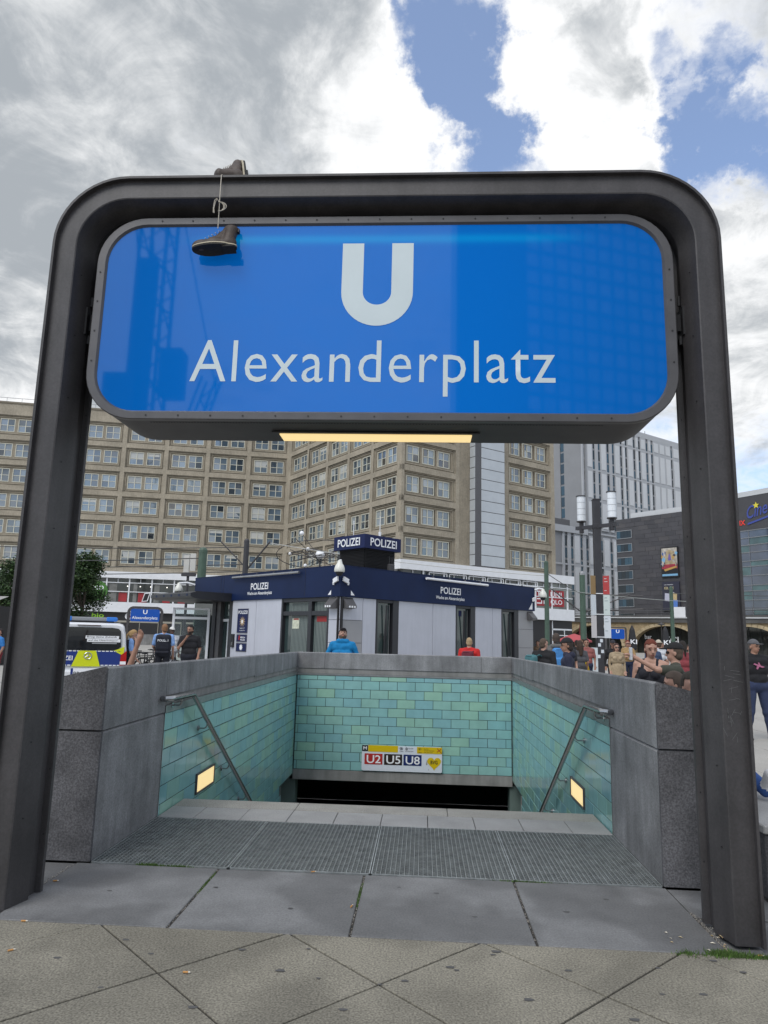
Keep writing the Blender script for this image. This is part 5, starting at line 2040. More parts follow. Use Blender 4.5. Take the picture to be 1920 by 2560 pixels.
# ------------------------------------------------------------------ dark cinema
uK = Vector((0.65445, -0.75611))
FK = frame((42.3, 149.9), uK, (-uK.y * -1 * -1, uK.x * -1) if False else (uK.y, -uK.x))
uK2, _ = unit((56.62, 125.77), (60.33, 119.71))
FK2 = frame((56.62, 125.77), uK2, (uK2.y, -uK2.x))
cine = thing('cinema', 'dark slate clad cinema with a blue lettered sign above the railway viaduct', 'cinema', (52, 138, 0))
MB(FK).box(-0.2, 24.0, -16, -0.06, 0, 28.0).build('wall', slate_plain, cine)
MB(FK).box(3.3, 24.0, -15, -0.5, 28.0, 29.1).build('roof_parapet', tower_panel, cine)
MB(FK2).box(-6, 22, -14, -0.06, 0, 28.1).build('wall', slate_plain, cine)
MB(FK2).box(-5, 22, -14, 0.0, 28.1, 29.0).build('roof_parapet', tower_panel, cine)
pw, ph = 2.3, 0.92
sm = MB().cbox(-pw / 2 + 0.02, pw / 2 - 0.02, -0.05, 0.0, -ph / 2 + 0.015, ph / 2 - 0.015, 0.012).mesh('slate_panel', [slate])
rzK = outrot(FK)
cnt = 0
for r in range(22):
    z = 27.5 - r * ph
    s_ = 0.2 + (r % 3) * 0.77
    while s_ < 18.5 and cnt < 298:
        inw = s_ - pw / 2 < 3.9 and any(a - 0.5 < z < b + 0.5 for a, b in ((23.7, 25.5), (20.8, 22.6), (17.9, 19.7), (14.9, 16.8), (12.0, 13.9), (9.1, 10.9)))
        if not inw and s_ - pw / 2 > -0.3:
            inst('slate_panel', sm, cine, fpt(FK, s_, -0.012 + random.uniform(-0.012, 0.012), z), (0, 0, rzK))
            cnt += 1
        s_ += pw
for z0, z1 in ((23.7, 25.5), (20.8, 22.6), (17.9, 19.7), (14.95, 16.8), (12.0, 13.86), (9.1, 10.9), (6.0, 7.9)):
    f = MB(FK)
    for a in ((-0.15, 3.68, z1 - 0.13, z1), (-0.15, 3.68, z0, z0 + 0.13), (-0.15, -0.02, z0, z1), (3.55, 3.68, z0 + 0.13, z1 - 0.13)):
        f.box(a[0], a[1], -0.07, 0.06, a[2], a[3])
    wi = f.build('window', inox_dull, cine)
    for i in range(4):
        MB(FK).box(-0.02 + i * 0.892 + 0.012, -0.02 + (i + 1) * 0.892 - 0.012, -0.062, -0.02, z0 + 0.13, z1 - 0.13).build('pane', tower_glass, wi)
# film posters: a loose painted collage and a dark one with lettering
pc_ = MB(FK).box(10.35, 14.05, 0.0, 0.30, 14.9, 21.0).build('poster_box', black, cine)
pcol = {'sand': (0.42, 0.33, 0.20), 'pale': (0.46, 0.42, 0.36), 'blue': (0.06, 0.12, 0.32), 'red': (0.33, 0.03, 0.05), 'gold': (0.50, 0.30, 0.08), 'dark': (0.03, 0.03, 0.05), 'sky': (0.20, 0.42, 0.62), 'violet': (0.16, 0.12, 0.36)}
MB(FK).box(10.5, 13.85, 0.301, 0.306, 17.0, 20.8).build('poster_picture', simple(pcol['pale'], 0.5, noise=(1.3, 0.5)), pc_)
random.seed(21)
MB(FK).prism([(10.9, 17.0), (13.5, 17.0), (13.5, 19.0), (13.0, 20.1), (12.2, 20.5), (11.4, 20.1), (10.9, 19.0)], 0.3065, 0.3068, 'y').build('poster_picture', simple(pcol['sand'], 0.5, noise=(1.5, 0.4)), pc_)
MB(FK).box(10.5, 13.85, 0.3066, 0.3069, 16.6, 17.5).build('poster_picture', simple(pcol['red'], 0.5, noise=(1.5, 0.4)), pc_)
for i in range(18):
    c = random.choice(['sand', 'pale', 'blue', 'gold', 'dark', 'sky'])
    x, z = random.choice((random.uniform(10.6, 11.3), random.uniform(13.0, 13.7))), random.uniform(17.2, 20.3)
    w_, h_ = random.uniform(0.10, 0.38), random.uniform(0.15, 0.6)
    MB(FK).prism([(x - w_, z), (x - w_ * 0.2, z + h_), (x + w_, z + h_ * 0.3), (x + w_ * 0.4, z - h_)], 0.307 + i * 0.0006, 0.3073 + i * 0.0006, 'y').build('poster_picture', simple(pcol[c], 0.5), pc_)
MB(FK).prism([(11.9, 18.3), (12.6, 18.3), (12.45, 19.3), (12.25, 19.7), (12.05, 19.3)], 0.34, 0.342, 'y').build('poster_picture', simple(pcol['violet'], 0.5), pc_)
MB(FK).prism([(10.9, 16.5), (13.6, 17.1), (13.8, 16.8), (11.2, 16.1)], 0.341, 0.343, 'y').build('poster_picture', simple(pcol['gold'], 0.5), pc_)
MB(FK).box(10.5, 13.85, 0.301, 0.306, 15.15, 15.55).build('poster_strip', simple(pcol['sky'], 0.5), pc_)
p2 = MB(FK).box(10.35, 14.05, 0.0, 0.30, 8.2, 14.0).build('poster_box', simple(pcol['dark'], 0.5), cine)
text(p2, 'FÜR ALLE', simple((0.62, 0.52, 0.28)), fpt(FK, 10.8, 0.31, 12.45), FK.to_3x3() @ Vector((1, 0, 0)), 2.0, 0.62, bold=0.012)
text(p2, 'DAS PROGRAMM', letter_white, fpt(FK, 10.8, 0.31, 13.3), FK.to_3x3() @ Vector((1, 0, 0)), 1.9, 0.18)
for (x, z, w_, h_, c) in ((11.4, 10.9, 0.62, 0.85, (0.50, 0.50, 0.60)), (12.3, 11.2, 0.6, 0.8, (0.52, 0.54, 0.60)), (13.0, 11.0, 0.5, 0.75, (0.55, 0.42, 0.22)), (12.9, 9.5, 0.68, 0.95, (0.10, 0.22, 0.58))):
    MB(FK).prism([(x - w_, z - h_ * 0.8), (x + w_ * 0.8, z - h_), (x + w_, z + h_ * 0.8), (x - w_ * 0.8, z + h_)], 0.302, 0.306 + 0.002 * x, 'y').build('poster_picture', simple(c, 0.5), p2)
# blue script sign, star, red letters
blue_neon = mat('blue_neon_sign', (0.04, 0.06, 0.26), 0.4, emit=((0.12, 0.18, 0.8), 0.06))
XK2 = FK2.to_3x3() @ Vector((1, 0, 0))
text(cine, 'Cine', blue_neon, fpt(FK2, 2.9, 0.05, 23.9), (XK2 + Vector((0, 0, 0.18))), 4.0, 2.3, bold=0.012, shear=0.25)
text(cine, 'Star', blue_neon, fpt(FK2, 6.9, 0.05, 24.5), (XK2 + Vector((0, 0, 0.18))), 4.3, 2.4, bold=0.012, shear=0.25)
MB(FK2).prism([(2.9, 22.9), (9.5, 24.4), (9.5, 24.7), (3.0, 23.25)], 0.0, 0.05, 'y').build('sign_underline', blue_neon, cine)
stp = []
for k in range(10):
    r_s = 0.62 if k % 2 == 0 else 0.26
    stp.append((4.75 + r_s * math.sin(k * math.pi / 5), 26.2 + r_s * math.cos(k * math.pi / 5)))
MB(FK2).prism(stp, 0.0, 0.1, 'y').build('star_emblem', mat('yellow_star', (0.62, 0.55, 0.05), 0.5, emit=((0.9, 0.75, 0.1), 0.08)), cine)
text(cine, 'CUBIX', mat('red_neon_letters', (0.5, 0.03, 0.02), 0.5, emit=((1, 0.05, 0.03), 0.3)), fpt(FK2, -1.0, 0.05, 22.95), XK2, 3.5, 0.92, bold=0.02)
# glazed right hand part
gl_pal = [mat('cinema_glass', (0.05, 0.06, 0.09), 0.05, ior=1.9, noise=(0.25, 0.5)), mat('cinema_glass_teal', (0.06, 0.12, 0.12), 0.08, ior=1.7, noise=(0.3, 0.4))]
zs = [21.9, 20.6, 19.3, 18.0, 16.45, 15.5, 13.9, 12.2, 11.2, 9.6, 8.0, 7.0]
for j, (za, zb) in enumerate(zip(zs[:-1], zs[1:])):
    for i in range(5):
        MB(FK2).box(-5.0 + i * 4.0 + 0.03, -1.0 + i * 4.0 - 0.03, -0.05, 0.0, zb + 0.06, za - 0.06).build('glass_pane', gl_pal[(i + j) % 3 == 0], cine)
    MB(FK2).box(-5.0, 15, -0.05, 0.12, za - 0.06, za + 0.06).build('glazing_bar', inox_dull, cine)
for i in range(6):
    MB(FK2).box(-5.03 + i * 4.0, -4.97 + i * 4.0, -0.05, 0.08, 7.0, 21.8).build('glazing_post', inox_dull, cine)

# ------------------------------------------------------------------ railway viaduct
uV = Vector((0.81394, -0.58095))
FV = frame((27.775, 131.526), uV, (uV.y, -uV.x))
via = thing('railway_viaduct', 'old sandstone railway viaduct with arches across the far side of the square', 'viaduct', (40, 122, 0))
V0, V1 = -14.0, 52.0
MB(FV).box(V0, V1, -9, 0.35, 5.25, 6.0).build('girder', viaduct_dark, via)
MB(FV).box(V0, V1, -9, 0.55, 6.0, 6.18).build('cornice', tower_panel, via)
MB(FV).box(V0, V1, -0.2, 0.3, 6.18, 6.5).build('parapet_wall', viaduct_dark, via)
rl = MB(FV)
for z in (6.9, 7.3, 7.7):
    rl.tube([(V0, 0.1, z), (V1, 0.1, z)], 0.045, 4)
for k in range(28):
    rl.tube([(V0 + k * 2.4, 0.1, 6.5), (V0 + k * 2.4, 0.1, 7.7)], 0.05, 4)
rl.build('railing', steel_rim, via)
arches = [(17.75, 5.6), (4.9, 5.2), (-7.2, 5.0), (30.4, 5.4), (43, 5.4)]
pt_ = []
prev = V0
wall = MB(FV)
for c, r in sorted(arches):
    wall.box(prev, c - r, -8.5, 0.0, 0.0, 5.25)
    # spandrel above the segmental arch
    arc = [(c + r * math.cos(a), 1.1 + (3.6) * math.sin(a)) for a in [math.pi - math.pi * k / 20 for k in range(21)]]
    wall.prism([(c - r, 0.0)] + arc + [(c + r, 0.0), (c + r, 5.25), (c - r, 5.25)], -8.5, 0.0, 'y') if False else None
    for k in range(20):
        p, q = arc[k], arc[k + 1]
        wall.prism([p, q, (q[0], 5.25), (p[0], 5.25)], -8.5, 0.0, 'y')
    prev = c + r
wall.box(prev, V1, -8.5, 0.0, 0.0, 5.25)
wall.build('wall', sandstone, via)
for c, r in arches:
    ring = MB(FV)
    N2 = 20
    for k in range(N2):
        a0, a1 = math.pi - math.pi * k / N2, math.pi - math.pi * (k + 1) / N2
        P_ = lambda a, e: (c + (r + e) * math.cos(a), 1.1 + (3.6 + e) * math.sin(a))
        ring.prism([P_(a0, 0.0), P_(a0 - 0.012, 0.55), P_(a1 + 0.012, 0.55), P_(a1, 0.0)], 0.0, 0.12, 'y')
    ring.build('arch_ring', mat('viaduct_voussoir', (0.40, 0.32, 0.20), 0.85, noise=(0.9, 0.3)) if 'viaduct_voussoir' not in MATS else MATS['viaduct_voussoir'], via)
    MB(FV).box(c - r, c + r, -2.2, -1.9, 0.0, 4.9).build('arch_glazing', shop_glass, via)
    gb = MB(FV)
    for i in range(5):
        gb.box(c - r + (i + 1) * r / 3 - 0.05, c - r + (i + 1) * r / 3 + 0.05, -1.88, -1.8, 0.0, 4.9)
    gb.build('glazing_bar', black, via)
text(via, 'JIM BLOCK', letter_white, fpt(FV, 12.9, -0.8, 2.2), FV.to_3x3() @ Vector((1, 0, 0)), 1.0, 0.1) if False else None
MB(FV).box(19.4, 21.3, 0.32, 0.5, 6.2, 7.9).build('cabinet', white_paint, via)
text(via, 'bar', letter_white, fpt(FV, 13.6, -1.7, 2.45), FV.to_3x3() @ Vector((1, 0, 0)), 1.2, 0.75, bold=0.02)
text(via, 'KCI', letter_white, fpt(FV, 17.0, -1.7, 1.9), FV.to_3x3() @ Vector((1, 0, 0)), 2.4, 1.0, bold=0.03)

# ------------------------------------------------------------------ what stands behind the camera (mirrored in the sign)
hotel = thing('hotel_tower', 'tall glass hotel tower behind the camera mirrored in the blue sign', 'tower', (24, -110, 0))
hq = [(5.0, -99), (15.9, -100), (46, -111), (34, -134), (5, -122)]
MB().prism(hq, 0, 128).build('wall', mat('hotel_facade', (0.04, 0.05, 0.06), 0.3, noise=(0.1, 0.2)), hotel)
uh, lh = unit(hq[1], hq[2])
FH = frame(hq[1], uh, (-uh.y, uh.x))
hb = MB(FH)
for k in range(40):
    hb.box(0, lh, 0.0, 0.25, 6 + k * 3.0, 6.5 + k * 3.0)
for k in range(13):
    hb.box(k * lh / 12 - 0.12, k * lh / 12 + 0.12, 0.0, 0.3, 4, 126)
hb.build('facade_grid', mat('hotel_grid', (0.05, 0.055, 0.06), 0.5), hotel)
MB(FH).box(0.1, lh, 0.002, 0.02, 4, 126).build('facade_glass', mat('hotel_glass', (0.30, 0.34, 0.38), 0.15, noise=(0.06, 0.5)), hotel)  # pale base colour stands in for sky reflected by the panes
hp_ = MB(FH)
random.seed(5)
for k in range(39):
    for i in range(12):
        if random.random() < 0.35:
            hp_.box(i * lh / 12 + 0.4, (i + 1) * lh / 12 - 0.4, 0.03, 0.06, 6.8 + k * 3.0, 8.8 + k * 3.0)
hp_.build('curtains', mat('hotel_curtain', (0.42, 0.44, 0.47), 0.6), hotel)
rig = thing('crane', 'dark lattice construction rig behind the camera mirrored in the blue sign', 'crane', (-25, -57, 0))
cr = MB()
rx, ry = -25.8, -57.0
for i in (-1.3, 1.3):
    for j in (-1.3, 1.3):
        cr.tube([(rx + i, ry + j, 12), (rx + i, ry + j, 60)], 0.20, 4)
for k in range(24):
    z = 12 + k * 2
    s_ = 1 if k % 2 else -1
    for j in (-1.3, 1.3):
        cr.tube([(rx - 1.3 * s_, ry + j, z), (rx + 1.3 * s_, ry + j, z + 2)], 0.10, 4)
        cr.tube([(rx + j, ry - 1.3 * s_, z), (rx + j, ry + 1.3 * s_, z + 2)], 0.10, 4)
cr.build('mast', steel_dark, rig)
lead = MB()
lead.box(rx - 0.9, rx + 0.9, ry + 1.4, ry + 2.4, 18, 36)
lead.box(rx - 2.8, rx + 0.2, ry + 0.4, ry + 3.0, 20, 24.5)
lead.box(rx + 1.6, rx + 3.6, ry - 0.6, ry + 1.4, 23.0, 27.5)
lead.build('drill_head', steel_dark, rig)
jb = MB()
for i in (-0.7, 0.7):
    for j in (-0.7, 0.7):
        jb.tube([(rx + i + 1, ry + j, 8), (rx + i + 6.2, ry + j, 25)], 0.13, 4)
for k in range(10):
    t_ = k / 10
    x0, z0 = rx + 1 + 5.2 * t_, 8 + 17 * t_
    s_ = 1 if k % 2 else -1
    jb.tube([(x0 - 0.7 * s_, ry - 0.7, z0), (x0 + 0.52 + 0.7 * s_, ry - 0.7, z0 + 1.7)], 0.08, 4)
    jb.tube([(x0 + 0.7, ry - 0.7 * s_, z0), (x0 + 1.2, ry + 0.7 * s_, z0 + 1.7)], 0.08, 4)
jb.tube([(rx + 6.4, ry, 25), (rx + 1.2, ry, 46)], 0.07, 4)
jb.tube([(rx - 1.3, ry, 33), (rx - 4.5, ry, 56)], 0.09, 4)
jb.tube([(rx - 0.2, ry, 36), (rx - 2.8, ry, 58)], 0.09, 4)
jb.build('jib', steel_dark, rig)
MB().box(rx - 4, rx + 4, ry - 3, ry + 3, 0, 3).box(rx - 3, rx + 2, ry - 2.5, ry + 2.5, 3, 8).build('machine_body', steel_dark, rig)

# ------------------------------------------------------------------ trees
def tree(x, y, h, crown, label, n_leaf, seed, leaf=0.24):
    rnd = random.Random(seed)
    t = thing('leafy_tree', label, 'tree', (x, y, 0), 0, 'trees in front of the office building')
    tr = MB()
    tr.tube([(x, y, 0), (x + 0.05, y, 1.2), (x - 0.05, y + 0.1, 2.4), (x + 0.1, y, h * 0.75)], 0.20, 9, r1=0.06)
    lobes = []
    for k in range(9):
        a = rnd.uniform(0, 2 * math.pi)
        r = rnd.uniform(0.25, 0.8) * crown
        z = rnd.uniform(2.4, h - 0.9)
        sq = math.sqrt(max(0.05, 1 - ((z - h * 0.5) / (h * 0.56)) ** 2))
        c = Vector((x + math.cos(a) * r * sq, y + math.sin(a) * r * sq, z))
        lobes.append((c, rnd.uniform(0.75, 1.25)))
        tr.tube([(x, y, 1.9 + k * 0.15), tuple((Vector((x, y, 2.4)) + c) / 2 + Vector((0, 0, 0.3))), tuple(c)], 0.075, 6, r1=0.02)
    lobes.append((Vector((x, y, h - 0.8)), 0.9))
    tr.build('trunk', bark_m, t)
    lf = MB()
    for i in range(n_leaf):
        c, r = lobes[rnd.randrange(len(lobes))]
        d = Vector((rnd.gauss(0, 1), rnd.gauss(0, 1), rnd.gauss(0, 1))).normalized()
        p = c + Vector((d.x, d.y, d.z * 0.8)) * r * (rnd.random() ** 0.42) * rnd.uniform(0.8, 1.42)
        n_ = Vector((rnd.gauss(0, .6), rnd.gauss(0, .6), 1)).normalized()
        u = n_.orthogonal().normalized()
        u = Matrix.Rotation(rnd.uniform(0, 6.28), 3, n_) @ u
        w = n_.cross(u)
        L = leaf * rnd.uniform(0.6, 1.15)
        f = n_ * L * 0.15
        lf.add([p - u * L * 0.5, p + w * L * 0.32 + f, p + u * L * 0.5, p - w * L * 0.32 + f], [(0, 1, 2), (0, 2, 3)])
    lf.build('crown', leaf_m, t)
    return t


tree(-23.9, 45.3, 7.2, 2.45, 'dark green tree above the police van', 12000, 3, 0.22)
tree(-26.4, 40.5, 6.2, 2.3, 'lighter green tree at the edge behind the portal post', 10000, 8, 0.22)
tree(-30.5, 47.0, 6.6, 2.4, 'green tree farthest from the police van', 5000, 12)

# ------------------------------------------------------------------ masts, lamps, wires
def mast(x, y, h, r, m, label, top=None, extras=None):
    t = thing('tram_mast', label, 'mast', (x, y, 0), 0, 'tram masts across the square')
    b = MB()
    b.tube([(x, y, 0), (x, y, h)], r, 12, r1=r * 0.86)
    b.build('pole', m, t, smooth=40)
    MB().lathe([(r * 1.5, 0), (r * 1.5, 0.25), (r * 1.05, 0.3)], (x, y, 0), 12).build('base_collar', m, t)
    c = MB()
    c.ball((x, y, h), r * 0.95, 10)
    c.build('cap', m if top is None else top, t)
    if extras:
        e = MB()
        extras(e)
        e.build('bracket_arms', steel_dark, t)
    return t


mast(-13.28, 38.6, 6.6, 0.30, green_paint, 'thick green tram mast behind the kiosk canopy')
mast(-12.0, 44.2, 8.0, 0.22, mast_dark, 'dark tram mast with bracket arms behind the kiosk fascia', None,
     lambda e: (e.tube([(-12.0, 44.2, 5.9), (-10.3, 44.0, 8.0)], 0.06, 6), e.tube([(-12.0, 44.2, 6.2), (-13.9, 44.4, 8.0)], 0.05, 6)))
mast(8.55, 43.0, 6.75, 0.165, green_paint, 'slim green tram mast beside the red shop sign')
mast(13.83, 56.2, 7.3, 0.27, green_paint, 'dark green tram mast with wall lamp between shop sign and lamp post', inox_dull,
     lambda e: (e.tube([(13.83, 56.2, 5.6), (18.5, 55.2, 5.5)], 0.06, 6), e.tube([(13.83, 56.2, 4.2), (18.5, 55.2, 4.4)], 0.06, 6), e.tube([(13.83, 56.2, 4.0), (10.6, 56.8, 6.6)], 0.06, 6), e.tube([(13.83, 56.2, 4.0), (17.5, 55.4, 5.6)], 0.05, 6)))
mast(23.1, 61.9, 6.7, 0.19, green_paint, 'green tram mast in front of the dark posters on the cinema')
bx_ = thing('sign_box_mast', 'small mast with white timetable panels in front of the stone block', 'mast', (-14.6, 40, 0))
MB().tube([(-14.6, 40, 0), (-14.6, 40, 5.3)], 0.09, 8).build('pole', mast_dark, bx_)
MB().box(-14.9, -14.55, 39.9, 40.0, 5.4, 6.5).box(-14.5, -14.15, 39.9, 40.0, 5.5, 6.6).build('panel', simple((0.52, 0.51, 0.48), 0.5), bx_)
MB().box(-15.0, -14.1, 39.85, 40.05, 5.15, 5.35).build('bracket', mast_dark, bx_)


def wire(label, pts, r=0.032, m=None):
    o = MB().tube(pts, r, 4).build('overhead_wire', m or wire_m)
    tag(o, label, 'wire', 'overhead tram wires')
    return o


def sag(a, b, s_, n=8):
    a, b = Vector(a), Vector(b)
    return [a.lerp(b, i / n) - Vector((0, 0, s_ * 4 * (i / n) * (1 - i / n))) for i in range(n + 1)]


# wires run from the masts out over the tram stop
wire('upper overhead wire crossing the stone facade to the dark mast', sag((-62, 62, 10.2), (-12.0, 44.2, 7.6), 0.5))
wire('second overhead wire crossing the stone facade', sag((-62, 62, 8.6), (-13.2, 38.7, 6.2), 0.5))
wire('third overhead wire low across the stone facade', sag((-62, 60, 7.4), (-12.0, 44.2, 6.4), 0.4))
wire('lowest overhead wire above the white shop band', sag((-62, 60, 6.6), (-12.0, 44.2, 5.9), 0.35))
wire('pale wire from the dark mast to the roof of the kiosk', sag((-10.3, 44.0, 7.9), (8.55, 43.0, 5.9), 0.25), 0.024, simple((0.5, 0.5, 0.48)))
wire('wire between the two green masts by the shop sign', sag((8.55, 43.0, 6.1), (13.83, 56.2, 5.6), 0.1))
wire('thick pale wire by the lamp post', sag((8.55, 43.0, 5.1), (22.5, 52, 4.9), 0.15), 0.02, simple((0.33, 0.35, 0.33)))
wire('wire from the dark green mast to the mast before the posters', sag((13.83, 56.2, 4.3), (23.1, 61.9, 4.7), 0.1))
wire('wire on to the cinema from the mast before the posters', sag((23.1, 61.9, 6.2), (60, 70, 7.5), 0.3))

lamp = thing('street_lamp', 'dark square street lamp post with two white cylinder lamps and posters', 'street lamp', (7.5, 24.86, 0))
lx, ly = 7.5, 24.86
LH = 7.45
MB().cbox(lx - 0.145, lx + 0.145, ly - 0.145, ly + 0.145, 0, LH, 0.03).build('pole', mast_dark, lamp)
MB().cbox(lx - 0.165, lx + 0.165, ly - 0.165, ly + 0.165, 6.25, 6.45, 0.02).cbox(lx - 0.16, lx + 0.16, ly - 0.16, ly + 0.16, LH - 0.02, LH + 0.05, 0.02).build('collar', mast_dark, lamp)
ad = Vector((0.72, -0.70))
for sgn in (-1, 1):
    c = Vector((lx, ly)) + ad * 0.70 * sgn
    a_ = MB(frame((lx, ly), (ad.x, ad.y), (-ad.y, ad.x)))
    a_.box(0.14 * sgn if sgn > 0 else -0.95, 0.95 if sgn > 0 else -0.14, -0.07, 0.07, 6.28, 6.42)
    a_.build('arm', mast_dark, lamp)
    MB().cbox(c.x - 0.08, c.x + 0.08, c.y - 0.08, c.y + 0.08, 6.12, 6.60, 0.02).build('lamp_stem', mast_dark, lamp)
    cy_ = MB()
    cy_.lathe([(0.17, 6.64), (0.172, 7.68)], (c.x, c.y, 0), 20)
    lh_ = cy_.build('lamp_cylinder', lamp_white, lamp, smooth=40)
    MB().lathe([(0.12, 6.58), (0.20, 6.60), (0.20, 6.64)], (c.x, c.y, 0), 20).lathe([(0.20, 7.685), (0.20, 7.72), (0.05, 7.75)], (c.x, c.y, 0), 20).build('lamp_cap', steel_dark, lh_)
    ri_ = MB()
    for z in (6.9, 7.16, 7.42):
        ri_.lathe([(0.171, z - 0.02), (0.176, z), (0.171, z + 0.02)], (c.x, c.y, 0), 20)
    ri_.tube([(c.x + 0.165, c.y - 0.09, 6.64), (c.x + 0.165, c.y - 0.09, 7.68)], 0.012, 5)
    ri_.build('louvre_ring', simple((0.50, 0.53, 0.56), 0.4), lh_)
poster_m = {'brown': simple((0.28, 0.19, 0.09), 0.8), 'red': simple((0.42, 0.05, 0.05), 0.6), 'white': simple((0.60, 0.64, 0.68), 0.6), 'mint': simple((0.55, 0.62, 0.60), 0.6), 'pinkish': simple((0.58, 0.55, 0.55), 0.6)}
for (z0, z1, lm, rm, w) in ((3.55, 4.30, 'brown', 'red', 0.42), (2.72, 3.53, 'white', 'mint', 0.42), (1.82, 2.70, 'pinkish', 'white', 0.44)):
    for sgn, mm in ((-1, lm), (1, rm)):
        d = Vector((0.80 * sgn, -0.60)) if sgn > 0 else Vector((-0.86, -0.5))
        F = frame((lx + 0.15 * sgn, ly - 0.16), (d.x, d.y), (-d.y * sgn, d.x * sgn))
        q = MB(F)
        q.box(0.0, w * 0.62, -0.008, 0.008, z0, z1)
        po = q.build('poster', poster_m[mm], lamp)
        if mm in ('red', 'mint') or sgn > 0:
            tx = MB(F)
            for k in range(5):
                if k in (2, 3):
                    continue
                for d0, d1 in ((-0.012, -0.0085), (0.0085, 0.012)):
                    tx.box(0.05, 0.05 + (0.14 if k % 2 else 0.10), d0, d1, z1 - 0.13 - 0.12 * k, z1 - 0.105 - 0.12 * k)
            tx.build('poster_print', poster_m['pinkish'] if mm == 'red' else simple((0.25, 0.30, 0.30)), po)
    MB().cbox(lx - 0.16, lx + 0.16, ly - 0.16, ly + 0.16, z0 + 0.02, z0 + 0.05, 0.005).build('strap', letter_white, lamp)
stk = MB()
for k, (a, z) in enumerate(((-0.05, 1.55), (0.06, 1.3), (-0.08, 1.1), (0.03, 1.72))):
    stk.box(lx + a - 0.06, lx + a + 0.05, ly - 0.152, ly - 0.147, z - 0.07, z + 0.06)
stk.build('stickers', poster_m['white'], lamp)
bd = thing('advert_board', 'white advertising board with a pale drawing beside the lamp post', 'board', (6.25, 21.0, 0))
q = MB().cbox(6.03, 6.47, 20.97, 21.03, 0.2, 1.46, 0.01).build('board', simple((0.55, 0.60, 0.62), 0.5, noise=(4, 0.2)), bd)
q2 = MB()
for k in range(12):
    x, z = random.uniform(6.1, 6.4), random.uniform(0.4, 1.35)
    q2.box(x - 0.05, x + 0.04, 20.964, 20.968, z - 0.03, z + 0.05)
q2.build('board_print', simple((0.16, 0.40, 0.38), 0.6), bd)
MB().tube([(6.06, 21, 0), (6.06, 21, 0.25)], 0.025, 6).tube([(6.44, 21, 0), (6.44, 21, 0.25)], 0.025, 6).build('board_leg', steel_dark, bd)

# ------------------------------------------------------------------ small U signs
def small_portal(cx, cy, hw, h, wr, label, txt, ang):
    t = thing('station_portal', label, 'portal', (cx, cy, 0))
    T = Matrix.Translation((cx, cy, 0)) @ Matrix.Rotation(ang, 4, 'Z')
    path = arch_path(0, hw, h, 0.75 if hw > 1.5 else 0.2, 8)
    f = MB(T)
    f.add(*sweep(path, [(0, 0), (0, 0.5), (wr, 0.5), (wr, 0)], -0.25))
    f.build('portal_frame', steel_dark, t, smooth=25)
    s_ = MB(T)
    s_.prism(rrect(2 * hw - 2 * wr - 0.25, h * 0.33, 0.18, 4, 0, h * 0.77), -0.20, 0.2, 'y')
    bx2 = s_.build('sign_box', mat('small_blue_sign', (0.006, 0.045, 0.24), 0.2, emit=((0.01, 0.10, 0.45), 0.25)) if 'small_blue_sign' not in MATS else MATS['small_blue_sign'], t)
    X = T.to_3x3() @ Vector((1, 0, 0))
    text(bx2, 'U', letter_white, T @ Vector((-h * 0.055, -0.21, h * 0.80)), X, h * 0.11, h * 0.11, bold=0.02)
    if txt:
        text(bx2, 'Alexanderplatz', letter_white, T @ Vector((-hw * 0.72, -0.21, h * 0.645)), X, hw * 1.44, h * 0.095, bold=0.01)
    return t


small_portal(-33.5, 81.2, 2.1, 4.6, 0.28, 'far entrance portal with blue U Alexanderplatz sign beyond the police officers', True, rad(14))
small_portal(23.2, 80.7, 1.0, 3.45, 0.12, 'small blue U sign in front of the sandstone viaduct', False, rad(-8))
lp = thing('street_lamp', 'low grey lamp beside the small blue U sign', 'street lamp', (21.9, 80.9, 0))
MB().tube([(21.9, 80.9, 0), (21.9, 80.9, 3.3)], 0.16, 8).build('pole', steel_rim, lp)
MB().ball((21.9, 80.9, 3.45), 0.35, 12, sq=0.6).build('lamp_shade', lamp_white, lp)
for x, y, lab in ((26.7, 87.0, 'closed black parasol beside the small blue U sign'), (30.4, 85.9, 'closed black parasol before the glazed viaduct arch')):
    t = thing('closed_parasol', lab, 'parasol', (x, y, 0), 0, 'closed parasols by the viaduct')
    MB().lathe([(0.03, 3.9), (0.32, 3.3), (0.48, 2.2), (0.55, 1.0), (0.45, 0.8)], (x, y, 0), 10).build('canopy', black, t)
    MB().tube([(x, y, 0), (x, y, 1.0)], 0.05, 6).build('pole', steel_dark, t)
    text(t, 'KI', letter_white, (x - 0.4, y - 0.56, 1.55), (1, 0, 0), 0.8, 0.55, bold=0.02)
t = thing('parasol', 'open red parasol in front of the viaduct', 'parasol', (15.8, 69.2, 0))
ps = MB()
for k in range(8):
    a0, a1 = 2 * math.pi * k / 8, 2 * math.pi * (k + 1) / 8
    P0, P1 = (15.8 + 1.75 * math.cos(a0), 69.2 + 1.75 * math.sin(a0), 1.78), (15.8 + 1.75 * math.cos(a1), 69.2 + 1.75 * math.sin(a1), 1.78)
    Q0, Q1 = (15.8 + 0.6 * math.cos(a0), 69.2 + 0.6 * math.sin(a0), 2.27), (15.8 + 0.6 * math.cos(a1), 69.2 + 0.6 * math.sin(a1), 2.27)
    ps.add([P0, P1, Q1, Q0], [(0, 1, 2, 3)])
    ps.add([Q0, Q1, (15.8, 69.2, 2.45)], [(0, 1, 2)])
    ps.add([P0, P1, (P1[0], P1[1], 1.62), (P0[0], P0[1], 1.62)], [(0, 1, 2, 3)])
ps.build('canopy', mat('red_canvas', (0.42, 0.075, 0.085), 0.8), t)
MB().tube([(15.8, 69.2, 0), (15.8, 69.2, 2.4)], 0.04, 6).build('pole', steel_dark, t)
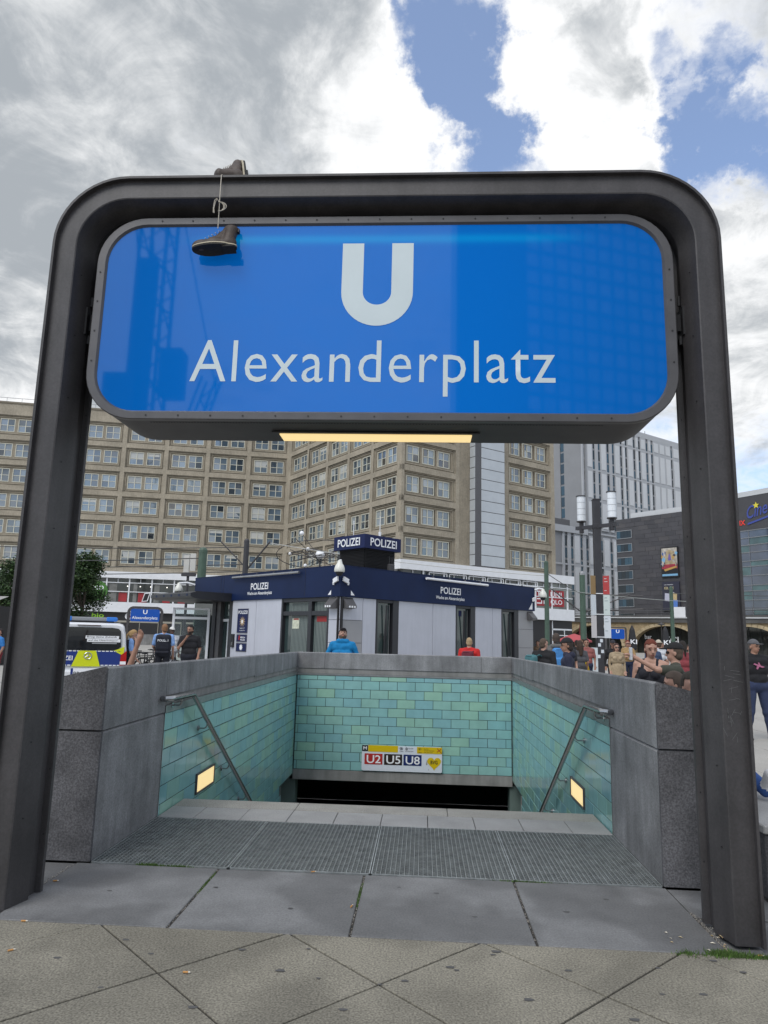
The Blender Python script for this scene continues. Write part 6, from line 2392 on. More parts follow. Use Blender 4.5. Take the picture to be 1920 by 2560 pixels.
t = thing('closed_parasol', 'tall closed dark red parasol behind the open red one', 'parasol', (18.6, 78, 0))
MB().lathe([(0.03, 4.3), (0.35, 3.6), (0.5, 2.0), (0.4, 1.2)], (18.6, 78, 0), 10).build('canopy', mat('dark_red_canvas', (0.11, 0.012, 0.016), 0.8), t)
MB().tube([(18.6, 78, 0), (18.6, 78, 1.3)], 0.05, 6).build('pole', steel_dark, t)
vl = thing('street_lamp', 'old iron lamp hanging before the viaduct arch', 'street lamp', (40.5, 118, 0))
MB().tube([(40.5, 118.0, 0.0), (40.5, 118.0, 5.0)], 0.07, 6).build('pole', steel_dark, vl)
MB().lathe([(0.05, 5.3), (0.10, 5.1), (0.62, 4.9), (0.62, 4.84), (0.15, 4.7), (0.05, 4.5)], (40.5, 118.0, 0), 12).build('lamp_shade', steel_rim, vl)

# ------------------------------------------------------------------ world clock sculpture behind the kiosk
wc = thing('planet_sculpture', 'metal ring sculpture with white planet balls behind the kiosk roof', 'sculpture', (-8.4, 55.1, 0))
wx, wy, wz = -8.4, 55.1, 8.4
MB().tube([(wx, wy, 0), (wx, wy, 5.2)], 0.75, 16).build('column', steel_dark, wc)
MB().lathe([(3.0, 4.0), (3.0, 5.6)], (wx, wy, 0), 24).lathe([(0.5, 5.6), (3.0, 5.62)], (wx, wy, 0), 24).build('clock_drum', steel_rim, wc)
MB().tube([(wx, wy, 5.5), (wx, wy, wz)], 0.08, 8).build('spindle', steel_dark, wc)
MB().ball((wx, wy, wz), 0.40, 18, sq=0.95).build('sun_ball', letter_white, wc, smooth=60)
random.seed(4)
for i, (R0, tz, ta) in enumerate(((1.3, 10, 30), (1.9, 14, 120), (2.5, -12, 200), (3.1, 16, 300), (3.7, -18, 20))):
    rot = Matrix.Rotation(rad(ta), 3, 'Z') @ Matrix.Rotation(rad(tz), 3, 'X')
    pts = [Vector((wx, wy, wz)) + rot @ Vector((R0 * math.cos(a), R0 * 0.8 * math.sin(a), 0)) for a in [2 * math.pi * k / 36 for k in range(36)]]
    MB().tube(pts, 0.035, 5, closed=True).build('orbit_ring', steel_dark, wc)
sp_ = MB()
for a in range(0, 360, 45):
    rot = Vector((math.cos(rad(a)), math.sin(rad(a)), 0))
    sp_.tube([Vector((wx, wy, wz - 0.6)), Vector((wx, wy, wz)) + rot * 2.6 + Vector((0, 0, 1.2 * math.sin(rad(a * 2 + 20))))], 0.03, 5)
sp_.build('ring_stay', steel_dark, wc)
for bx0, bz, br in ((-10.02, 10.2, 0.2), (-9.43, 8.84, 0.17), (-10.94, 8.44, 0.14), (-9.6, 7.45, 0.15), (-6.4, 9.2, 0.15), (-7.3, 7.4, 0.16)):
    MB().ball((bx0, 54.9, bz), br, 12).build('planet_ball', letter_white, wc, smooth=60)
    MB().tube([(bx0, 54.9, bz), (wx, wy, wz - 0.3)], 0.025, 5).build('ball_arm', steel_dark, wc)

# ------------------------------------------------------------------ police van seen from behind
van = thing('police_van', 'white police van with blue and yellow bands parked with its rear towards the stairs', 'van', (-7.95, 15.5, 0))
vd = Vector((-0.50, 0.866))                      # driving direction, away from the viewer
va = math.atan2(vd.y, vd.x) - math.pi / 2
VM = Matrix.Translation((-7.92, 13.12, 0)) @ Matrix.Rotation(rad(27), 4, 'Z')
VZ0, VZ1 = (0.0, 0.36, 0.52, 0.545, 0.95, 0.985, 1.68, 1.92, 2.12), (0.0, 0.42, 0.71, 0.752, 1.135, 1.150, 1.71, 1.835, 1.985)


def VT(p):
    return VM @ Vector((p[0], p[1], float(np.interp(p[2], VZ0, VZ1))))


hwv = 0.955


def vprofile(w, h0, h1, r, tum=0.10):
    return [(-w, h0), (-w - 0.0, 0.9), (-w + tum * 0.6, 1.5), (-w + tum, h1 - r), (-w + tum + r * 0.35, h1 - r * 0.3), (-w + tum + r, h1), (w - tum - r, h1), (w - tum - r * 0.35, h1 - r * 0.3), (w - tum, h1 - r), (w - tum * 0.6, 1.5), (w, 0.9), (w, h0)]


bd_ = MB(VT)
loft_y(bd_, [(vprofile(hwv - 0.05, 0.42, 1.80, 0.16), 0.03), (vprofile(hwv - 0.015, 0.38, 1.86, 0.15), 0.10), (vprofile(hwv, 0.36, 1.91, 0.14), 0.35), (vprofile(hwv, 0.36, 1.92, 0.14), 3.3), (vprofile(hwv - 0.03, 0.36, 1.80, 0.2, 0.16), 3.8), (vprofile(hwv - 0.06, 0.36, 1.25, 0.2, 0.10), 4.45), (vprofile(hwv - 0.12, 0.4, 0.95, 0.2, 0.10), 4.9)])
bd_.build('body', van_white, van, smooth=35)
wn = MB(VT)
wn.prism([(-0.72, 1.02), (-0.60, 0.985), (0.60, 0.985), (0.72, 1.02), (0.79, 1.10), (0.755, 1.58), (0.70, 1.65), (0.55, 1.68), (-0.55, 1.68), (-0.70, 1.65), (-0.755, 1.58), (-0.79, 1.10)], -0.012, 0.05, 'y')
rwv = wn.build('rear_window', van_glass, van)
Xv = VM.to_3x3() @ Vector((1, 0, 0))
vp = lambda x, z, d=-0.02: VT((x, d, z))
MB(VT).box(-0.06, 0.72, -0.016, -0.013, 1.335, 1.425).box(-0.02, 0.76, -0.016, -0.013, 1.235, 1.325).build('window_sticker', letter_white, rwv)
text(rwv, 'Bring deine Zukunft', black, vp(-0.03, 1.352, -0.018), Xv, 0.70, 0.052)
text(rwv, 'auf die Überholspur.', black, vp(0.01, 1.252, -0.018), Xv, 0.70, 0.052)
MB(VT).box(0.10, 0.68, -0.0155, -0.013, 1.18, 1.215).build('sticker_line', simple((0.3, 0.31, 0.32)), rwv)
MB(VT).box(-0.27, 0.27, -0.006, 0.06, 1.765, 1.79).build('brake_light', simple((0.05, 0.008, 0.01), 0.3), van)
bl = MB(VT)
bl.prism([(-0.80, 0.955), (-0.62, 0.955), (-0.25, 0.95), (0.25, 0.95), (0.62, 0.955), (0.80, 0.955), (0.80, 0.56), (-0.80, 0.56)], -0.010, 0.06, 'y')
bl.build('blue_band', blue_van, van)
yb = MB(VT)
yb.prism([(-0.19, 0.95), (0.21, 0.95), (0.33, 0.545), (-0.33, 0.545)], -0.022, 0.05, 'y')
ybo = yb.build('yellow_panel', yellow_van, van)
for sg in (-1, 1):
    MB(VT).prism([(sg * 0.62, 0.96), (sg * 0.80, 1.06), (sg * 0.87, 1.10), (sg * 0.86, 0.84), (sg * 0.80, 0.86)], -0.014, 0.06, 'y').build('yellow_corner', yellow_van, van)
    MB(VT).prism([(sg * 0.78, 0.50), (sg * 0.80, 0.85), (sg * 0.93, 0.95), (sg * 0.945, 0.50)], -0.028, 0.30, 'y').build('tail_light', red_lamp, van)
    MB(VT).box(*sorted((sg * 0.79, sg * 0.93)), -0.031, 0.0, 0.60, 0.68).build('reversing_light', letter_white, van)
for k in range(-8, 9):
    if abs(k) < 2:
        continue
    MB(VT).box(k * 0.095 - 0.035, k * 0.095 + 0.035, -0.014, -0.0105, 0.93, 0.953).build('reflective_dash', letter_white, van)
    if abs(k) > 3:
        MB(VT).box(k * 0.095 - 0.035, k * 0.095 + 0.035, -0.014, -0.0105, 0.565, 0.588).build('reflective_dash', letter_white, van)
text(van, 'POLIZEI', letter_white, vp(-0.81, 0.70, -0.012), Xv, 0.50, 0.11, bold=0.015)
sr = MB(VT)
sr.tube([(0.03 + 0.085 * math.cos(a), -0.03, 0.82 + 0.085 * math.sin(a)) for a in [k * math.pi / 10 for k in range(20)]], 0.010, 6, closed=True)
for a in (90, 210, 330):
    sr.tube([(0.03, -0.03, 0.82), (0.03 + 0.08 * math.cos(rad(a)), -0.03, 0.82 + 0.08 * math.sin(rad(a)))], 0.012, 6, r1=0.004)
sr.build('ring_emblem', inox, van)
MB(VT).cbox(-0.95, 0.95, -0.06, 0.12, 0.20, 0.50, 0.03).build('bumper', van_white, van)
MB(VT).prism([(-0.95, 0.25), (-0.55, 0.25), (-0.68, 0.48), (-0.95, 0.48)], -0.064, -0.061, 'y').prism([(0.95, 0.25), (0.55, 0.25), (0.68, 0.48), (0.95, 0.48)], -0.064, -0.061, 'y').build('blue_corner', blue_van, van)
np_ = MB(VT).box(-0.33, 0.31, -0.075, -0.062, 0.40, 0.52).build('number_plate', letter_white, van)
MB(VT).box(-0.33, -0.275, -0.077, -0.0755, 0.40, 0.52).build('plate_field', blue_van, np_)
text(np_, 'BP·29-257', black, vp(-0.26, 0.42, -0.077), Xv, 0.54, 0.10, bold=0.01)
lb = MB(VT)
lb.cbox(-0.66, 0.66, 0.55, 0.85, 1.97, 2.10, 0.03)
lbo = lb.build('light_bar', simple((0.22, 0.23, 0.24), 0.3), van)
blu = mat('blue_beacon', (0.02, 0.16, 0.55), 0.15)
for sg in (-1, 1):
    MB(VT).cbox(*sorted((sg * 0.40, sg * 0.69)), 0.53, 0.87, 1.965, 2.115, 0.035).build('beacon', blu, lbo)
MB(VT).box(-0.60, 0.60, 0.6, 0.8, 1.90, 1.97).build('bar_foot', black, lbo)
for sx in (-0.80, 0.80):
    for yy in (0.95, 4.0):
        w_ = MB(VT)
        w_.tube([(sx - 0.11, yy, 0.33), (sx + 0.11, yy, 0.33)], 0.33, 20)
        wo2 = w_.build('wheel', tyre_m, van)
        MB(VT).tube([(sx - 0.115, yy, 0.33), (sx + 0.115, yy, 0.33)], 0.20, 14).build('rim', inox_dull, wo2)

# ------------------------------------------------------------------ bicycles
def bicycle(x, y, ang, label, bag=False):
    t = thing('bicycle', label, 'bicycle', (x, y, 0), 0, 'bicycles parked by the officers')
    T = Matrix.Translation((x, y, 0)) @ Matrix.Rotation(ang, 4, 'Z')
    for wx_ in (-0.52, 0.52):
        w_ = MB(T)
        w_.tube([(wx_ + 0.33 * math.cos(a), 0, 0.34 + 0.33 * math.sin(a)) for a in [2 * math.pi * k / 24 for k in range(24)]], 0.022, 6, closed=True)
        wo_ = w_.build('wheel', tyre_m, t)
        s_ = MB(T)
        for k in range(8):
            a = math.pi * k / 8
            s_.tube([(wx_ - 0.31 * math.cos(a), 0, 0.34 - 0.31 * math.sin(a)), (wx_ + 0.31 * math.cos(a), 0, 0.34 + 0.31 * math.sin(a))], 0.003, 4)
        s_.build('spokes', inox, wo_)
    f = MB(T)
    bb, st_, hd_, rr, ff = (0.0, 0, 0.30), (-0.16, 0, 0.82), (0.36, 0, 0.86), (-0.52, 0, 0.34), (0.52, 0, 0.34)
    for a, b in ((bb, st_), (bb, hd_), (st_, hd_), (st_, rr), (bb, rr), (hd_, ff)):
        f.tube([a, b], 0.018, 6)
    f.build('frame', black, t)
    h = MB(T)
    h.tube([hd_, (0.33, 0, 1.02)], 0.014, 6)
    h.tube([(0.24, -0.29, 1.05), (0.34, -0.12, 1.03), (0.34, 0.12, 1.03), (0.24, 0.29, 1.05)], 0.014, 6)
    h.build('handlebar', steel_rim, t)
    s_ = MB(T)
    s_.tube([st_, (-0.18, 0, 0.96)], 0.014, 6)
    s_.prism([(-0.32, -0.07), (-0.28, 0.08), (-0.05, 0.02), (-0.05, -0.02), (-0.28, -0.08)], 0.96, 1.01)
    s_.build('saddle', black, t)
    return t


bicycle(-8.3, 17.9, rad(20), 'black bicycle nearest the fair-haired officer')
bicycle(-7.75, 18.3, rad(-35), 'black bicycle in the middle of the parked bicycles')
bicycle(-8.9, 19.2, rad(5), 'black bicycle at the back of the parked bicycles')
bicycle(-7.4, 17.4, rad(70), 'black bicycle beside the officer seen from behind')

bicycle(-8.6, 20.4, rad(-15), 'black bicycle between the far portal and the kiosk door')
bicycle(-9.3, 21.6, rad(35), 'black bicycle farthest back beside the far portal')
bicycle(-7.9, 16.9, rad(-60), 'black bicycle turned towards the police van')
fp = thing('far_parapet', 'low grey parapet around the far entrance beyond the police officers', 'wall', (-33, 86, 0))
MB(Matrix.Translation((-33.5, 81.2, 0)) @ Matrix.Rotation(rad(14), 4, 'Z')).box(-3.2, 14, 1.0, 1.5, 0, 1.25).build('parapet_stone', concrete, fp)

# ------------------------------------------------------------------ granite bench beside the parapet
bn = thing('granite_bench', 'low granite bench with a pale top along the parapet nearer the crowd', 'bench', (2.9, 2.2, 0))
MB().cbox(2.68, 3.22, 0.84, 3.75, 0, 0.42, 0.012).build('bench_base', granite_dark, bn)
MB().cbox(3.22, 4.6, 0.84, 1.60, 0, 0.42, 0.012).build('bench_base', granite_dark, bn)
MB().cbox(2.665, 3.24, 0.82, 3.77, 0.42, 0.475, 0.008).build('bench_top', granite_pale, bn)
MB().cbox(3.243, 4.62, 0.82, 1.62, 0.42, 0.475, 0.008).build('bench_top', granite_pale, bn)
bn2 = thing('granite_bench', 'low granite bench along the outer side of the parapet nearer the police van', 'bench', (-2.9, 3.6, 0))
MB().cbox(-3.22, -2.61, 2.7, 4.6, 0, 0.27, 0.012).build('bench_base', granite_dark, bn2)
MB().cbox(-3.24, -2.605, 2.68, 4.62, 0.27, 0.32, 0.008).build('bench_top', granite_pale, bn2)
stl = thing('kiosk_stall', 'dark stall with a grey awning at the edge beyond the van', 'stall', (-20.5, 27, 0))
MB().box(-23.2, -18.6, 26, 29, 0, 2.6).build('stall_body', shop_dark, stl)
MB().add([(-23.4, 25.2, 2.55), (-18.4, 25.2, 2.55), (-18.4, 27.0, 3.05), (-23.4, 27.0, 3.05)], [(0, 1, 2, 3)]).box(-23.4, -18.4, 25.18, 25.22, 2.38, 2.55).build('awning', simple((0.30, 0.29, 0.27)), stl)
text(stl, 'IMBISS', simple((0.55, 0.55, 0.40)), (-21.9, 25.9, 2.0), (1, 0, 0), 2.4, 0.36, bold=0.01)

# ------------------------------------------------------------------ people
SKIN = {'fair': mat('fair_skin', (0.42, 0.24, 0.175), 0.55), 'tan': mat('tanned_skin', (0.32, 0.17, 0.115), 0.55), 'dark': mat('dark_skin', (0.07, 0.04, 0.028), 0.5)}
SKIN_D = mat('face_shadowed_features', (0.045, 0.028, 0.022), 0.6)
LIP = mat('lips', (0.33, 0.12, 0.10), 0.5)
cloth_cache = {}


def cloth(c):
    if c not in cloth_cache:
        cloth_cache[c] = mat('cloth_%d' % len(cloth_cache), tuple(v * 0.82 for v in c), 0.85, noise=(14, 0.16), bump=(26, 0.35, 0.012))
    return cloth_cache[c]


def person(label, loc, face_deg, height=1.75, skin='fair', hair=(0.06, 0.04, 0.03), hair_style='short', top=(0.1, 0.1, 0.1), bottom=(0.03, 0.04, 0.07), shoes=(0.03, 0.03, 0.03),
           sleeve='short', arms=None, head=(0, 0), hat=None, hat_col=(0.02, 0.02, 0.022), build=1.0, vest=None, coat=False, legs='stand', vox=0.016, female=False, seat=None, beard=None, glasses=False, strap_top=False, group=None, hood=False):
    """figure built in its own frame facing +y, then turned to face_deg (0 = away from the viewer, 180 = towards the viewer)"""
    S = height / 1.75
    seed_ = (sum(map(ord, label)) % 97) * 0.37
    t = thing('person', label, 'person', loc, rad(face_deg), group, world=False)
    P, sh = [], 0.19 * build
    up = 0.0
    hipz = 0.92
    if seat is not None:
        up = seat / S - hipz + 0.10
    Z = lambda z: z + up
    if female:
        sh *= 0.90
    b = build
    m_top, m_bot = 1, 2
    # trunk
    P += [('c', (-0.085 * b, 0, Z(0.95)), (0.085 * b, 0, Z(0.95)), 0.118 * b, 0.118 * b, m_bot),
          ('c', (-0.06 * b, 0.005, Z(1.06)), (0.06 * b, 0.005, Z(1.06)), 0.118 * b * (0.92 if female else 1), 0.118 * b * (0.92 if female else 1), m_top),
          ('c', (-0.085 * b, 0.0, Z(1.22)), (0.085 * b, 0.0, Z(1.22)), 0.115 * b, 0.115 * b, m_top),
          ('c', (-sh * 0.62, -0.005, Z(1.355)), (sh * 0.62, -0.005, Z(1.355)), 0.092 * b, 0.092 * b, m_top),
          ('c', (-sh * 0.85, -0.005, Z(1.425)), (0, -0.01, Z(1.46)), 0.055, 0.062, m_top), ('c', (sh * 0.85, -0.005, Z(1.425)), (0, -0.01, Z(1.46)), 0.055, 0.062, m_top)]
    if female:
        P += [('e', (-0.075, 0.085, Z(1.29)), (0.072, 0.062, 0.07), m_top), ('e', (0.075, 0.085, Z(1.29)), (0.072, 0.062, 0.07), m_top)]
    if vest:
        P += [('b', (0, 0, Z(1.24)), (0.185 * b, 0.150 * b, 0.235), 0.09, 4), ('b', (0, 0, Z(0.985)), (0.165 * b, 0.145 * b, 0.04), 0.03, 4)]
    if coat:
        P += [('c', (0, 0, Z(1.0)), (0, 0.0, Z(0.55)), 0.16, 0.215, m_top), ('c', (-0.08, 0, Z(0.98)), (-0.10, 0, Z(0.56)), 0.13, 0.14, m_top), ('c', (0.08, 0, Z(0.98)), (0.10, 0, Z(0.56)), 0.13, 0.14, m_top)]
    if hood:
        P += [('c', (-0.08, -0.075, Z(1.475)), (0.08, -0.075, Z(1.475)), 0.058, 0.058, m_top), ('c', (-0.09, 0.02, Z(1.48)), (0.09, 0.02, Z(1.48)), 0.045, 0.045, m_top)]
    # legs
    for sx in (-1, 1):
        hip = Vector((sx * 0.092 * b, 0, Z(0.92)))
        if legs == 'bench':
            knee = hip + Vector((sx * 0.04, 0.40, 0.12))
            ank = knee + Vector((sx * 0.02, 0.36, -0.14))
            P.append(('c', tuple(ank), (ank.x, ank.y + 0.06, ank.z + 0.13), 0.045, 0.036, 3))
        elif seat is not None:
            knee = hip + Vector((sx * 0.05, 0.42, 0.02))
            ank = Vector((knee.x, knee.y + 0.04, 0.09))
        elif legs == 'walk':
            knee = Vector((sx * 0.095, 0.10 * sx + 0.03, 0.50))
            ank = Vector((sx * 0.09, 0.20 * sx - 0.03, 0.09))
        elif legs == 'wide':
            knee = Vector((sx * 0.15, 0.02, 0.49))
            ank = Vector((sx * 0.22, 0.0 + 0.03 * sx, 0.085))
        else:
            knee = Vector((sx * 0.10, 0.012, 0.49))
            ank = Vector((sx * 0.105, -0.012, 0.085))
        P += [('c', tuple(hip), tuple(knee), 0.092 * b, 0.064 * b, m_bot), ('c', tuple(knee), tuple(ank), 0.063 * b, 0.050, m_bot), ] + ([] if legs == 'bench' else [('c', (ank.x, ank.y - 0.02, 0.045), (ank.x + sx * 0.02, ank.y + 0.145, 0.035), 0.046, 0.036, 3)])
    # arms
    arms = arms or {}
    for sx, key in ((-1, 'L'), (1, 'R')):
        shd = Vector((sx * sh, -0.005, Z(1.415)))
        el, ha = arms.get(key, ((sx * (sh + 0.055), -0.03, 1.135), (sx * (sh + 0.05), 0.07, 0.90)))
        el, ha = Vector(el) + Vector((0, 0, up)), Vector(ha) + Vector((0, 0, up))
        um_ = 0 if (sleeve == 'none' or strap_top) else m_top
        fm = m_top if sleeve == 'long' else 0
        ur = 0.050 if um_ == m_top else 0.043
        mid = shd.lerp(el, 0.72)
        if sleeve == 'short' and um_ == m_top:
            P += [('c', tuple(shd), tuple(mid), 0.061 * b, 0.056 * b, m_top), ('c', tuple(mid), tuple(el), 0.041, 0.038, 0)]
        else:
            P += [('c', tuple(shd), tuple(el), (ur + 0.008) * b, ur - 0.004, um_)]
        wr = el.lerp(ha, 0.90)
        P += [('c', tuple(el), tuple(wr), 0.043 if fm else 0.037, 0.033 if fm else 0.025, fm)]
        d = (ha - el).normalized()
        side = d.cross(Vector((0, 1, 0)) if abs(d.y) < 0.9 else Vector((0, 0, 1))).normalized()
        palm = wr + d * 0.085
        P += [('c', tuple(wr), tuple(palm), 0.026, 0.033, 0)]
        curl = side.cross(d)
        for i, (o_, L_f) in enumerate(((-0.027, 0.062), (-0.009, 0.075), (0.009, 0.070), (0.027, 0.055))):
            k0 = palm + side * o_ + d * 0.012
            k1 = k0 + d * L_f * 0.55 + curl * 0.008
            k2 = k1 + d * L_f * 0.40 + curl * 0.022
            P += [('c', tuple(k0), tuple(k1), 0.0105, 0.0095, 0), ('c', tuple(k1), tuple(k2), 0.0095, 0.008, 0)]
        th0 = wr + side * -0.022 + d * 0.02
        P += [('c', tuple(th0), tuple(th0 - side * 0.035 + d * 0.045), 0.0125, 0.010, 0)]
    # neck and head, turned about the base of the neck
    R = Matrix.Rotation(rad(head[1]), 3, 'Z') @ Matrix.Rotation(rad(head[0]), 3, 'X')
    piv = Vector((0, -0.01, Z(1.50)))
    H = lambda x, y, z: tuple(piv + R @ Vector((x, y, z)))
    Rn = np.array(R)
    P += [('c', (0, -0.012, Z(1.43)), H(0, 0.0, 0.06), 0.056 if not female else 0.049, 0.054 if not female else 0.047, 0)]
    HP = [('e', H(0, 0.0, 0.155), (0.0745, 0.094, 0.098), 0, Rn), ('e', H(0, 0.028, 0.085), (0.057, 0.066, 0.070), 0, Rn), ('e', H(0, 0.055, 0.040), (0.030, 0.026, 0.024), 0, Rn),
          ('c', H(0, 0.088, 0.135), H(0, 0.108, 0.098), 0.011, 0.0155, 0), ('e', H(-0.077, -0.005, 0.115), (0.010, 0.018, 0.030), 0, Rn), ('e', H(0.077, -0.005, 0.115), (0.010, 0.018, 0.030), 0, Rn),
          ('c', H(-0.045, 0.083, 0.158), H(0.045, 0.083, 0.158), 0.012, 0.012, 0), ('c', H(-0.018, 0.088, 0.062), H(0.018, 0.088, 0.062), 0.0085, 0.0085, 0)]
    P += HP
    eyes = [np.array(H(sx * 0.031, 0.086, 0.130)) for sx in (-1, 1)]
    brow = [np.array(H(sx * 0.033, 0.092, 0.160)) for sx in (-1, 1)]
    lip = np.array(H(0, 0.094, 0.062))
    jaw = np.array(H(0, 0.045, 0.055))
    fw = Rn @ np.array([0, 1.0, 0])
    ctr = np.array(H(0, 0, 0.11))
    mats = [SKIN[skin], cloth(top), cloth(bottom), cloth(shoes), cloth(vest or top), SKIN_D, LIP, cloth(beard or hair)]

    def paint(Cn, mi):
        front = ((Cn - ctr) @ fw) > 0.045
        for e_ in eyes:
            d = (Cn - e_)
            mi = np.where((np.linalg.norm(d * np.array([0.8, 1, 1.5]), axis=1) < (0.0115 if not glasses else 0.03)) & front & (mi == 0), 5, mi)
        for e_ in brow:
            d = (Cn - e_)
            mi = np.where((np.linalg.norm(d * np.array([0.55, 1, 1.8]), axis=1) < 0.0125) & front & (mi == 0), 7, mi)
        if strap_top:
            x_, z_ = np.abs(Cn[:, 0]), Cn[:, 2] - up
            neck = 1.335 + np.clip((x_ - 0.03) * 0.9, 0, 0.05) + np.where(Cn[:, 1] < 0, 0.03, 0)
            strap = (x_ > 0.072) & (x_ < 0.112)
            arm = x_ > 0.150 + np.clip((1.36 - z_) * 0.5, 0, 0.06)
            mi = np.where((mi == 1) & (((z_ > neck) & ~strap) | (arm & (z_ > 1.28))), 0, mi)
        mi = np.where((np.linalg.norm((Cn - lip) * np.array([0.6, 1, 1.6]), axis=1) < 0.0155) & front & (mi == 0), 6, mi)
        if beard:
            loc_ = (Cn - piv_np) @ Rn
            m = (mi == 0) & (loc_[:, 2] < 0.088) & (loc_[:, 2] > 0.0) & (loc_[:, 1] > 0.005) & (np.linalg.norm((Cn - lip) * np.array([0.8, 1, 2]), axis=1) > 0.018)
            mi = np.where(m, 7, mi)
        return mi
    piv_np = np.array(piv)
    me = sd_mesh('body', P, vox, mats, 0.014, paint, None, (0.0065, Z(1.44), seed_))
    me.transform(Matrix.Scale(S, 4))
    wrap(bpy.data.objects.new('body', me), t, False)
    hv = max(0.009, vox * 0.75)

    def child(name, prims, m, cut=None, k=0.008):
        me2 = sd_mesh(name, prims, hv, [m], k, None, cut)
        me2.transform(Matrix.Scale(S, 4))
        return wrap(bpy.data.objects.new(name, me2), t, False)
    hm = cloth(hair)

    def hcut(G):
        L_ = (G - piv_np) @ Rn
        # keep the face clear: remove what lies before the hairline
        f1 = np.minimum(L_[..., 1] - 0.012, 0.195 - L_[..., 2])
        f2 = L_[..., 1] - 0.075
        f3 = 0.02 - L_[..., 2] if hair_style in ('short', 'buzz') else np.full(L_.shape[:-1], -1.0)
        return np.maximum(np.maximum(f1, f2), f3)
    if hair_style in ('short', 'buzz', 'long', 'bun', 'pony'):
        g_ = {'short': 0.011, 'buzz': 0.005, 'long': 0.016, 'bun': 0.010, 'pony': 0.009}[hair_style]
        hp = [('e', H(0, -0.004, 0.158), (0.0745 + g_, 0.094 + g_, 0.098 + g_), 0, Rn), ('e', H(0, -0.035, 0.095), (0.064 + g_, 0.055 + g_, 0.06 + g_), 0, Rn)]
        if hair_style == 'long':
            hp += [('c', H(-0.07, -0.03, 0.10), H(-0.085, -0.01, -0.10), 0.035, 0.028, 0), ('c', H(0.07, -0.03, 0.10), H(0.085, -0.01, -0.10), 0.035, 0.028, 0), ('c', H(0, -0.07, 0.10), H(0, -0.085, -0.14), 0.07, 0.05, 0)]
        if hair_style == 'bun':
            hp += [('e', H(0, -0.085, 0.20), (0.045, 0.045, 0.04), 0, Rn)]
        if hair_style == 'pony':
            hp += [('c', H(0, -0.095, 0.17), H(0, -0.13, 0.05), 0.028, 0.032, 0), ('c', H(0, -0.13, 0.05), H(0.01, -0.115, -0.10), 0.032, 0.016, 0)]
        child('hair', hp, hm, hcut)
    if hat in ('cap', 'sunhat', 'bucket'):
        hc = cloth(hat_col)
        zb = 0.178

        def ccut(G):
            L_ = (G - piv_np) @ Rn
            return zb - 0.0 - L_[..., 2]
        child('hat', [('e', H(0, -0.004, 0.165), (0.089, 0.108, 0.105), 0, Rn)], hc, ccut)
        if hat == 'cap':
            child('hat_brim', [('e', H(0, 0.13, 0.178), (0.068, 0.068, 0.010), 0, Rn)], hc, None, 0.004)
        else:
            child('hat_brim', [('e', H(0, 0.0, 0.178), (0.135, 0.15, 0.012), 0, Rn)], hc, None, 0.004)
    if glasses:
        child('sunglasses', [('e', H(-0.033, 0.097, 0.132), (0.027, 0.010, 0.019), 0, Rn), ('e', H(0.033, 0.097, 0.132), (0.027, 0.010, 0.019), 0, Rn), ('c', H(-0.06, 0.085, 0.138), H(0.06, 0.085, 0.138), 0.009, 0.009, 0)], black)
    return t


def backpack(label, loc, face_deg, col, h=0.45, straps=True, tilt=0, shrink=1.0):
    """worn on a back: centre of the pack at loc, wearer facing face_deg"""
    t = thing('backpack', label, 'backpack', loc, rad(face_deg), 'backpacks in the crowd', world=False)
    w = 0.15 * shrink
    me = sd_mesh('pack_body', [('b', (0, 0, 0), (w, 0.085, h / 2), 0.07, 0), ('b', (0, -0.075, -h * 0.16), (w * 0.75, 0.05, h * 0.24), 0.045, 0)], 0.013, [cloth(col)], 0.01)
    wrap(bpy.data.objects.new('pack_body', me), t, False)
    dk = cloth(tuple(c * 0.6 for c in col))
    for sx in (-1, 1):
        s_ = MB()
        s_.tube([(sx * 0.085, 0.06, h * 0.42), (sx * 0.095, 0.15, h * 0.50), (sx * 0.10, 0.27, h * 0.36), (sx * 0.11, 0.29, h * 0.05), (sx * 0.15, 0.20, -h * 0.25), (sx * 0.13, 0.07, -h * 0.38)], 0.017, 6)
        s_.build('shoulder_strap', dk, t, world=False)
    z = MB().tube([(-w * 0.9, -0.03, h * 0.35), (-w * 0.5, -0.085, h * 0.43), (w * 0.5, -0.085, h * 0.43), (w * 0.9, -0.03, h * 0.35)], 0.006, 4)
    z.build('zip', dk, t, world=False)
    return t


def on_back(px, py, face_deg, z=1.22, off=0.215):
    a = rad(face_deg)
    return (px + math.sin(a) * off, py - math.cos(a) * off, z)


navy_c = (0.012, 0.014, 0.028)
# behind the end wall
person('person in a bright blue hoodie and cap looking up before the kiosk corner', (-1.29, 10.75, 0), 184, 1.82, 'fair', (0.05, 0.035, 0.025), 'short', (0.0, 0.215, 0.50), (0.03, 0.03, 0.04), sleeve='long', head=(28, 4), hat='cap', hat_col=(0.07, 0.06, 0.06), build=1.08, beard=(0.14, 0.09, 0.06), vox=0.013, hood=True,
       arms={'L': ((-0.33, -0.02, 1.14), (-0.27, 0.14, 0.95)), 'R': ((0.33, -0.02, 1.14), (0.27, 0.14, 0.95))})
person('person in a red jacket with shaved fair hair walking past the kiosk window', (1.56, 13.7, 0), -20, 1.68, 'fair', (0.42, 0.30, 0.17), 'buzz', (0.60, 0.018, 0.018), (0.04, 0.05, 0.09), sleeve='long', head=(-8, 15), build=1.15, legs='walk', vox=0.014)
backpack('dark red backpack on the person in red', on_back(1.56 + 0.06, 13.7, -32, 1.15), -32, (0.15, 0.022, 0.04), 0.42)
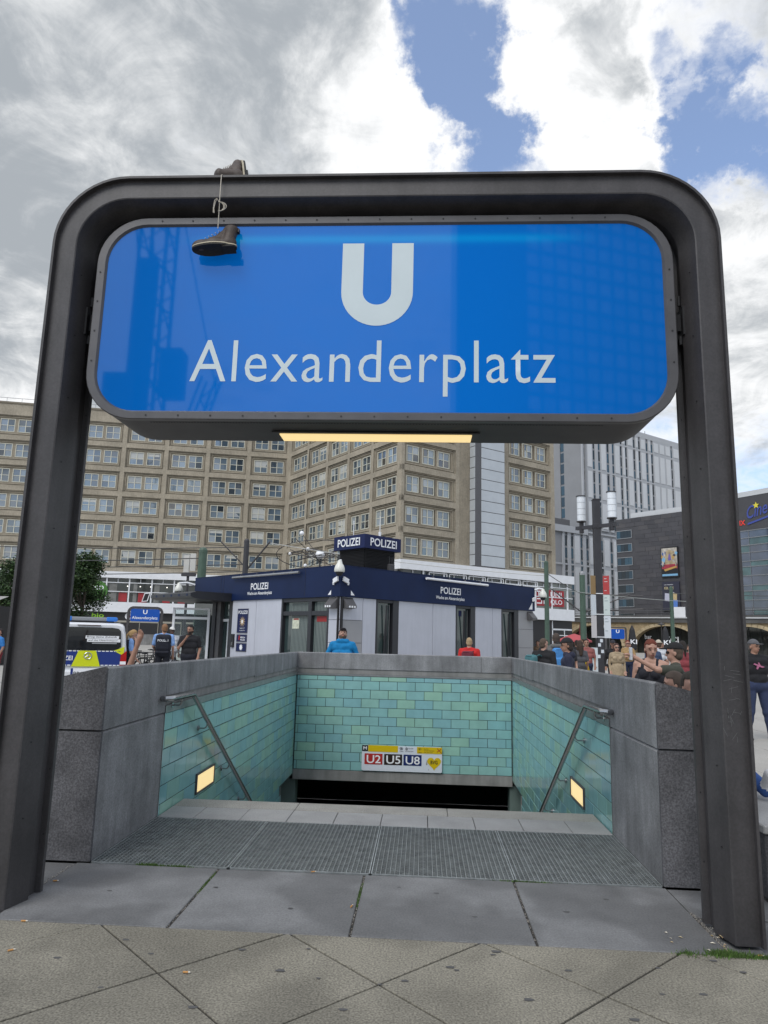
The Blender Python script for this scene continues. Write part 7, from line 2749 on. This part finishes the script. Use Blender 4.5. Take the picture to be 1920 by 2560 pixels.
# police officers and others before the kiosk
o1 = person('fair-haired officer in a light blue shirt and dark vest looking down beside the van', (-7.27, 14.2, 0), -62, 1.68, 'fair', (0.42, 0.27, 0.12), 'pony', (0.26, 0.44, 0.80), (0.012, 0.014, 0.024), sleeve='short', vest=(0.014, 0.016, 0.028), head=(-22, 0), female=True, vox=0.014, arms={'R': ((0.25, 0.0, 1.13), (0.20, 0.16, 0.95))})
o2 = person('red-haired officer seen from behind in a POLIZEI vest', (-7.2, 16.4, 0), 12, 1.86, 'fair', (0.27, 0.14, 0.07), 'short', (0.26, 0.44, 0.80), (0.012, 0.014, 0.024), sleeve='short', vest=(0.014, 0.016, 0.028), head=(0, 30), build=1.1, vox=0.014, arms={'L': ((-0.27, 0.02, 1.14), (-0.22, 0.22, 1.0))})
a_ = rad(12)
text(None, 'POLIZEI', letter_white, (0, 0, 0), (1, 0, 0), 0.3, 0.06) if False else None
lt = text(o2, 'POLIZEI', letter_white, (-0.15, -0.176, 1.36), (1, 0, 0), 0.30, 0.062, bold=0.02, depth=0.002)
person('dark-skinned person in a white shirt and white cap beside the officer', (-8.0, 19.3, 0), 215, 1.80, 'dark', (0.02, 0.015, 0.012), 'short', (0.70, 0.71, 0.74), (0.45, 0.46, 0.5), sleeve='short', hat='cap', hat_col=(0.75, 0.74, 0.70), vox=0.016)
person('bearded person in a black polo shirt with hand on chin by the glass door', (-6.03, 15.2, 0), 196, 1.84, 'tan', (0.015, 0.012, 0.010), 'short', (0.012, 0.012, 0.016), (0.014, 0.016, 0.026), sleeve='short', beard=(0.02, 0.015, 0.012), head=(-4, -28), vox=0.013, build=1.08,
       arms={'R': ((0.27, 0.07, 1.15), (0.05, 0.20, 1.47)), 'L': ((-0.27, -0.02, 1.14), (-0.24, 0.12, 0.93))})
person('person in blue at the edge behind the portal post', (-12.62, 17.1, 0), 150, 1.6, 'tan', (0.03, 0.02, 0.02), 'short', (0.03, 0.20, 0.55), (0.25, 0.03, 0.04), sleeve='short', vox=0.02)
# raised hand behind the parapet: a seated figure with one arm up
person('person hidden behind the parapet raising one bare arm', (-3.02, 3.62, 0), 170, 1.72, 'tan', (0.03, 0.02, 0.02), 'short', (0.25, 0.25, 0.28), (0.03, 0.04, 0.07), sleeve='short', seat=0.32, vox=0.0105,
       arms={'L': ((-0.25, 0.16, 1.76), (-0.33, 0.15, 2.05)), 'R': ((0.25, 0.0, 1.14), (0.20, 0.2, 1.0))})
# crowd on the other side
person('person in black with a teal backpack near the kiosk end', (3.03, 11.5, 0), -35, 1.70, 'fair', (0.10, 0.07, 0.05), 'buzz', (0.012, 0.012, 0.014), (0.03, 0.03, 0.05), sleeve='short', build=1.12, legs='walk', vox=0.014, head=(0, -25))
backpack('teal backpack on the person in black', on_back(2.90, 11.5, -55, 1.16, 0.20), -55, (0.07, 0.20, 0.22), 0.38)
person('person in a grey hoodie seen from behind with a blue backpack', (3.47, 12.45, 0), 6, 1.82, 'tan', (0.07, 0.05, 0.04), 'short', (0.14, 0.135, 0.13), (0.04, 0.04, 0.06), sleeve='long', build=1.2, vox=0.014, hood=True)
backpack('bright blue backpack on the person in grey', on_back(3.47, 12.45, 6, 1.24), 6, (0.07, 0.27, 0.62), 0.52)
person('person in a navy hoodie and black flat cap in profile by the parapet', (2.74, 7.55, 0), 82, 1.70, 'tan', (0.05, 0.035, 0.03), 'short', (0.020, 0.023, 0.050), (0.03, 0.04, 0.07), sleeve='long', hat='cap', hat_col=(0.014, 0.014, 0.016), build=1.15, head=(-4, 8), vox=0.012, legs='walk', hood=True)
person('person in a yellow top with a beige headscarf', (5.07, 17.2, 0), -50, 1.62, 'fair', (0.45, 0.33, 0.20), 'long', (0.62, 0.40, 0.01), (0.02, 0.02, 0.03), sleeve='long', female=True, hat='sunhat', hat_col=(0.50, 0.40, 0.28), vox=0.015)
person('person in black beyond the yellow top', (6.2, 23.1, 0), 20, 1.70, 'tan', (0.02, 0.015, 0.012), 'short', (0.012, 0.012, 0.014), (0.015, 0.015, 0.02), sleeve='long', build=1.15, vox=0.018)
person('person in a beige trench coat and sunglasses walking towards the stairs', (6.05, 16.98, 0), 178, 1.62, 'fair', (0.06, 0.03, 0.025), 'long', (0.40, 0.31, 0.20), (0.16, 0.08, 0.10), sleeve='long', coat=True, female=True, glasses=True, vox=0.014, legs='walk')
person('person in a black jacket and dark cap beside the lamp post', (6.46, 18.95, 0), 165, 1.72, 'tan', (0.03, 0.02, 0.02), 'short', (0.013, 0.013, 0.015), (0.02, 0.02, 0.03), sleeve='long', hat='cap', hat_col=(0.03, 0.03, 0.04), vox=0.016)
person('person in a tan jumper and jeans standing with folded arms', (7.70, 21.7, 0), 172, 1.74, 'fair', (0.20, 0.035, 0.02), 'bun', (0.42, 0.27, 0.12), (0.012, 0.022, 0.06), sleeve='long', female=True, glasses=True, vox=0.015, arms={'L': ((-0.25, 0.03, 1.14), (0.05, 0.17, 1.17)), 'R': ((0.25, 0.03, 1.13), (-0.05, 0.18, 1.12))})
person('red-haired person in a black vest top by the parapet', (3.36, 5.27, 0), 150, 1.70, 'fair', (0.15, 0.035, 0.018), 'pony', (0.013, 0.013, 0.020), (0.02, 0.02, 0.03), sleeve='none', strap_top=True, female=True, build=1.04, head=(-10, 28), vox=0.0105)
person('person in an olive shirt and black cap pointing with an outstretched arm', (3.44, 4.62, 0), 78, 1.66, 'fair', (0.10, 0.07, 0.05), 'buzz', (0.058, 0.062, 0.045), (0.03, 0.03, 0.05), sleeve='short', hat='cap', hat_col=(0.012, 0.012, 0.013), head=(0, -12), vox=0.0105, build=1.12, glasses=True,
       arms={'L': ((-0.36, 0.24, 1.42), (-0.34, 0.50, 1.56)), 'R': ((0.26, -0.02, 1.14), (0.24, 0.14, 0.95))})
backpack('black backpack on the pointing person', on_back(3.44, 4.62, 78, 1.08, 0.20), 78, (0.014, 0.014, 0.016), 0.48, shrink=1.1)
person('seated person with brown hair just showing over the parapet', (2.86, 2.95, 0), 75, 1.70, 'fair', (0.09, 0.065, 0.05), 'short', (0.10, 0.11, 0.13), (0.04, 0.05, 0.08), sleeve='short', seat=0.475, vox=0.011, head=(-6, 0))
person('person in jeans sitting on the granite bench behind the portal post', (2.80, 2.34, 0), -172, 1.74, 'fair', (0.05, 0.04, 0.03), 'short', (0.10, 0.10, 0.11), (0.03, 0.09, 0.30), shoes=(0.65, 0.65, 0.66), sleeve='short', seat=0.475, legs='bench', vox=0.013)
person('person in a white shirt and straw hat walking away in the crowd', (7.77, 18.6, 0), 10, 1.76, 'fair', (0.10, 0.06, 0.04), 'short', (0.66, 0.68, 0.72), (0.05, 0.06, 0.09), sleeve='short', hat='sunhat', hat_col=(0.58, 0.52, 0.42), vox=0.016)
person('blonde person in a dark top in the crowd', (7.05, 14.6, 0), 160, 1.66, 'fair', (0.45, 0.28, 0.10), 'long', (0.02, 0.022, 0.04), (0.03, 0.03, 0.05), sleeve='short', female=True, vox=0.015)
rm_ = person('person in dark jacket, jeans and grey cap standing right of the portal post', (6.42, 9.13, 0), 184, 1.76, 'tan', (0.12, 0.10, 0.09), 'buzz', (0.010, 0.010, 0.013), (0.030, 0.045, 0.105), sleeve='long', hat='cap', hat_col=(0.12, 0.12, 0.13), head=(0, 22), legs='wide', build=1.15, vox=0.0115,
       arms={'L': ((-0.31, -0.03, 1.14), (-0.30, 0.10, 0.90)), 'R': ((0.30, -0.02, 1.14), (0.28, 0.12, 0.92))})
pk = thing('shirt_print', 'pink print', 'print', (0, 0, 0)) if False else None
pr1 = MB()
pr1.prism([(-0.10, 1.285), (-0.02, 1.31), (0.085, 1.345), (0.10, 1.325), (0.02, 1.295), (-0.05, 1.27)], 0.128, 0.146, 'y')
pr1.prism([(-0.03, 1.30), (0.0, 1.36), (0.02, 1.355), (0.0, 1.30)], 0.128, 0.145, 'y')
pr1.prism([(0.0, 1.29), (0.03, 1.24), (0.05, 1.245), (0.04, 1.30)], 0.128, 0.145, 'y')
pr1.build('shirt_print', simple((0.42, 0.14, 0.24), 0.7), rm_, world=False)
# farther passers-by
FAR = [(9.4, 27.5, 175, (0.20, 0.03, 0.03), 'red top', 'long', True), (10.2, 30.5, 20, (0.30, 0.32, 0.36), 'pale grey top', 'short', False), (11.3, 29.0, 200, (0.02, 0.06, 0.16), 'dark blue shirt', 'short', False),
       (7.1, 26.4, 190, (0.04, 0.04, 0.05), 'charcoal jacket', 'short', False), (8.4, 32.0, 10, (0.10, 0.12, 0.07), 'green jacket', 'bun', True), (12.6, 33.5, 170, (0.45, 0.45, 0.47), 'white blouse', 'long', True),
       (5.4, 27.2, 165, (0.16, 0.10, 0.06), 'brown jacket', 'short', False), (10.9, 24.2, 185, (0.25, 0.30, 0.42), 'light blue top', 'long', True),
       (4.15, 14.6, 190, (0.03, 0.03, 0.035), 'black raincoat', 'short', False), (4.75, 15.9, 10, (0.09, 0.09, 0.10), 'dark grey sweater', 'long', True), (5.55, 18.6, 170, (0.30, 0.10, 0.09), 'faded red shirt', 'short', False),
       (6.9, 16.4, 15, (0.05, 0.08, 0.15), 'denim jacket', 'short', False), (8.35, 20.2, 185, (0.03, 0.03, 0.03), 'black hooded top', 'short', False), (8.9, 22.8, 20, (0.40, 0.38, 0.33), 'cream cardigan', 'bun', True),
       (6.55, 13.1, 5, (0.27, 0.05, 0.06), 'maroon top', 'pony', True), (7.75, 15.9, 190, (0.06, 0.06, 0.07), 'graphite jacket', 'short', False), (9.6, 20.6, 175, (0.08, 0.13, 0.10), 'bottle green shirt', 'short', False),
       (4.6, 20.5, 160, (0.02, 0.02, 0.025), 'black bomber jacket', 'short', False)]
for i, (x, y, f_, c, nm_, hs, fem) in enumerate(FAR):
    person('distant passer-by in a %s on the square' % nm_, (x, y, 0), f_, random.uniform(1.62, 1.82), random.choice(['fair', 'tan']), random.choice([(0.05, 0.03, 0.02), (0.14, 0.08, 0.04), (0.02, 0.015, 0.012)]), hs, c, random.choice([(0.02, 0.03, 0.07), (0.03, 0.03, 0.03)]), sleeve='short', female=fem, legs='walk', vox=0.02, group='passers-by across the square')
ph_ = MB().cbox(2.845, 2.87, 4.36, 4.43, 1.45, 1.60, 0.006).build('phone', simple((0.55, 0.56, 0.58), 0.3))
tag(ph_, 'pale phone in the hand of the pointing person', 'phone')
# pink print on the dark T-shirt
prn = bpy.data.objects.get('person')

# ------------------------------------------------------------------ litter, moss, dead leaves
butt_o, butt_w = mat('cigarette_filter', (0.50, 0.25, 0.08), 0.8), mat('cigarette_paper', (0.62, 0.58, 0.50), 0.8)
BUTTS = [(-2.02, 0.62, 20, 'cigarette end in the joint beside the portal foot on the van side'), (-2.07, 0.28, 70, 'cigarette end in the grit at the portal foot on the van side'), (-1.86, -0.035, 5, 'cigarette end on the joint at the corner of the first granite slab'),
         (-1.72, -0.40, 40, 'cigarette end on a paving stone near the portal foot on the van side'), (-0.75, -0.54, 2, 'cigarette end near a crossing of paving joints'), (-0.36, 1.025, 25, 'cigarette end at the edge of the grating'),
         (-0.03, 0.42, 75, 'cigarette end in the mossy joint between the middle slabs'), (2.23, -0.02, 5, 'cigarette end at the portal foot on the crowd side')]
for x, y, a, lab in BUTTS:
    t = thing('cigarette_end', lab, 'cigarette end', (x, y, 0.004), 0, 'cigarette ends on the paving')
    d = Vector((math.cos(rad(a)), math.sin(rad(a)), 0))
    p = Vector((x, y, 0.0065))
    MB().tube([p - d * 0.018, p + d * 0.008], 0.0045, 7).build('filter', butt_o, t)
    MB().tube([p + d * 0.0081, p + d * 0.018], 0.0042, 7, r1=0.0036).build('paper_stub', butt_w, t)
random.seed(11)
ms = MB()


def tuft(x, y, w, d, n, h=0.018, z=0.0):
    for i in range(n):
        px, py = x + random.gauss(0, w), y + random.gauss(0, d)
        a = random.uniform(0, 6.28)
        L = h * random.uniform(0.4, 1.3)
        ux, uy = math.cos(a) * 0.0035, math.sin(a) * 0.0035
        lx_, ly_ = random.gauss(0, 0.006), random.gauss(0, 0.006)
        ms.add([(px - ux, py - uy, z - 0.004), (px + ux, py + uy, z - 0.004), (px + lx_, py + ly_, z + L)], [(0, 1, 2)])


tuft(2.05, -0.02, 0.06, 0.02, 700, 0.022)
tuft(2.22, -0.035, 0.08, 0.012, 500, 0.018)
tuft(1.84, -0.03, 0.03, 0.02, 160, 0.014)
tuft(-1.55, 1.03, 0.05, 0.008, 260, 0.014)
tuft(-1.35, 1.03, 0.05, 0.006, 180, 0.010)
tuft(1.12, 1.03, 0.10, 0.006, 200, 0.008)
for k in range(7):
    tuft(-SW + random.uniform(-0.004, 0.004), random.uniform(0.55, 0.9), 0.004, 0.04, 60, 0.005, -0.004)
    tuft(random.uniform(-0.004, 0.004), random.uniform(0.45, 0.85), 0.004, 0.05, 60, 0.005, -0.004)
moss = ms.build('moss', moss_m)
moss['kind'] = 'stuff'
gr = MB()
for i in range(900):
    side = random.choice((-1, 1, 1))
    if side < 0:
        x, y = -2.085 + random.gauss(0, 0.012), random.uniform(-0.02, 1.0)
    else:
        x, y = 2.085 + random.gauss(0, 0.012), random.uniform(-0.02, 0.6)
    if random.random() < 0.35:
        k = random.choice((-1, 0, 1))
        x, y = k * SW + random.gauss(0, 0.004), random.uniform(0, 1.0)
    r = random.uniform(0.0015, 0.005)
    z = -0.006
    gr.add([(x - r, y, z), (x, y - r, z), (x + r, y, z), (x, y + r, z), (x, y, z + r * 1.4)], [(0, 1, 4), (1, 2, 4), (2, 3, 4), (3, 0, 4)])
o = gr.build('joint_grit', mat('grit', (0.12, 0.11, 0.10), 0.9, island=[(0.05, 0.045, 0.04), (0.14, 0.13, 0.12), (0.28, 0.26, 0.23)]))
o['kind'] = 'stuff'
dl_ = MB()
for i in range(34):
    x, y = random.choice(((2.08 + random.gauss(0, 0.03), random.uniform(0.0, 0.28)), (random.uniform(1.6, 2.0), random.uniform(0.0, 0.3)))) if i < 30 else (random.uniform(-1.8, 1.8), random.uniform(0.1, 0.9))
    a = random.uniform(0, 6.28)
    s_ = random.uniform(0.006, 0.016)
    ca, sa = math.cos(a) * s_, math.sin(a) * s_
    z = 0.003
    if i >= 12 and x < 2.0:
        continue
    dl_.add([(x - ca, y - sa, z), (x + sa * 0.5, y - ca * 0.5, z + 0.004), (x + ca, y + sa, z + 0.002), (x - sa * 0.5, y + ca * 0.5, z + 0.005)], [(0, 1, 2, 3)])
o = dl_.build('dead_leaves', mat('dead_leaf', (0.35, 0.25, 0.10), 0.9, island=[(0.40, 0.28, 0.10), (0.55, 0.45, 0.28), (0.25, 0.15, 0.06), (0.6, 0.55, 0.45)]))
o['kind'] = 'stuff'
# chewing gum spots trodden into the paving
gum = MB()
for (x, y, r) in ((0.55, -0.33, 0.022), (0.80, -0.12, 0.026), (0.58, -0.36, 0.014), (0.32, -0.50, 0.018), (0.20, -0.55, 0.012), (-0.30, -0.46, 0.024), (-0.10, -0.52, 0.012), (0.78, -0.16, 0.014), (1.95, -0.10, 0.02), (2.05, -0.22, 0.018), (1.75, -0.48, 0.02), (1.55, -0.5, 0.014), (0.72, 0.35, 0.016), (0.50, 0.72, 0.018), (-0.55, -0.25, 0.02), (-1.0, -0.35, 0.016), (-0.62, -0.85, 0.022), (0.05, -0.8, 0.02), (0.9, -0.62, 0.024), (1.15, -0.3, 0.018), (1.35, -0.75, 0.022), (0.45, -0.92, 0.018), (-0.2, -0.2, 0.012), (1.62, -0.22, 0.015), (-1.45, -0.45, 0.02), (-1.1, -0.72, 0.014), (1.3, 0.5, 0.02), (-0.4, 0.35, 0.016), (0.25, 0.8, 0.013), (1.6, 0.75, 0.018), (-1.6, 0.5, 0.017), (-0.95, 0.65, 0.016), (-1.2, -0.2, 0.018)):
    n_ = 12
    vs = [(x + r * (1 + 0.25 * math.sin(3 * a + x * 9)) * math.cos(a), y + r * 0.7 * (1 + 0.2 * math.cos(2 * a)) * math.sin(a), 0.0024) for a in [2 * math.pi * k / n_ for k in range(n_)]]
    gum.add(vs, [tuple(range(n_))])
o = gum.build('gum_spots', mat('trodden_gum', (0.085, 0.083, 0.082), 0.8))
o['kind'] = 'stuff'
bpy.context.view_layer.update()
